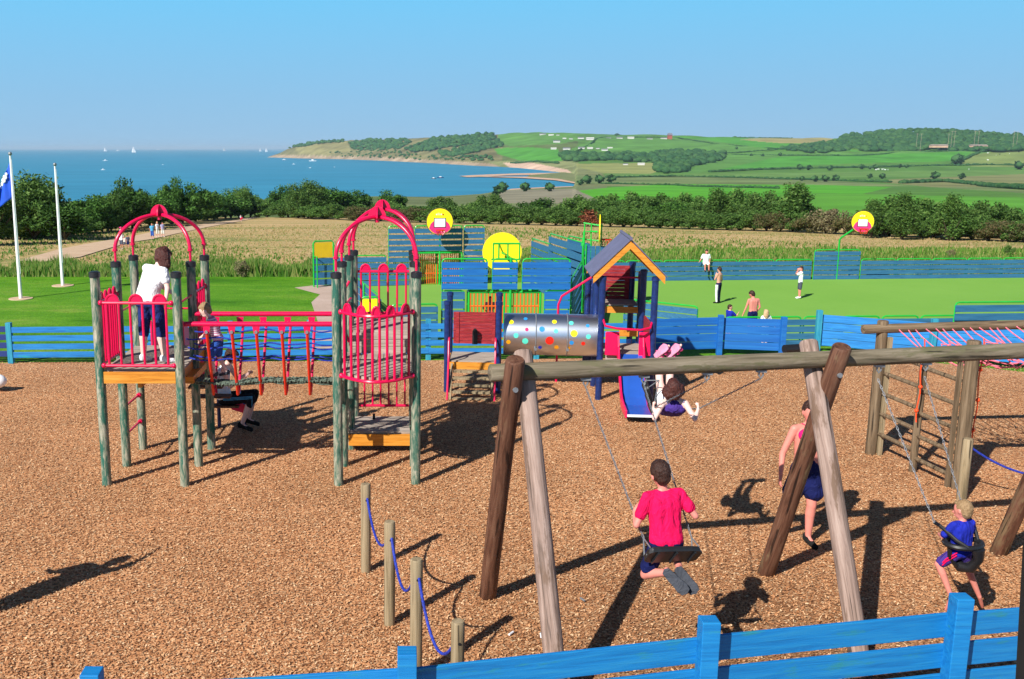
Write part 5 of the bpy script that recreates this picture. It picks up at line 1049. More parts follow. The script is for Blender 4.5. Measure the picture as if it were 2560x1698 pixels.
# flagpoles
for (x, yb, yt, ds, fl) in [(48, 690, 352, 'white flagpole flying a blue flag at the left edge', 1), (145, 660, 377, 'bare white flagpole right of the one with the flag', 0)]:
    p = GT(x, yb, 0, zt, 34, 80, 1.0005); top = D(x, yt, p.y); hh = top.z-p.z; rt = thing('flagpole', ds, 'flagpole', p, 'white flagpoles on the lawn')
    build(MB().tube([p, p+V(0, 0, hh*.5), p+V(0, 0, hh-.15)], [.085, .07, .045], 14), 'pole', M['white_metal'], rt); build(MB().ball(p+V(0, 0, hh-.06), .09, 12, 8), 'finial', M['steel'], rt)
    build(MB().tube([p+V(0, 0, .0), p+V(0, 0, .03)], .55, 20), 'base_slab', M['path'], rt)
    build(MB().tube([p+V(.1, -.05, 1.2), p+V(.09, -.05, hh*.5), p+V(.06, -.03, hh-.3)], .008, 5), 'halyard', M['white'], rt)
    if fl:
        vs = []; nu, nv = 14, 16
        for i in range(nu+1):
            for j in range(nv+1):
                u = i/nu; v_ = j/nv; vs.append(p+V(-.06-u*1.15*(.35+.65*v_), .14*math.sin(u*9+v_*3)*u, hh-.45-v_*1.65-u*.95*(1-.2*v_)))
        fs = [(i*(nv+1)+j, (i+1)*(nv+1)+j, (i+1)*(nv+1)+j+1, i*(nv+1)+j+1) for i in range(nu) for j in range(nv)]
        fo = thing('flag', 'blue flag with a white emblem hanging from the leftmost pole', 'flag', p+V(0, 0, hh-.5)); cl = build(MB().add(vs, fs), 'cloth', plain('blue_flag', (.01, .08, .62), .6, .25, 1.5), fo); cl.modifiers.new('s', 'SOLIDIFY').thickness = .01
        mb = MB()
        for (u, v_, r_) in ((.42, .18, .10), (.55, .2, .10), (.66, .24, .09), (.35, .13, .07), (.78, .26, .08)):
            q = p+V(-.06-u*1.15*(.35+.65*v_), .14*math.sin(u*9+v_*3)*u-.03, hh-.45-v_*1.65-u*.95*(1-.2*v_)); mb.ball(q, (r_, .012, r_*1.1), 10, 6)
        build(mb, 'emblem', M['white'], fo)
# white thing on the left edge of the playground
rt = thing('spring_rider', 'white rounded piece of play equipment cut by the left edge', 'play equipment', G(-12, 905)); q = D(-6, 880, G(0, 905).y); build(MB().ball(q, (.17, .12, .13), 16, 12).cap(q+V(-.1, 0, 0), q+V(-.4, 0, .1), .11, .09), 'body', M['white'], rt); build(MB().tube([V(q.x-.2, q.y, 0), V(q.x-.2, q.y, q.z)], .035, 10), 'spring', M['steel'], rt)
# ------------------------------------------------------------------ games court walls
ZC = -2.6
def wall(nm, label, P0, P1, z0, z1, nb, mat, group=None, nfr=1, fz=.10, bhf=.80, frames=True, name='court_fence', cat='fence', inner=-1):
    P0 = Vector(P0); P1 = Vector(P1); rt = thing(name, label, cat, (P0.x, P0.y, ZC), group); d = P1-P0; L_ = d.length; d.normalize(); n_ = V(-d.y, d.x, 0)*inner
    pitch = (z1-fz-z0)/nb; mb = MB()
    for k in range(nb): c = (P0+P1)/2+n_*.05+V(0, 0, z0+pitch*(k+.5)); mb.beam(c-d*(L_/2-.03), c+d*(L_/2-.03), .035, pitch*bhf)
    for v_ in range(len(mb.v)): pass
    build(mb, 'boards', mat, rt, False)
    for f_ in range(nfr):
        a_ = P0+d*(L_*f_/nfr+.05); b_ = P0+d*(L_*(f_+1)/nfr-.05); zt_ = z1; r_ = .12
        pts = [a_+V(0, 0, z0-.05), a_+V(0, 0, zt_-r_), a_+d*r_*.3+V(0, 0, zt_-r_*.3), a_+d*r_+V(0, 0, zt_), b_-d*r_+V(0, 0, zt_), b_-d*r_*.3+V(0, 0, zt_-r_*.3), b_+V(0, 0, zt_-r_), b_+V(0, 0, z0-.05)]
        build(MB().tube(pts, .03, 8), 'frame', M['green'], rt)
    return rt
def XY(p, z=0): return V(p[0], p[1], z)
gc = 'board walls of the games court'
fw0, fw1 = V(-.63, 50.6, 0), V(4.42, 51.3, 0); fd = (fw1-fw0).normalized()
wall('', 'tall slate blue slatted goal wall at the far end of the court, left panel', fw0, fw0+fd*1.35, ZC, .48, 10, M['muga'], gc, 1, bhf=.74)
wall('', 'tall slate blue slatted goal wall at the far end of the court, right panel', fw1-fd*1.15, fw1, ZC, .48, 10, M['muga'], gc, 1, bhf=.74)
wall('', 'slate blue slats above the far goal bars, below the hoop', fw0+fd*1.37, fw1-fd*1.17, -.85, .48, 4, M['muga'], gc, 1, bhf=.74)
def goal(label, a_, b_, zt_, depth, bars=18):
    rt = thing('goal', label, 'goal', (a_.x, a_.y, ZC), 'goals with orange bars'); d = (b_-a_).normalized(); n_ = V(-d.y, d.x, 0)*depth; L_ = (b_-a_).length; mb = MB()
    for k in range(bars): p = a_+d*(L_*(k+.5)/bars)+n_; mb.tube([V(p.x, p.y, ZC), V(p.x, p.y, zt_)], .022, 6)
    for z in (ZC+.55, ZC+1.25): mb.tube([V((a_+n_).x, (a_+n_).y, z), V((b_+n_).x, (b_+n_).y, z)], .025, 6)
    build(mb, 'goal_bars', M['orange_bar'], rt); mb = MB()
    for p in (a_, b_): mb.tube([V(p.x, p.y, ZC), V(p.x, p.y, zt_), V((p+n_).x, (p+n_).y, zt_), V((p+n_).x, (p+n_).y, ZC)], .045, 8)
    mb.tube([V(a_.x, a_.y, zt_), V(b_.x, b_.y, zt_)], .045, 8); mb.tube([V((a_+n_).x, (a_+n_).y, zt_), V((b_+n_).x, (b_+n_).y, zt_)], .04, 8); m_ = (a_+b_)/2+n_; mb.tube([V(m_.x, m_.y, ZC), V(m_.x, m_.y, zt_)], .035, 8); build(mb, 'goal_frame', M['green'], rt)
goal('far goal with orange vertical bars under the slatted wall', fw0+fd*1.4, fw1-fd*1.2, -.92, .55, 22)
nw0, nw1 = V(1.50, 36.0, 0), V(6.30, 36.0, 0)
wall('', 'bright blue slatted wall at the near end of the court, left of the yellow disc', nw0, V(3.25, 36, 0), -.72, .42, 4, M['muganear'], gc, 1, bhf=.84)
wall('', 'blue slatted column left of the near goal bars', V(1.50, 36.02, 0), V(2.42, 36.02, 0), ZC+.1, -.76, 5, M['muga'], gc, 1, bhf=.8, fz=.0)
wall('', 'narrow bright blue slatted wall right below the yellow disc', V(3.36, 36, 0), V(4.35, 36, 0), -.72, .42, 4, M['muganear'], gc, 1, bhf=.84)
wall('', 'blue slatted column right of the near goal bars', V(5.3, 36.02, 0), V(6.3, 36.02, 0), ZC+.1, -.76, 5, M['muganear'], gc, 1, bhf=.84, fz=.0)
wall('', 'bright blue slatted wall at the near end of the court, right of the yellow disc', V(4.46, 36, 0), nw1, -.72, .42, 4, M['muganear'], gc, 1, bhf=.84)
goal('near goal with orange vertical bars, a boy in pink standing behind it', V(2.55, 36.6, 0), V(5.2, 36.6, 0), -.83, -.5, 20)
def hoop(label, c, zc, r, face, pole, mirror=1, front=True, group='round basketball boards'):
    """face = unit vector the board looks along; c = board centre xy"""
    rt = thing('basketball_hoop', label, 'basketball hoop', (c[0], c[1], ZC), group); f_ = Vector(face).normalized(); s_ = V(-f_.y, f_.x, 0)
    C_ = V(c[0], c[1], zc)
    def pt(u, z, o_=0): return C_+s_*u+V(0, 0, z)+f_*o_
    disc = [pt(r*math.cos(2*math.pi*k/40), max(r*math.sin(2*math.pi*k/40), -r*.93)) for k in range(40)]
    build(MB().prism(disc, -f_*.035), 'backboard', M['yellow'], rt, False)
    if front:
        rim_ = [pt(r*1.02*math.cos(2*math.pi*k/40), r*1.02*math.sin(2*math.pi*k/40), -.02) for k in range(40)]; build(MB().tube(rim_, .02, 6, closed=True), 'board_edge', M['brownwood'], rt)
        lower = [pt(r*.97*math.cos(a), max(r*.97*math.sin(a), -.93*r), .004) for a in np.linspace(math.pi*1.16, math.pi*1.84, 16)]+[pt(r*.80*math.cos(a), r*.62*math.sin(a)-r*.46, .004) for a in np.linspace(.1, math.pi-.1, 9)]
        me = MB(); me.prism(lower, f_*.004); build(me, 'lower_panel', M['magenta'], rt, False)
        w_, h_ = r*.47, r*.36; zq = -r*.08
        build(MB().prism([pt(-w_, zq-h_, .012), pt(w_, zq-h_, .012), pt(w_, zq+h_, .012), pt(-w_, zq+h_, .012)], f_*.006), 'target_border', M['black'], rt, False)
        k = .88; build(MB().prism([pt(-w_*k, zq-h_*k, .02), pt(w_*k, zq-h_*k, .02), pt(w_*k, zq+h_*k, .02), pt(-w_*k, zq+h_*k, .02)], f_*.006), 'target_square', M['white'], rt, False)
        # small wordmark over the square
        mb = MB(); x = -.30*r
        for ch, hh, wd in (('o', .10, .08), ('l', .17, .025), ('l', .17, .025), ('i', .11, .025), ('e', .11, .07)):
            mb.prism([pt(x, r*.50, .006), pt(x+wd*r, r*.50, .006), pt(x+wd*r, r*(.50+hh), .006), pt(x, r*(.50+hh), .006)], f_*.01); x += (wd+.055)*r
        build(mb, 'lettering', M['white'], rt, False); build(MB().ball(pt(.24*r, r*.56, .012), .055*r, 8, 6), 'emblem', M['red2'], rt)
    # ring and net
    zr_ = -r*.62; rc = .23; off = .05+rc
    build(MB().tube([pt(rc*math.cos(2*math.pi*k/20), zr_)+f_*(off+rc*math.sin(2*math.pi*k/20)) for k in range(20)], .02, 6, closed=True), 'ring', M['red2'], rt)
    mb = MB()
    for k in range(10):
        a = 2*math.pi*k/10; b_ = a+.5; mb.tube([pt(rc*math.cos(a), zr_)+f_*(off+rc*math.sin(a)), pt(rc*.7*math.cos(b_), zr_-.25)+f_*(off+rc*.7*math.sin(b_))], .012, 5)
    build(mb, 'net', M['red2'], rt)
    mb = MB(); pts = [Vector(p) for p in pole]; mb.tube(pts, .05, 10); build(mb, 'pole', M['green'], rt)
    return rt
fm = fw0+fd*2.72
hoop('yellow and pink round hoop board over the far goal, white square facing the camera', (fm.x-.05, fm.y-1.0), .76, .66, (0.1, -1, 0), [(fm.x+.0, fm.y, ZC), (fm.x, fm.y, .25), (fm.x-.04, fm.y-.9, .6)])
h2 = hoop('plain yellow disc seen from behind over the near goal with green bracket', (3.85, 37.1), .56, .74, (0, 1, 0), [(4.08, 36.0, -2.6), (4.08, 36.0, .45), (3.85, 36.9, .55)], front=False)
mb = MB(); 
for x in (3.42, 3.62, 3.95, 4.38): mb.tube([V(x, 36.0, .38), V(x, 36.0, .98)], .028, 7)
mb.tube([V(3.40, 36.0, .98), V(4.40, 36.0, .98)], .035, 7); mb.tube([V(3.62, 36, .98), V(3.85, 37.0, .6)], .03, 7); mb.tube([V(3.35, 36, .40), V(4.42, 36, .40)], .03, 7); build(mb, 'bracket', M['green'], h2)
hoop('round hoop board turned edge-on above the blue corner walls', (8.55, 42.2), .98, .66, (1, -.18, 0), [(7.9, 42.3, ZC), (7.9, 42.3, .9), (8.45, 42.2, .9)], front=False)
rt = thing('bracket_frame', 'green tube bracket frame holding the edge-on hoop board', 'frame', (8.2, 42.3, ZC)); mb = MB()
for p in ((7.95, 42.5), (8.2, 42.3), (8.6, 42.1)): mb.tube([V(p[0], p[1], .3), V(p[0], p[1], 1.25)], .03, 7)
mb.tube([V(7.9, 42.5, 1.25), V(8.65, 42.1, 1.15)], .035, 7); mb.tube([V(7.9, 42.5, .55), V(8.65, 42.1, .5)], .03, 7); mb.tube([V(7.95, 42.5, .8), V(7.8, 42.4, .2)], .03, 7); build(mb, 'tubes', M['green'], rt)
# right side wall seen at a grazing angle
wall('', 'slate blue side wall running away from the corner, far stretch', V(6.75, 50.2, 0), V(7.25, 46.6, 0), ZC, -.1, 7, M['muga'], gc, 1)
wall('', 'slate blue side wall seen almost edge-on, tall middle stretch', V(7.15, 47.0, 0), V(7.85, 42.2, 0), ZC, .42, 8, M['muga'], gc, 1, bhf=.8)
wall('', 'second slate blue side wall just behind the corner bracket', V(7.9, 46.2, 0), V(8.5, 43.6, 0), ZC, .38, 8, M['muga'], gc, 1, bhf=.8)
wall('', 'bright blue side wall running from the near right corner towards the bracket', V(6.35, 36.2, 0), V(7.75, 41.9, 0), ZC, -.35, 6, M['muga'], gc, 1, bhf=.8)
rt = thing('court_fence', 'upright blue boards facing the camera under the edge-on hoop board', 'fence', (7.95, 42.0, ZC), gc); mb = MB()
for k in range(5): mb.box((8.06+.2*k, 42.05, -1.15), (.17, .04, 2.9))
build(mb, 'boards', M['muga'], rt, False); mb = MB(); mb.tube([V(7.95, 42.0, ZC), V(7.95, 42, .38), V(8.98, 42, .38), V(8.98, 42, ZC)], .03, 8); build(mb, 'frame', M['green'], rt)
# low fences
far = [V(7.95, 52.15, 0), V(35.5, 53.95, 0)]
def lowline(label, P0, P1, n, z0, z1, nb, mat): return wall('', label, P0, P1, z0, z1, nb, mat, gc, n, fz=.07, bhf=.82)
lowline('long low blue fence along the far side of the court, left stretch', V(7.95, 52.15, 0), V(22.3, 53.1, 0), 7, ZC, -1.50, 4, M['muga'])
wall('', 'raised blue panel in the far fence carrying the right hand hoop', V(22.35, 53.05, 0), V(24.95, 53.2, 0), ZC, -.98, 6, M['muga'], gc, 2, fz=.07, bhf=.82)
lowline('low blue fence on the far side of the court, right of the raised hoop panel', V(25.0, 53.25, 0), V(39, 54.1, 0), 7, ZC, -1.50, 4, M['muga'])
hoop('yellow and pink round hoop board on a bent green pole at the far right', (24.35, 52.0), .60, .56, (-.12, -1, 0), [(23.7, 53.1, ZC), (23.7, 53.1, -.45), (23.75, 53.0, -.3), (24.3, 52.2, .42)])
lowline('low green railed blue fence along the near side of the court, right part', V(11.55, 34.6, 0), V(21.6, 35.1, 0), 7, ZC, -1.52, 4, M['muga'])
wall('', 'raised blue panel in the near court fence at the right edge', V(19.8, 34.75, 0), V(22.8, 34.9, 0), ZC, -1.0, 5, M['muga'], gc, 1, fz=.07)
lowline('low blue fence slanting down to the right from behind the play house', V(8.95, 38.9, 0), V(11.35, 36.9, 0), 1, ZC, -1.5, 4, M['muga'])
lowline('low blue fence along the near side of the court, left of the near goal', V(-.35, 35.6, 0), V(1.42, 35.8, 0), 1, ZC, -1.22, 5, M['muga'])
lowline('slate blue fence at the far left of the court beside the tall goal wall', V(-3.4, 50.3, 0), V(-.68, 50.55, 0), 1, ZC, -1.0, 5, M['muga'])
def yellowgate(label, P0, P1, zt_, zm, mat): 
    rt = thing('court_gate', label, 'panel', (P0.x, P0.y, ZC), 'yellow panels by the court entrances'); d = (P1-P0); L_ = d.length; d.normalize(); mb = MB()
    for k in range(4): z = ZC+.12+(zm-ZC)*k/4; mb.beam(P0+V(0, 0, z+.12), P1+V(0, 0, z+.12), .04, (zm-ZC)/4*.78)
    build(mb, 'boards', M['muga'], rt, False); build(MB().beam(P0+d*.06+V(0, 0, (zt_+zm)/2), P1-d*.06+V(0, 0, (zt_+zm)/2), .03, zt_-zm-.12), 'panel', mat, rt, False)
    build(MB().tube([V(P0.x, P0.y, ZC), V(P0.x, P0.y, zt_-.1), P0+d*.1+V(0, 0, zt_), P1-d*.1+V(0, 0, zt_), V(P1.x, P1.y, zt_-.1), V(P1.x, P1.y, ZC)], .04, 8), 'frame', M['green'], rt); 
    q = P0+d*.22-V(0, .35, 0); build(MB().tube([V(P0.x, P0.y, zt_-.75), V(q.x, q.y, zt_-.75), V(q.x, q.y, ZC)], .035, 8), 'side_rail', M['green'], rt)
yellowgate('ochre yellow panel over blue boards at the far left corner of the court', V(-4.42, 50.1, 0), V(-3.42, 50.5, 0), -.25, -1.15, M['ochre'])
yellowgate('bright yellow panel in a green frame behind the two domed tower', V(-1.45, 36.0, 0), V(-.78, 36.0, 0), -1.0, -2.15, M['yellow'])
wall('', 'slanting green railed slatted side wall behind the two domed tower', V(-.75, 36.2, 0), V(-2.2, 43.5, 0), ZC, -1.0, 5, M['muga'], gc, 2)
# ------------------------------------------------------------------ people
M['skin'] = plain('skin', (.62, .31, .23), .5, .06, 9, spec=.35); M['skinpink'] = plain('sunburnt_skin', (.68, .24, .19), .5, .06, 9, spec=.35); M['skinpale'] = plain('pale_skin', (.80, .52, .45), .5, .05, 9, spec=.35)
def cloth(name, c, var=.1, scale=14, bump=.25): 
    m = plain(name, c, .85, max(var, .16), 9, bump=0, spec=.2); t = m.node_tree; b = t.nodes['Principled BSDF']; N = t.nodes.new; L = t.links.new     # soft folds running across the cloth
    tc = N('ShaderNodeTexCoord'); mp = N('ShaderNodeMapping'); mp.inputs['Scale'].default_value = (9, 9, 5); n = N('ShaderNodeTexNoise'); n.inputs['Scale'].default_value = 1; n.inputs['Detail'].default_value = 3; n.inputs['Distortion'].default_value = 1.6
    L(tc.outputs['Object'], mp.inputs['Vector']); L(mp.outputs[0], n.inputs['Vector']); bp = N('ShaderNodeBump'); bp.inputs['Strength'].default_value = .8; bp.inputs['Distance'].default_value = .05; L(n.outputs['Fac'], bp.inputs['Height']); L(bp.outputs[0], b.inputs['Normal']); return m
def hairmat(name, c1, c2): return wood(name, [c1, c2], [.35, .7], (110, 110, 20), 1, .5, 1.0)
M['hairbrown'] = hairmat('brown_hair', (.018, .008, .006), (.075, .03, .02)); M['hairfair'] = hairmat('fair_hair', (.22, .13, .06), (.42, .28, .15)); M['hairblond'] = hairmat('blond_hair', (.45, .27, .13), (.70, .50, .32)); M['hairauburn'] = hairmat('auburn_hair', (.025, .008, .008), (.13, .04, .03))
for k, c in dict(tee_white=(.82, .83, .86), tee_red=(.80, .004, .09), navy=(.006, .010, .075), royal=(.012, .022, .34), blueshorts=(.03, .10, .42), jeans=(.015, .03, .15), blackcloth=(.008, .008, .012), bikini=(.80, .01, .16), lilac=(.42, .40, .62), skyblue=(.10, .42, .72), purple=(.06, .03, .22), grey=(.07, .08, .12), pinktop=(.75, .30, .38), mauve=(.42, .22, .42), shoe_white=(.75, .75, .78), shoe_black=(.012, .012, .012), shoe_grey=(.06, .065, .08), sandalpink=(.72, .28, .42), palecloth=(.70, .72, .66), yellowtop=(.6, .55, .25)).items(): M['c_'+k] = cloth('cloth_'+k, c)
def stripes(name, c1, c2, sc_, axis=2):
    m, t, b, N, L = newmat(name); tc = N('ShaderNodeTexCoord'); sp_ = N('ShaderNodeSeparateXYZ'); L(tc.outputs['Object'], sp_.inputs[0]); mm = N('ShaderNodeMath'); mm.operation = 'MULTIPLY'; mm.inputs[1].default_value = sc_; L(sp_.outputs[axis], mm.inputs[0]); fr = N('ShaderNodeMath'); fr.operation = 'FRACT'; L(mm.outputs[0], fr.inputs[0]); gt_ = N('ShaderNodeMath'); gt_.operation = 'GREATER_THAN'; gt_.inputs[1].default_value = .5; L(fr.outputs[0], gt_.inputs[0])
    mx = N('ShaderNodeMix'); mx.data_type = 'RGBA'; L(gt_.outputs[0], mx.inputs[0]); mx.inputs[6].default_value = c4(c1); mx.inputs[7].default_value = c4(c2); L(mx.outputs[2], b.inputs['Base Color']); b.inputs['Roughness'].default_value = .85; return m
M['c_stripe'] = stripes('striped_shirt', (.62, .22, .35), (.75, .70, .78), 34); M['c_track'] = cloth('track_trousers', (.012, .012, .06))
def remesh(mb, name, mat, parent, vox, it=4, fac=.5, disp=0):
    o = build(mb, name, mat, parent, True)
    r = o.modifiers.new('r', 'REMESH'); r.mode = 'VOXEL'; r.voxel_size = vox; r.use_smooth_shade = True
    s_ = o.modifiers.new('s', 'SMOOTH'); s_.iterations = it; s_.factor = fac
    if disp:
        kn_ = 'hairy' if name == 'hair' else 'fold'; tx = bpy.data.textures.get(kn_) or bpy.data.textures.new(kn_, 'CLOUDS'); tx.noise_scale = .035 if name != 'hair' else .02; d_ = o.modifiers.new('d', 'DISPLACE'); d_.texture = tx; d_.strength = disp; d_.mid_level = .5
    dg = bpy.context.evaluated_depsgraph_get(); me = bpy.data.meshes.new_from_object(o.evaluated_get(dg)); old = o.data; o.modifiers.clear(); o.data = me; me.name = name; bpy.data.meshes.remove(old)
    if not me.materials: me.materials.append(mat)
    me.polygons.foreach_set('use_smooth', [True]*len(me.polygons)); return o
ST = dict(head=(0, .005, .925), neck=(0, -.01, .85), chest=(0, 0, .77), waist=(0, 0, .62), pelvis=(0, 0, .53), shL=(-.105, 0, .815), shR=(.105, 0, .815), elL=(-.135, -.015, .64), elR=(.135, -.015, .64), wrL=(-.14, .03, .50), wrR=(.14, .03, .50), hipL=(-.05, 0, .52), hipR=(.05, 0, .52), knL=(-.055, .012, .285), knR=(.055, .012, .285), anL=(-.055, 0, .045), anR=(.055, 0, .045), toL=(-.065, .085, .015), toR=(.065, .085, .015))
def person(label, loc, rot, Ht, J=None, skin='skin', top=None, legs=None, shoes=None, hair=('hairbrown', 'short'), face=None, vox=None, fine=False, hs=1.0, fat=1.0, group=None, hands=None, absJ=None, handdir=None, extra=None):
    """pose in units of body height, looking along local +Y; absJ gives joints directly in world metres"""
    c_, s_ = math.cos(rot), math.sin(rot); loc = Vector(loc); P_ = {}
    for k, v_ in {**ST, **(J or {})}.items():
        x, y, z = v_; P_[k] = loc+V(x*c_-y*s_, x*s_+y*c_, z)*Ht
    for k, v_ in (absJ or {}).items(): P_[k] = Vector(v_)
    rt = thing('person', label, 'person', loc, group); u = Ht
    vox = vox or (.0075*u if fine else .013*u); mb = MB(); f_ = fat
    sd_ = (P_['shR']-P_['shL']).normalized(); hd = (P_['hipR']-P_['hipL']).normalized(); up = (P_['head']-P_['neck']).normalized()
    tu = (P_['chest']-P_['pelvis']).normalized(); fr = tu.cross(sd_).normalized()*1.0      # body front
    fwd = Vector((-s_, c_, 0)) if face is None else Vector(face).normalized(); fwd = (fwd-up*fwd.dot(up)).normalized(); hsd = fwd.cross(up).normalized()
    Mh = Matrix((hsd, fwd, up)).transposed(); hr = V(.048, .06, .068)*u*hs; hc = P_['head']
    # head
    mb.ball(hc+up*.008*u*hs, hr, 18, 14, Mh); mb.ball(hc-up*.035*u*hs+fwd*.018*u*hs, V(.034, .036, .034)*u*hs, 12, 10, Mh)
    mb.cap(hc+fwd*.055*u*hs, hc+fwd*.068*u*hs-up*.018*u*hs, .007*u*hs, .0105*u*hs, 8)            # nose
    mb.cap(hc-hsd*.018*u*hs+fwd*.056*u*hs-up*.041*u*hs, hc+hsd*.018*u*hs+fwd*.056*u*hs-up*.041*u*hs, .005*u*hs, None, 6)   # lips
    for sg in (-1, 1): mb.ball(hc+hsd*sg*.049*u*hs-up*.004*u*hs-fwd*.004*u*hs, V(.008, .014, .02)*u*hs, 8, 6, Mh)
    mb.cap(P_['neck']-tu*.02*u, hc-up*.03*u*hs-fwd*.008*u, .028*u*f_, .027*u*hs)
    # trunk
    mb.cap(P_['chest']+tu*.02*u, P_['waist'], .057*u*f_, .05*u*f_, 12); mb.cap(P_['waist'], P_['pelvis'], .05*u*f_, .057*u*f_, 12)
    for sg, sh_, hp in ((-1, 'shL', 'hipL'), (1, 'shR', 'hipR')):
        mb.cap(P_['chest']+sd_*sg*.045*u*f_+tu*.012*u, P_['waist']+sd_*sg*.038*u*f_, .056*u*f_, .047*u*f_, 12); mb.cap(P_['waist']+sd_*sg*.038*u*f_, P_['pelvis']+hd*sg*.04*u*f_, .047*u*f_, .056*u*f_, 12)
        mb.cap(P_['neck']-tu*.022*u, P_[sh_], .028*u*f_, .029*u*f_)
    for sg, S_ in ((-1, 'L'), (1, 'R')):
        a_, b_, w_ = P_['sh'+S_], P_['el'+S_], P_['wr'+S_]; mb.cap(a_, b_, .029*u*f_, .021*u*f_); mb.cap(b_, w_, .022*u*f_, .0145*u*f_)
        hp, kn, an, to = (P_[k+S_] for k in ('hip', 'kn', 'an', 'to')); mb.cap(hp, kn, .052*u*f_, .034*u*f_, 12); q = kn.lerp(an, .3)+(kn-an).cross((to-an)).cross(kn-an).normalized()*-.006*u
        mb.cap(kn, q, .033*u*f_, .034*u*f_); mb.cap(q, an, .033*u*f_, .02*u*f_)
        ft = (to-an); heel = an-ft.normalized()*.02*u-V(0, 0, 0); mb.cap(heel+(to-an).normalized()*0, an.lerp(to, .6), .02*u, .019*u); mb.cap(an.lerp(to, .6), to, .019*u, .014*u)
        # hand with five fingers
        hdv = (handdir or {}).get(S_) or (w_-b_); hdv = Vector(hdv).normalized(); pn = sd_*sg; ax = hdv.cross(pn); ax = ax.normalized() if ax.length > .01 else fr; pn = ax.cross(hdv).normalized()
        pe = w_+hdv*.045*u; mb.cap(w_, w_+hdv*.015*u, .013*u); 
        for k in (-1.2, 0, 1.2): mb.cap(w_+hdv*.012*u+ax*k*.006*u, pe+ax*k*.0085*u, .0095*u, .0085*u, 7)
        cu = (hands or {}).get(S_, .35)
        for k, ln in zip((-1.5, -.5, .5, 1.5), (.030, .037, .034, .026)):
            b0 = pe+ax*k*.0085*u; b1 = b0+(hdv*math.cos(cu)-pn*math.sin(cu))*ln*.5*u; b2 = b1+(hdv*math.cos(cu*2.4)-pn*math.sin(cu*2.4))*ln*.5*u
            mb.cap(b0, b1, .0058*u, .0052*u, 6); mb.cap(b1, b2, .0052*u, .0045*u, 6)
        tb = w_+hdv*.016*u+ax*.012*u; t1 = tb+(hdv*.6+ax*.8-pn*.2).normalized()*.024*u; t2 = t1+(hdv*.85+ax*.3-pn*.4).normalized()*.018*u; mb.cap(tb, t1, .0075*u, .006*u, 6); mb.cap(t1, t2, .006*u, .005*u, 6)
    remesh(mb, 'body', M[skin], rt, vox, 4 if fine else 3)
    # eyes
    if fine or vox < .02:
        em = MB()
        for sg in (-1, 1): em.ball(hc+hsd*sg*.019*u*hs+fwd*.056*u*hs+up*.006*u*hs, V(.0085, .004, .005)*u*hs, 8, 6, Mh)
        build(em, 'eyes', M['black'], rt)
    # hair
    hm, style = hair; hb = MB(); g_ = 1.0
    if style:
        hb.ball(hc+up*.018*u*hs-fwd*.014*u*hs, hr*V(1, 1, 1).x if False else V(hr.x*1.11, hr.y*1.02, hr.z*1.0), 18, 14, Mh); hb.ball(hc+up*.052*u*hs+fwd*.02*u*hs, V(.036, .036, .022)*u*hs, 12, 8, Mh)
        hb.ball(hc-fwd*.03*u*hs-up*.012*u*hs, V(.044, .036, .05)*u*hs, 12, 10, Mh)
        dn = V(0, 0, -1) if style != 'tail' else -up
        if style in ('long', 'bob', 'wavy'):
            ln = {'long': .15, 'bob': .075, 'wavy': .165}[style]; fat_ = 1.35 if style == 'wavy' else 1.1
            for a in range(11):
                an_ = math.pi*(.06+.88*a/10)+math.pi; q = hc+hsd*math.cos(an_)*.05*u*hs+fwd*math.sin(an_)*.052*u*hs+up*.02*u*hs; l_ = ln*(.85+.3*((a*7) % 5)/5)
                m1 = q+dn*l_*.55*u+hsd*math.cos(an_)*.014*u; hb.cap(q, m1, .022*u*hs*fat_, .021*u*hs*fat_, 8); hb.cap(m1, q+dn*l_*u-hsd*math.cos(an_)*.004*u+fwd*.004*u*math.sin(a*2.1), .02*u*hs, .010*u*hs, 8)
        remesh(hb, 'hair', M[hm], rt, vox*.9, 2, .5, .016*u if style != 'short' else .013*u)
    e = .010*u
    if top:
        tm, slv, lo = top; cb = MB()      # slv: share of the upper arm covered; lo: 0 waist .. 1 below hips
        endp = P_['waist'].lerp(P_['pelvis'], lo); cb.cap(P_['chest']+tu*.02*u, P_['waist'], .060*u*f_+e*.8, .055*u*f_+e*.9, 12); cb.cap(P_['waist'], endp, .055*u*f_+e*.9, .060*u*f_+e, 12)
        for sg, sh_ in ((-1, 'shL'), (1, 'shR')):
            cb.cap(P_['chest']+sd_*sg*.046*u*f_+tu*.01*u, P_['waist']+sd_*sg*.040*u*f_, .058*u*f_+e*.6, .052*u*f_+e*.8, 12); cb.cap(P_['waist']+sd_*sg*.04*u*f_, endp+hd*sg*.042*u*f_, .052*u*f_+e*.8, .057*u*f_+e, 12)
            if slv > 0:
                a_ = P_[sh_]; b_ = P_['el'+sh_[-1]]; cb.cap(P_['neck']-tu*.03*u, a_, .030*u*f_+e*.3, .031*u*f_+e*.5); 
                cb.cap(a_, a_.lerp(b_, min(1, slv)), .031*u*f_+e*.6, .029*u*f_+e*.9)
                if slv > 1: cb.cap(b_, b_.lerp(P_['wr'+sh_[-1]], slv-1), .026*u*f_+e*.5, .022*u*f_+e*.5)
            elif slv == 0: cb.cap(P_['neck']-tu*.03*u+sd_*sg*.03*u, P_[sh_]-sd_*sg*.02*u, .027*u*f_, .026*u*f_+e*.4)
        remesh(cb, 'shirt', M[tm], rt, vox, 4, .5, .006*u)
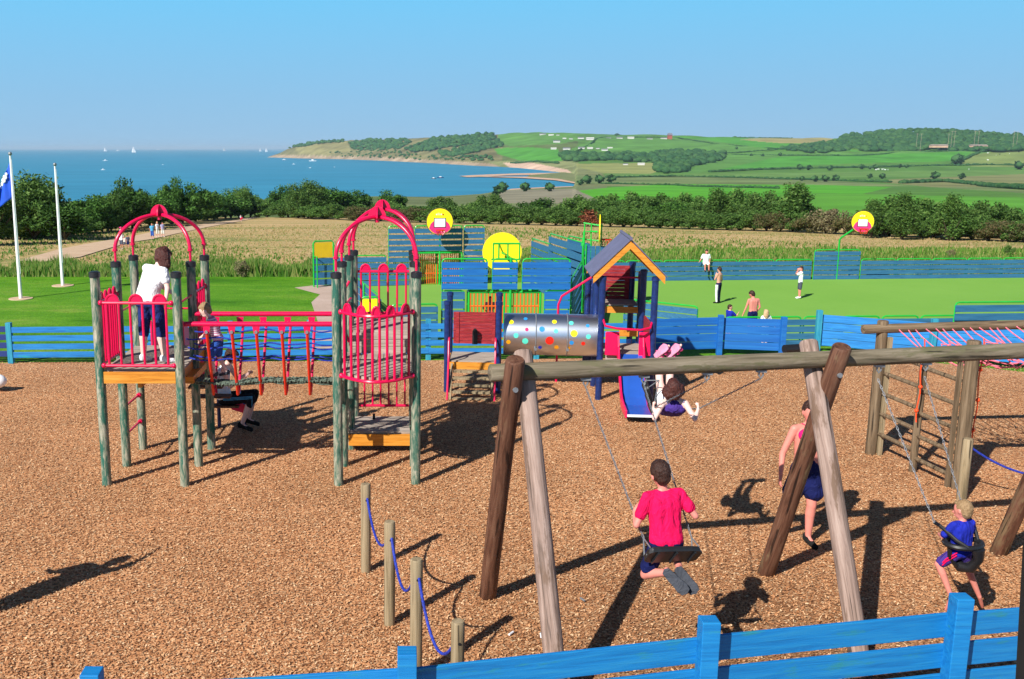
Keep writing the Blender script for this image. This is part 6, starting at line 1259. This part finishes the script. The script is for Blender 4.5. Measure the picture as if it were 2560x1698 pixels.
    if legs:
        lm_, ln, wide = legs; cb = MB(); cb.cap(P_['pelvis']-hd*.042*u*f_, P_['pelvis']+hd*.042*u*f_, .057*u*f_+e*.7, None, 12); cb.cap(P_['pelvis'].lerp(P_['waist'], .35)-hd*.035*u, P_['pelvis'].lerp(P_['waist'], .35)+hd*.035*u, .05*u*f_+e*.6, None, 12)
        for S_ in 'LR':
            hp, kn, an = P_['hip'+S_], P_['kn'+S_], P_['an'+S_]; l1 = min(1, ln); r1 = (.052+(.034-.052)*l1)*u*f_+e*(.6+wide); cb.cap(hp, hp.lerp(kn, l1), .054*u*f_+e*.6, r1, 12)
            if ln > 1: cb.cap(kn, kn.lerp(an, ln-1), .035*u*f_+e*(.5+wide), (.033-.010*(ln-1))*u*f_+e*(.5+wide), 12)
        remesh(cb, 'trousers' if ln > 1.3 else 'shorts', M[lm_], rt, vox, 3, .5, .007*u)
    if shoes:
        cb = MB()
        for S_ in 'LR': an, to = P_['an'+S_], P_['to'+S_]; d = (to-an).normalized(); cb.cap(an-d*.022*u-V(0, 0, .012*u), to+d*.008*u, .026*u, .021*u, 10); cb.cap(an, an-d*.02*u, .026*u, .028*u, 8)
        remesh(cb, 'shoes', M[shoes], rt, vox, 2)
    if extra: extra(rt, P_, u, tu, sd_, fr, hc, up, fwd)
    return rt, P_
# girl in white on tower A, leaning on the rail
zd = 1.575
def g_extra(rt, P_, u, tu, sd_, fr, hc, up, fwd):
    mb = MB(); mb.cap(P_['pelvis'].lerp(P_['waist'], .45)-sd_*.055, P_['pelvis'].lerp(P_['waist'], .45)+sd_*.055, .098, None, 14); remesh(mb, 'tied_jacket', M['c_navy'], rt, .015, 3)
person('girl in white T shirt and jeans leaning on the red rail of the left tower', (-3.30, 12.88, zd), R(-18), 1.58, dict(head=(.085, .085, .895), neck=(.055, .045, .825), chest=(.03, .03, .745), waist=(-.01, .0, .63), pelvis=(-.02, -.01, .53), shL=(-.06, .06, .80), shR=(.14, .0, .785), elL=(-.05, .14, .68), elR=(.185, -.03, .655), wrL=(.05, .19, .60), wrR=(.21, -.10, .575), knL=(-.085, .01, .285), anL=(-.095, 0, .045), knR=(.07, .02, .285), anR=(.10, .02, .045), toL=(-.09, .08, .015), toR=(.16, .08, .015)), 'skinpale', ('c_tee_white', .55, .75), ('c_jeans', 1.15, .5), 'c_shoe_white', ('hairauburn', 'wavy'), face=(.75, .65, -.2), fine=True, hs=1.05, fat=1.08, extra=g_extra)
# boy crossing the bridge
person('small boy in pink striped shirt and blue shorts crossing the rope bridge', (-2.47, 12.94, 1.36), R(90), 1.03, dict(head=(0, .12, .895), neck=(0, .07, .81), chest=(0, .035, .73), waist=(0, 0, .60), pelvis=(0, -.035, .52), shL=(-.095, .05, .78), shR=(.095, .05, .78), elL=(-.12, .08, .62), elR=(.125, .10, .62), wrL=(-.10, .17, .52), wrR=(.12, .19, .54), hipL=(-.05, -.035, .50), hipR=(.05, -.035, .50), knL=(-.05, .07, .29), anL=(-.05, .01, .06), knR=(.055, -.02, .28), anR=(.055, -.12, .06), toL=(-.05, .09, .03), toR=(.055, -.04, .03)), 'skinpale', ('c_stripe', .6, .95), ('c_blueshorts', .85, 1.1), 'c_shoe_grey', ('hairfair', 'short'), vox=.011, hs=1.25)
# woman sitting at the slide foot
def w_extra(rt, P_, u, tu, sd_, fr, hc, up, fwd):
    mb = MB(); b0 = P_['knR'].lerp(P_['hipR'], .45)+V(0, 0, .09); mb.tube([b0, b0+V(0, 0, .12), b0+V(.0, 0, .14), b0+V(0, 0, .17)], [.03, .03, .013, .013], 10); build(mb, 'water_bottle', M['c_skyblue'], rt)
    for k in (-.012, .006, .024):
        m2 = MB(); a_, b_, c_2 = P_['hipR'], P_['knR'], P_['knR'].lerp(P_['anR'], .25); m2.tube([a_+V(0, -.10, k+.03), a_.lerp(b_, .5)+V(0, -.085, k+.02), b_+V(.02, -.062, k+.02), c_2+V(.05, -.05, k)], .005, 5); build(m2, 'side_stripe', M['c_skyblue'], rt)
person('woman in white vest and black leggings sitting at the foot of the left slide', (-2.62, 15.05, -.30), R(-90), 1.62, absJ=dict(pelvis=(-2.770, 15.12, 0.530), waist=(-2.810, 15.12, 0.690), chest=(-2.790, 15.12, 0.910), neck=(-2.730, 15.12, 1.070), head=(-2.650, 15.12, 1.190), shL=(-2.730, 15.29, 1.030), shR=(-2.750, 14.95, 1.030), elR=(-2.650, 14.93, 0.750), wrR=(-2.450, 14.97, 0.890), elL=(-2.590, 15.3, 0.780), wrL=(-2.410, 15.22, 0.890), hipL=(-2.770, 15.2, 0.510), hipR=(-2.770, 15.04, 0.510), knR=(-2.330, 14.99, 0.550), knL=(-2.310, 15.24, 0.570), anR=(-2.490, 14.95, 0.120), anL=(-2.430, 15.25, 0.120), toR=(-2.350, 14.93, 0.060), toL=(-2.290, 15.25, 0.060)), skin='skinpale', top=('c_tee_white', 0, .8), legs=('c_blackcloth', 1.25, .2), shoes='c_shoe_black', hair=('hairbrown', 'bob'), face=(.7, 0, -.5), vox=.013, extra=w_extra)
# ---- swings
def swing_seat(label, c, right, fwd_, hk, grips, wdt=.44):
    rt = thing('swing', label, 'swing', c, 'swings on the timber frame'); r_ = Vector(right).normalized(); f_ = Vector(fwd_); f_ = (f_-r_*f_.dot(r_)).normalized(); n_ = r_.cross(f_); c = Vector(c); mb = MB()
    ol = [(-.5, -.30), (-.44, -.42), (-.3, -.46), (.3, -.46), (.44, -.42), (.5, -.30), (.5, .30), (.44, .42), (.3, .46), (-.3, .46), (-.44, .42), (-.5, .30)]
    mb.prism([c+r_*a*wdt+f_*b_*.2-n_*.012 for a, b_ in ol], n_*.032); build(mb, 'seat', M['black'], rt, False, bev=.008)
    mb = MB(); mb.prism([c+r_*a*wdt*1.02+f_*b_*.205-n_*.03 for a, b_ in ol], n_*.018)
    for k in (-.22, 0, .22): mb.beam(c+r_*k*wdt*1.6-f_*.085-n_*.03, c+r_*k*wdt*1.6+f_*.085-n_*.03, .012, .03)
    build(mb, 'seat_underside', M['blackcap'], rt, False)
    for sg, h_, gp in ((-1, hk[0], grips[0]), (1, hk[1], grips[1])):
        e_ = c+r_*sg*wdt*.47+n_*.02; s_ = shackle(h_, rt); pts = [s_]+([Vector(gp)] if gp is not None else [])+[e_+n_*.12]; chain('chain', pts, rt)
        mb = MB(); mb.tube([e_+n_*.12, e_+f_*.07], .006, 6); mb.tube([e_+n_*.12, e_-f_*.07], .006, 6); mb.ball(e_-n_*.03, .018, 8, 6); build(mb, 'seat_hanger', M['steel'], rt)
    return rt
# boy in red on the near swing
bs = V(2.18, 7.42, 1.13); ur = V(ud.x, ud.y, -.02).normalized(); bf = V(-ud.y, ud.x, .42).normalized(); bu = V(.02, -.50, .86).normalized()
ha = bp_(hooks['a'], -.22); hb_ = bp_(hooks['b'], -.22)
hL = D(1457, 1186, 7.62); hRt = D(1588, 1150, 7.75)
bs = D(1552, 1278, 7.40)
dnv = (bs-(ha+hb_)/2).normalized(); bn = -dnv; bfw = (bn.cross(ur)).normalized()*-1
if bfw.y < 0: bfw = -bfw
rgt = V(.93, .16, -.05).normalized()
swing_seat('near swing with a black flat seat, boy in red sitting on it', bs, rgt, bfw, (hooks['a'], hooks['b']), (None, None))
def bodyJ(pel, tup, side, H_, **k):
    pel = Vector(pel); tup = Vector(tup).normalized(); side = Vector(side); side = (side-tup*side.dot(tup)).normalized()
    J = dict(pelvis=pel, waist=pel+tup*.09*H_, chest=pel+tup*.235*H_, neck=pel+tup*.325*H_, head=pel+tup*.41*H_, shL=pel+tup*.285*H_-side*.105*H_, shR=pel+tup*.285*H_+side*.105*H_, hipL=pel-side*.05*H_-tup*.01*H_, hipR=pel+side*.05*H_-tup*.01*H_)
    J.update({a: Vector(b_) for a, b_ in k.items()}); return J
Hb = 1.32; pel = bs+bn*.10+V(-.01, .02, 0); tup = V(-.07, .16, 1).normalized()
Jb = bodyJ(pel, tup, rgt, Hb); 
la = ha.lerp(bs-rgt*.2, .60); ra = hb_.lerp(bs+rgt*.2, .58)
Jb['head'] = Jb['neck']+V(-.02, .03, .11)
Jb['wrL'] = ha.lerp(bs-rgt*.21, .76)+V(.02, -.03, .02); Jb['elL'] = Jb['shL']+V(-.09, -.05, -.22); Jb['wrR'] = hb_.lerp(bs+rgt*.21, .68)+V(.0, .02, 0); Jb['elR'] = Jb['shR']+V(.12, -.06, -.17)
Jb['knL'] = pel+V(-.13, .30, -.12); Jb['knR'] = pel+V(.12, .32, -.12); Jb['anL'] = pel+V(.03, -.0, -.27); Jb['anR'] = pel+V(.10, .02, -.26)
Jb['knL'] = D(1490, 1326, 7.56); Jb['anL'] = D(1545, 1322, 7.36); Jb['toL'] = D(1576, 1354, 7.31); Jb['anR'] = D(1571, 1318, 7.38); Jb['toR'] = D(1602, 1360, 7.33)
def b_extra(rt, P_, u, tu, sd_, fr, hc, up, fwd):
    for S_ in 'LR':
        an, to = P_['an'+S_], P_['to'+S_]; d = (to-an); L_ = d.length; d.normalize(); n_ = V(0, -1, -.25); n_ = (n_-d*n_.dot(d)).normalized(); s2 = d.cross(n_); o_ = an+n_*.03
        ol = [(-.05, .0), (-.035, .034), (.03, .042), (.09, .044), (.15, .052), (.19, .04), (.205, 0), (.19, -.04), (.15, -.052), (.09, -.044), (.03, -.042), (-.035, -.034)]
        build(MB().prism([o_+d*a+s2*b_ for a, b_ in ol], n_*.018), 'sandal_sole', M['c_shoe_grey'], rt, False, bev=.005)
        mb = MB(); mb.tube([o_+d*.02+s2*.035, an-n_*.03+d*.02, o_+d*.02-s2*.035], .012, 6); mb.tube([o_+d*.12+s2*.036, an.lerp(to, .6)-n_*.03, o_+d*.12-s2*.036], .013, 6); build(mb, 'sandal_strap', M['c_shoe_black'], rt)
person('boy in a bright red T shirt sitting on the near swing, legs folded back', bs, 0, Hb, absJ=Jb, skin='skinpink', top=('c_tee_red', .62, .9), legs=('c_navy', .75, .8), hair=('hairbrown', 'short'), face=(-.15, 1, -.1), fine=True, hs=1.12, hands={'L': 1.2, 'R': 1.2}, handdir={'L': (.3, .3, .5), 'R': (0, .6, .4)}, extra=b_extra)
# girl lying back on the far swing
gs_ = D(1497, 915, 10.05); hc_ = bp_(hooks['c'], -.22); hd_ = bp_(hooks['d'], -.22); dn2 = (gs_-(hc_+hd_)/2).normalized(); gr = V(.97, .18, -.12).normalized()
gs_ = D(1535, 925, 10.05)
Hg = 1.22; pel = gs_+V(-.02, -.02, .05); tup = V(.12, -.78, .10).normalized()
Jg = bodyJ(pel, tup, gr, Hg); Jg['head'] = Jg['neck']+V(.0, -.07, .09)
hgL = D(1512, 944, 9.62); hgR = D(1612, 934, 9.55)
Jg['neck'] = D(1556, 921, 9.66); Jg['shL'] = D(1530, 930, 9.66); Jg['shR'] = D(1582, 931, 9.62); Jg['chest'] = D(1556, 938, 9.70); Jg['waist'] = D(1552, 945, 9.84); Jg['head'] = D(1555, 898, 9.62)
Jg['pelvis'] = D(1545, 942, 9.98); Jg['hipL'] = D(1534, 940, 9.98); Jg['hipR'] = D(1556, 940, 9.98)
Jg['elL'] = D(1511, 966, 9.58); Jg['wrL'] = D(1509, 942, 9.66); Jg['elR'] = D(1604, 968, 9.50); Jg['wrR'] = D(1612, 944, 9.58)
Jg['knL'] = D(1523, 885, 10.15); Jg['knR'] = D(1546, 880, 10.15); Jg['anL'] = D(1523, 819, 10.35); Jg['anR'] = D(1551, 819, 10.35); Jg['toL'] = D(1544, 799, 10.30); Jg['toR'] = D(1572, 797, 10.30)
swing_seat('far swing with its black seat tipped up, girl leaning back on it', D(1500, 918, 10.0), V(.35, .25, -.9), V(0, .9, .3), (hooks['c'], hooks['d']), (Jg['wrL'], Jg['wrR']), .36)
def s_extra(rt, P_, u, tu, sd_, fr, hc, up, fwd):
    mb = MB()
    m3 = MB()
    for S_ in 'LR':
        an, to = P_['an'+S_], P_['to'+S_]; d = (to-an).normalized(); n_ = V(-.35, -.75, .45); n_ = (n_-d*n_.dot(d)).normalized(); s2 = d.cross(n_); o_ = an-d*.02+V(0, 0, .004)
        ol = [(-.03, .0), (-.02, .03), (.05, .034), (.11, .046), (.15, .042), (.17, .0), (.15, -.04), (.11, -.046), (.05, -.034), (-.02, -.03)]
        m3.prism([o_+d*a+s2*b_+n_*.028 for a, b_ in ol], n_*.022)
        for a in (.02, .075, .125): mb.tube([o_+d*a+s2*.045+n_*.02, o_+d*a+s2*.04-n_*.035, o_+d*a-s2*.04-n_*.035, o_+d*a-s2*.045+n_*.02], .016, 6)
    build(m3, 'sandal_sole', M['c_sandalpink'], rt, False, bev=.006); remesh(mb, 'sandal_straps', M['magenta'], rt, .009, 2)
    mb = MB()
    for x in (-.055, .055): mb.tube([P_['neck'].lerp(P_['shR' if x > 0 else 'shL'], .75)+V(0, -.045, .02), P_['chest'].lerp(P_['waist'], .4)+V(x*1.2, -.085, 0)], .007, 6)
    mb.tube([P_['chest'].lerp(P_['waist'], .35)+V(-.10, -.072, 0), P_['chest'].lerp(P_['waist'], .35)+V(0, -.09, -.005), P_['chest'].lerp(P_['waist'], .35)+V(.10, -.072, 0)], .008, 6); build(mb, 'top_straps', M['c_lilac'], rt)
person('dark haired girl leaning back on the far swing, pink sandals in the air', gs_, 0, Hg, absJ=Jg, skin='skinpale', top=('c_purple', -1, .9), legs=('c_tee_white', .45, .6), hair=('hairauburn', 'bob'), face=(.1, 1, .3), fine=True, hs=1.15, hands={'L': 1.2, 'R': 1.2}, handdir={'L': (0, .2, .5), 'R': (0, .2, .5)}, extra=s_extra)
# toddler in a bucket seat
ts = D(2222, 1268, 8.35); he, hf = bp_(hooks['e'], -.22), bp_(hooks['f'], -.22); rt = thing('swing', 'toddler swing with a black bucket seat on the right', 'swing', ts, 'swings on the timber frame')
shackle(hooks['e'], rt); shackle(hooks['f'], rt); L1 = D(2157, 1206, 8.42); R1 = D(2219, 1160, 8.72)
chain('chain', [he, L1], rt); chain('chain', [hf, R1], rt)
tr_ = V(.93, .25, 0).normalized(); tf = V(-.25, .93, 0)
def ring(z, r_, n=20): return [ts+tr_*math.cos(2*math.pi*k/n)*r_+tf*math.sin(2*math.pi*k/n)*r_*.8+V(0, 0, z) for k in range(n)]
mb = MB(); mb.tube(ring(.06, .165), .026, 8, closed=True); mb.tube([L1, L1+V(.05, 0, -.03), ts-tr_*.12+V(0, -.06, .12), ts-tr_*.07-tf*.13+V(0, 0, .07)], .017, 8); mb.tube([R1, ts+tr_*.14+V(0, .05, .18), ts+tr_*.16+V(0, 0, .07)], .017, 8)
build(mb, 'seat_rim', M['black'], rt)
mb = MB(); 
for an_, n_ in ((-1.35, 1),): 
    pts = [ts+tr_*.03-tf*.135+V(0, 0, .05), ts+tr_*.05-tf*.14+V(0, 0, -.05), ts+tr_*.03-tf*.09+V(0, 0, -.15), ts+V(0, 0, -.17), ts+tf*.09+V(0, 0, -.13), ts+tf*.13+V(0, 0, .05)]; mb.tube(pts, [.06, .04, .045, .05, .04, .05], 10)
mb.tube([ts-tr_*.15+V(0, 0, .05), ts-tr_*.13+V(0, 0, -.07), ts-tr_*.05+V(0, 0, -.15), ts+V(0, 0, -.17)], .02, 8); mb.tube([ts+tr_*.15+V(0, 0, .05), ts+tr_*.13+V(0, 0, -.07), ts+tr_*.05+V(0, 0, -.15), ts+V(0, 0, -.17)], .02, 8); build(mb, 'seat_bucket', M['black'], rt)
Ht_ = .92; pel = ts+V(-.01, .01, -.03)
Jt = bodyJ(pel, V(-.02, .03, 1), tr_, Ht_); Jt['head'] = Jt['neck']+V(0, .02, .085)
Jt['elL'] = Jt['shL']+V(-.06, .05, -.13); Jt['wrL'] = Jt['elL']+V(.04, .12, -.03); Jt['elR'] = Jt['shR']+V(.05, .07, -.12); Jt['wrR'] = Jt['elR']+V(-.02, .11, .02)
Jt['knL'] = pel+V(-.17, .03, -.13); Jt['knR'] = pel+V(.10, .07, -.14); Jt['anL'] = D(2196, 1378, 8.32); Jt['toL'] = D(2183, 1408, 8.38); Jt['anR'] = D(2262, 1380, 8.45); Jt['toR'] = D(2268, 1402, 8.52)
def t_extra(rt, P_, u, tu, sd_, fr, hc, up, fwd):
    mb = MB(); a_ = P_['hipL'].lerp(P_['knL'], .55)
    for k in (-.012, .014): mb.tube([P_['hipL']+V(-.03, -.065, .02+k), a_+V(-.03, -.052, .012+k), P_['hipL'].lerp(P_['knL'], .8)+V(-.02, -.048, k)], .006, 6)
    build(mb, 'short_stripe', M['c_tee_red'], rt)
person('fair haired toddler in a royal blue T shirt sitting in the bucket swing, barefoot', ts, 0, Ht_, absJ=Jt, skin='skinpink', top=('c_royal', .8, .95), legs=('c_purple', .78, .9), hair=('hairfair', 'short'), face=(-.55, .85, 0), fine=True, hs=1.32, fat=1.08, extra=t_extra)
# woman in bikini top behind the middle swing legs
wf = G(1856, 1264); 
def skirt(rt, P_, u, tu, sd_, fr, hc, up, fwd):
    mb = MB(); c = P_['pelvis']; 
    for sg in (-1, 1): mb.cap(P_['waist']+sd_*sg*.04-V(0, 0, .05), P_['hip'+('R' if sg > 0 else 'L')].lerp(P_['kn'+('R' if sg > 0 else 'L')], .62)+sd_*sg*.02, .085, .115, 14)
    remesh(mb, 'wide_shorts', M['c_navy'], rt, .014, 3, .5, .012)
    mb = MB()
    for sg in (-1, 1): q = P_['chest']+sd_*sg*.066+fwd*.075+V(0, 0, .035); mb.ball(q, (.074, .074, .07), 14, 10); mb.tube([q+V(0, 0, .05)+fwd*.03, P_['shR' if sg < 0 else 'shL'].lerp(P_['neck'], .4)+V(0, -.015, .045)], .008, 6)
    mb.tube([P_['chest']-sd_*.14-V(0, 0, .05), P_['chest']-sd_*.1+fwd*.07-V(0, 0, .05), P_['chest']+fwd*.09-V(0, 0, .05), P_['chest']+sd_*.1+fwd*.07-V(0, 0, .05), P_['chest']+sd_*.14-V(0, 0, .05)], .014, 6)
    remesh(mb, 'bikini_top', M['c_bikini'], rt, .010, 2)
person('woman in a pink bikini top and wide navy shorts walking behind the crossed swing legs', (wf.x, wf.y+.12, 0), R(188), 1.66, dict(elL=(-.14, -.03, .64), wrL=(-.13, .02, .5), elR=(.165, -.02, .64), wrR=(.19, .02, .495), knL=(-.045, .03, .285), anL=(-.045, .02, .045), toL=(-.05, .10, .015), knR=(.07, -.02, .285), anR=(.085, -.13, .055), toR=(.10, -.05, .02)), 'skinpink', None, ('c_navy', .3, .5), 'c_shoe_black', ('hairbrown', 'short'), face=(-.1, -1, 0), fine=True, extra=skirt)
# standing person off the left edge whose long shadow falls into view
hipx = G(-150, 1470); fL = G(346/S-0, 1381/S)
person('person with a raised arm standing just outside the left edge, casting the long shadow', (-4.85+.95, 8.90, 0) if False else (G(320, 1277).x-SHD.x*2.3, G(320, 1277).y-SHD.y*2.3, 0), R(-39), 1.62, dict(elR=(.12, .02, .97), wrR=(.06, .03, 1.11), shR=(.10, 0, .845), elL=(-.17, 0, .66), wrL=(-.22, .08, .60), knL=(-.03, .08, .29), anL=(.0, -.0, .05)), 'skin', ('c_royal', .7, 1), ('c_navy', .8, .8), 'c_shoe_white', vox=.02)
# ---- people on and round the court (level -2.6)
def trackx(rt, P_, u, tu, sd_, fr, hc, up, fwd):
    for S_ in 'L': m2 = MB(); a_, b_, c_2 = P_['hip'+S_], P_['kn'+S_], P_['an'+S_]; o_ = V(-.055, -.055, 0); m2.tube([a_+o_*1.3, b_+o_*1.05, c_2+o_*.8], [.07, .055, .045], 8); build(m2, 'side_panel', M['c_tee_white'], rt)
zc = -2.58
p = G(1657, 700, zc); person('shirtless boy in dark track trousers with white side panels standing on the green court', p, R(45), 1.66, dict(elL=(-.12, .07, .66), wrL=(-.03, .09, .80), head=(0, .01, .925), knL=(-.045, .012, .285), anL=(-.04, 0, .045)), 'skin', None, ('c_track', 1.9, .6), 'c_shoe_black', ('hairbrown', 'short'), face=(-.7, .7, 0), vox=.022, extra=trackx)
p = G(1845, 689, zc); person('boy in long white T shirt and grey shorts standing on the green court', p, R(80), 1.52, dict(elL=(-.06, .13, .74), wrL=(-.02, .10, .88), elR=(.1, .13, .76), wrR=(.03, .11, .88)), 'skinpink', ('c_tee_white', .8, 1.2), ('c_grey', .85, 1.2), 'c_shoe_white', ('hairbrown', 'short'), face=(-.9, -.1, 0), vox=.022)
p = D(1628, 607, 52.5); person('boy in white sitting on the top rail of the far court fence', (p.x, 52.35, -2.25), R(180), 1.55, dict(head=(0, -.0, .80), neck=(0, -.02, .72), chest=(0, -.03, .64), waist=(0, -.04, .52), pelvis=(0, -.04, .42), shL=(-.105, -.03, .69), shR=(.105, -.03, .69), elL=(-.14, -.05, .55), elR=(.16, -.05, .55), wrL=(-.13, -.02, .43), wrR=(.22, -.03, .46), hipL=(-.05, -.03, .41), hipR=(.05, -.03, .41), knL=(-.07, .10, .38), knR=(.06, .10, .38), anL=(-.08, .10, .17), anR=(.05, .10, .17), toL=(-.09, .17, .13), toR=(.05, .17, .13)), 'skinpink', ('c_tee_white', .75, .95), ('c_tee_white', .8, 1.1), 'c_shoe_black', ('hairbrown', 'short'), face=(0, -1, -.1), vox=.022)
p = D(1737, 735, 36.2); person('shirtless man in dark blue trunks seen from behind at the near side of the court', (p.x, 36.2, zc), R(8), 1.78, dict(head=(-.03, .03, .925), elL=(-.15, .02, .64), wrL=(-.19, .05, .50), elR=(.14, -.02, .66), wrR=(.10, .05, .53)), 'skinpink', None, ('c_navy', .9, 1), 'c_shoe_black', ('hairbrown', 'short'), face=(-.6, .8, 0), vox=.02)
p = D(1684, 725, 35.6); person('boy in a blue T shirt with raised hand leaning over the near court fence', (p.x, 35.6, zc), R(-70), 1.36, dict(elR=(.14, .12, .70), wrR=(.12, .20, .79), elL=(-.13, .10, .66), wrL=(-.10, .2, .66)), 'skin', ('c_royal', .7, 1), ('c_navy', .8, .8), 'c_shoe_black', ('hairbrown', 'short'), face=(.9, -.2, -.1), vox=.02)
p = D(1768, 738, 34.2); person('long haired blond girl in a pale top standing between the two blue fences', (p.x, 34.2, zc), R(200), 1.42, dict(elR=(.17, .02, .68), wrR=(.24, .06, .60), elL=(-.17, .02, .68), wrL=(-.22, .07, .56), head=(.02, .01, .925)), 'skinpale', ('c_tee_white', .9, 1.1), ('c_skyblue', .9, .8), 'c_shoe_white', ('hairblond', 'long'), face=(-.3, .9, -.2), vox=.018)
p = D(1132, 690, 37.3); person('boy in a pink and white shirt with hand on hip behind the near goal bars', (p.x, 37.35, zc), R(180), 1.40, dict(elR=(.19, -.02, .67), wrR=(.08, .03, .58), elL=(-.15, 0, .66), wrL=(-.13, .04, .54)), 'skinpink', ('c_pinktop', .8, 1.0), ('c_palecloth', .8, 1), 'c_shoe_white', ('hairbrown', 'short'), face=(0, -1, 0), vox=.018)
p = D(868, 695, 36.8); person('child in a dark top crouching by the green rails behind the two domed tower', (p.x, 36.8, zc+.25), R(160), 1.25, dict(), 'skinpink', ('c_navy', .7, 1), ('c_navy', .8, .8), 'c_shoe_white', ('hairfair', 'short'), vox=.022)
p = D(497, 880, 15.5)
# walkers on the path
WK = [(281, 575, 40, 'man in white on the path carrying a child on his shoulders', 'c_tee_white', 'c_grey', 'hairbrown', 0), (288, 572, 26, 'small child in green walking beside the man on the path', 'c_palecloth', 'c_grey', 'hairfair', 0), (296, 573, 30, 'child in dark clothes walking behind the red dome on the path', 'c_grey', 'c_navy', 'hairbrown', 0),
 (352, 552, 36, 'walker in a turquoise top on the path, leftmost of three', 'c_skyblue', 'c_blueshorts', 'hairfair', 1), (364, 547, 35, 'walker in white on the path, middle of three', 'c_tee_white', 'c_palecloth', 'hairblond', 1), (376, 547, 34, 'walker in pale blue with a dark bag on the path, rightmost of three', 'c_lilac', 'c_palecloth', 'hairbrown', 1),
 (556, 511, 15, 'walker with a red bag alone farther along the path', 'c_tee_white', 'c_tee_red', 'hairbrown', 2), (589, 501, 14, 'dark dressed walker by the hedge gap, left of two', 'c_grey', 'c_navy', 'hairbrown', 2), (595, 501, 14, 'dark dressed walker by the hedge gap, right of two', 'c_navy', 'c_navy', 'hairbrown', 2)]
for i, (x, y, hp, ds, tp, lg, hr_, far_) in enumerate(WK):
    p = GT(x, y, 0, zt, 50, 240, 1.001); hh = hp*S*p.length/F*.97
    rt, P_ = person(ds, p, R(180 if i != 4 else 200)+i*.13, hh, dict(knL=(-.055, .05, .285), anL=(-.055, .06, .045), toL=(-.06, .14, .015), anR=(.055, -.07, .05), toR=(.06, .0, .02)), 'skinpink', (tp, .6, .95), (lg, .95 if far_ == 0 else 1.3, .8), 'c_shoe_white', (hr_, 'short'), vox=hh*.018, group='people walking on the meadow path')
    if i == 5: build(MB().ball(P_['elL']+V(.12, 0, -.1), (.13, .08, .16), 8, 6), 'bag', M['black'], rt)
    if i == 6: build(MB().ball(P_['elL']+V(.05, 0, -.2), (.25, .15, .2), 8, 6), 'bag', M['red'], rt)
    if i == 0:
        c = P_['head']+V(0, .05, .12*hh*0)
        sh_ = P_['neck']; person('small child in a pink sun hat riding on the man\'s shoulders on the path', sh_-V(0, 0, .30), R(180), .95, dict(head=(0, .0, .83), neck=(0, -.03, .74), chest=(0, -.04, .66), waist=(0, -.04, .54), pelvis=(0, -.05, .45), shL=(-.105, -.03, .71), shR=(.105, -.03, .71), elL=(-.13, .05, .6), elR=(.13, .05, .6), wrL=(-.06, .14, .58), wrR=(.06, .14, .58), hipL=(-.06, -.03, .42), hipR=(.06, -.03, .42), knL=(-.12, .1, .36), knR=(.12, .1, .36), anL=(-.11, .13, .14), anR=(.11, .13, .14), toL=(-.11, .2, .12), toR=(.11, .2, .12)), 'skinpale', ('c_mauve', .8, 1), ('c_mauve', .6, .8), None, ('hairfair', 'short'), vox=.03, hs=1.3, extra=lambda rt, P_, u, tu, sd_, fr, hc, up, fwd: build(MB().ball(hc+V(0, 0, .05), (.11, .11, .09), 12, 8).tube([hc+V(0, 0, .05), hc+V(0, 0, .07)], .16, 14), 'sun_hat', M['magenta'], rt) and None)
# ------------------------------------------------------------------ haze
mh = bpy.data.materials.new('haze'); mh.use_nodes = True; th = mh.node_tree; th.nodes.clear(); outn = th.nodes.new('ShaderNodeOutputMaterial'); pv = th.nodes.new('ShaderNodeVolumePrincipled')
pv.inputs['Color'].default_value = (.60, .80, 1, 1); pv.inputs['Density'].default_value = 4.5e-5; pv.inputs['Anisotropy'].default_value = 0.0; th.links.new(pv.outputs[0], outn.inputs['Volume'])
struct(build(MB().box((0, 30000, -5), (124000, 62000, 170)), 'haze', mh, smooth=False), 'stuff', 'thin blue summer haze over the bay')
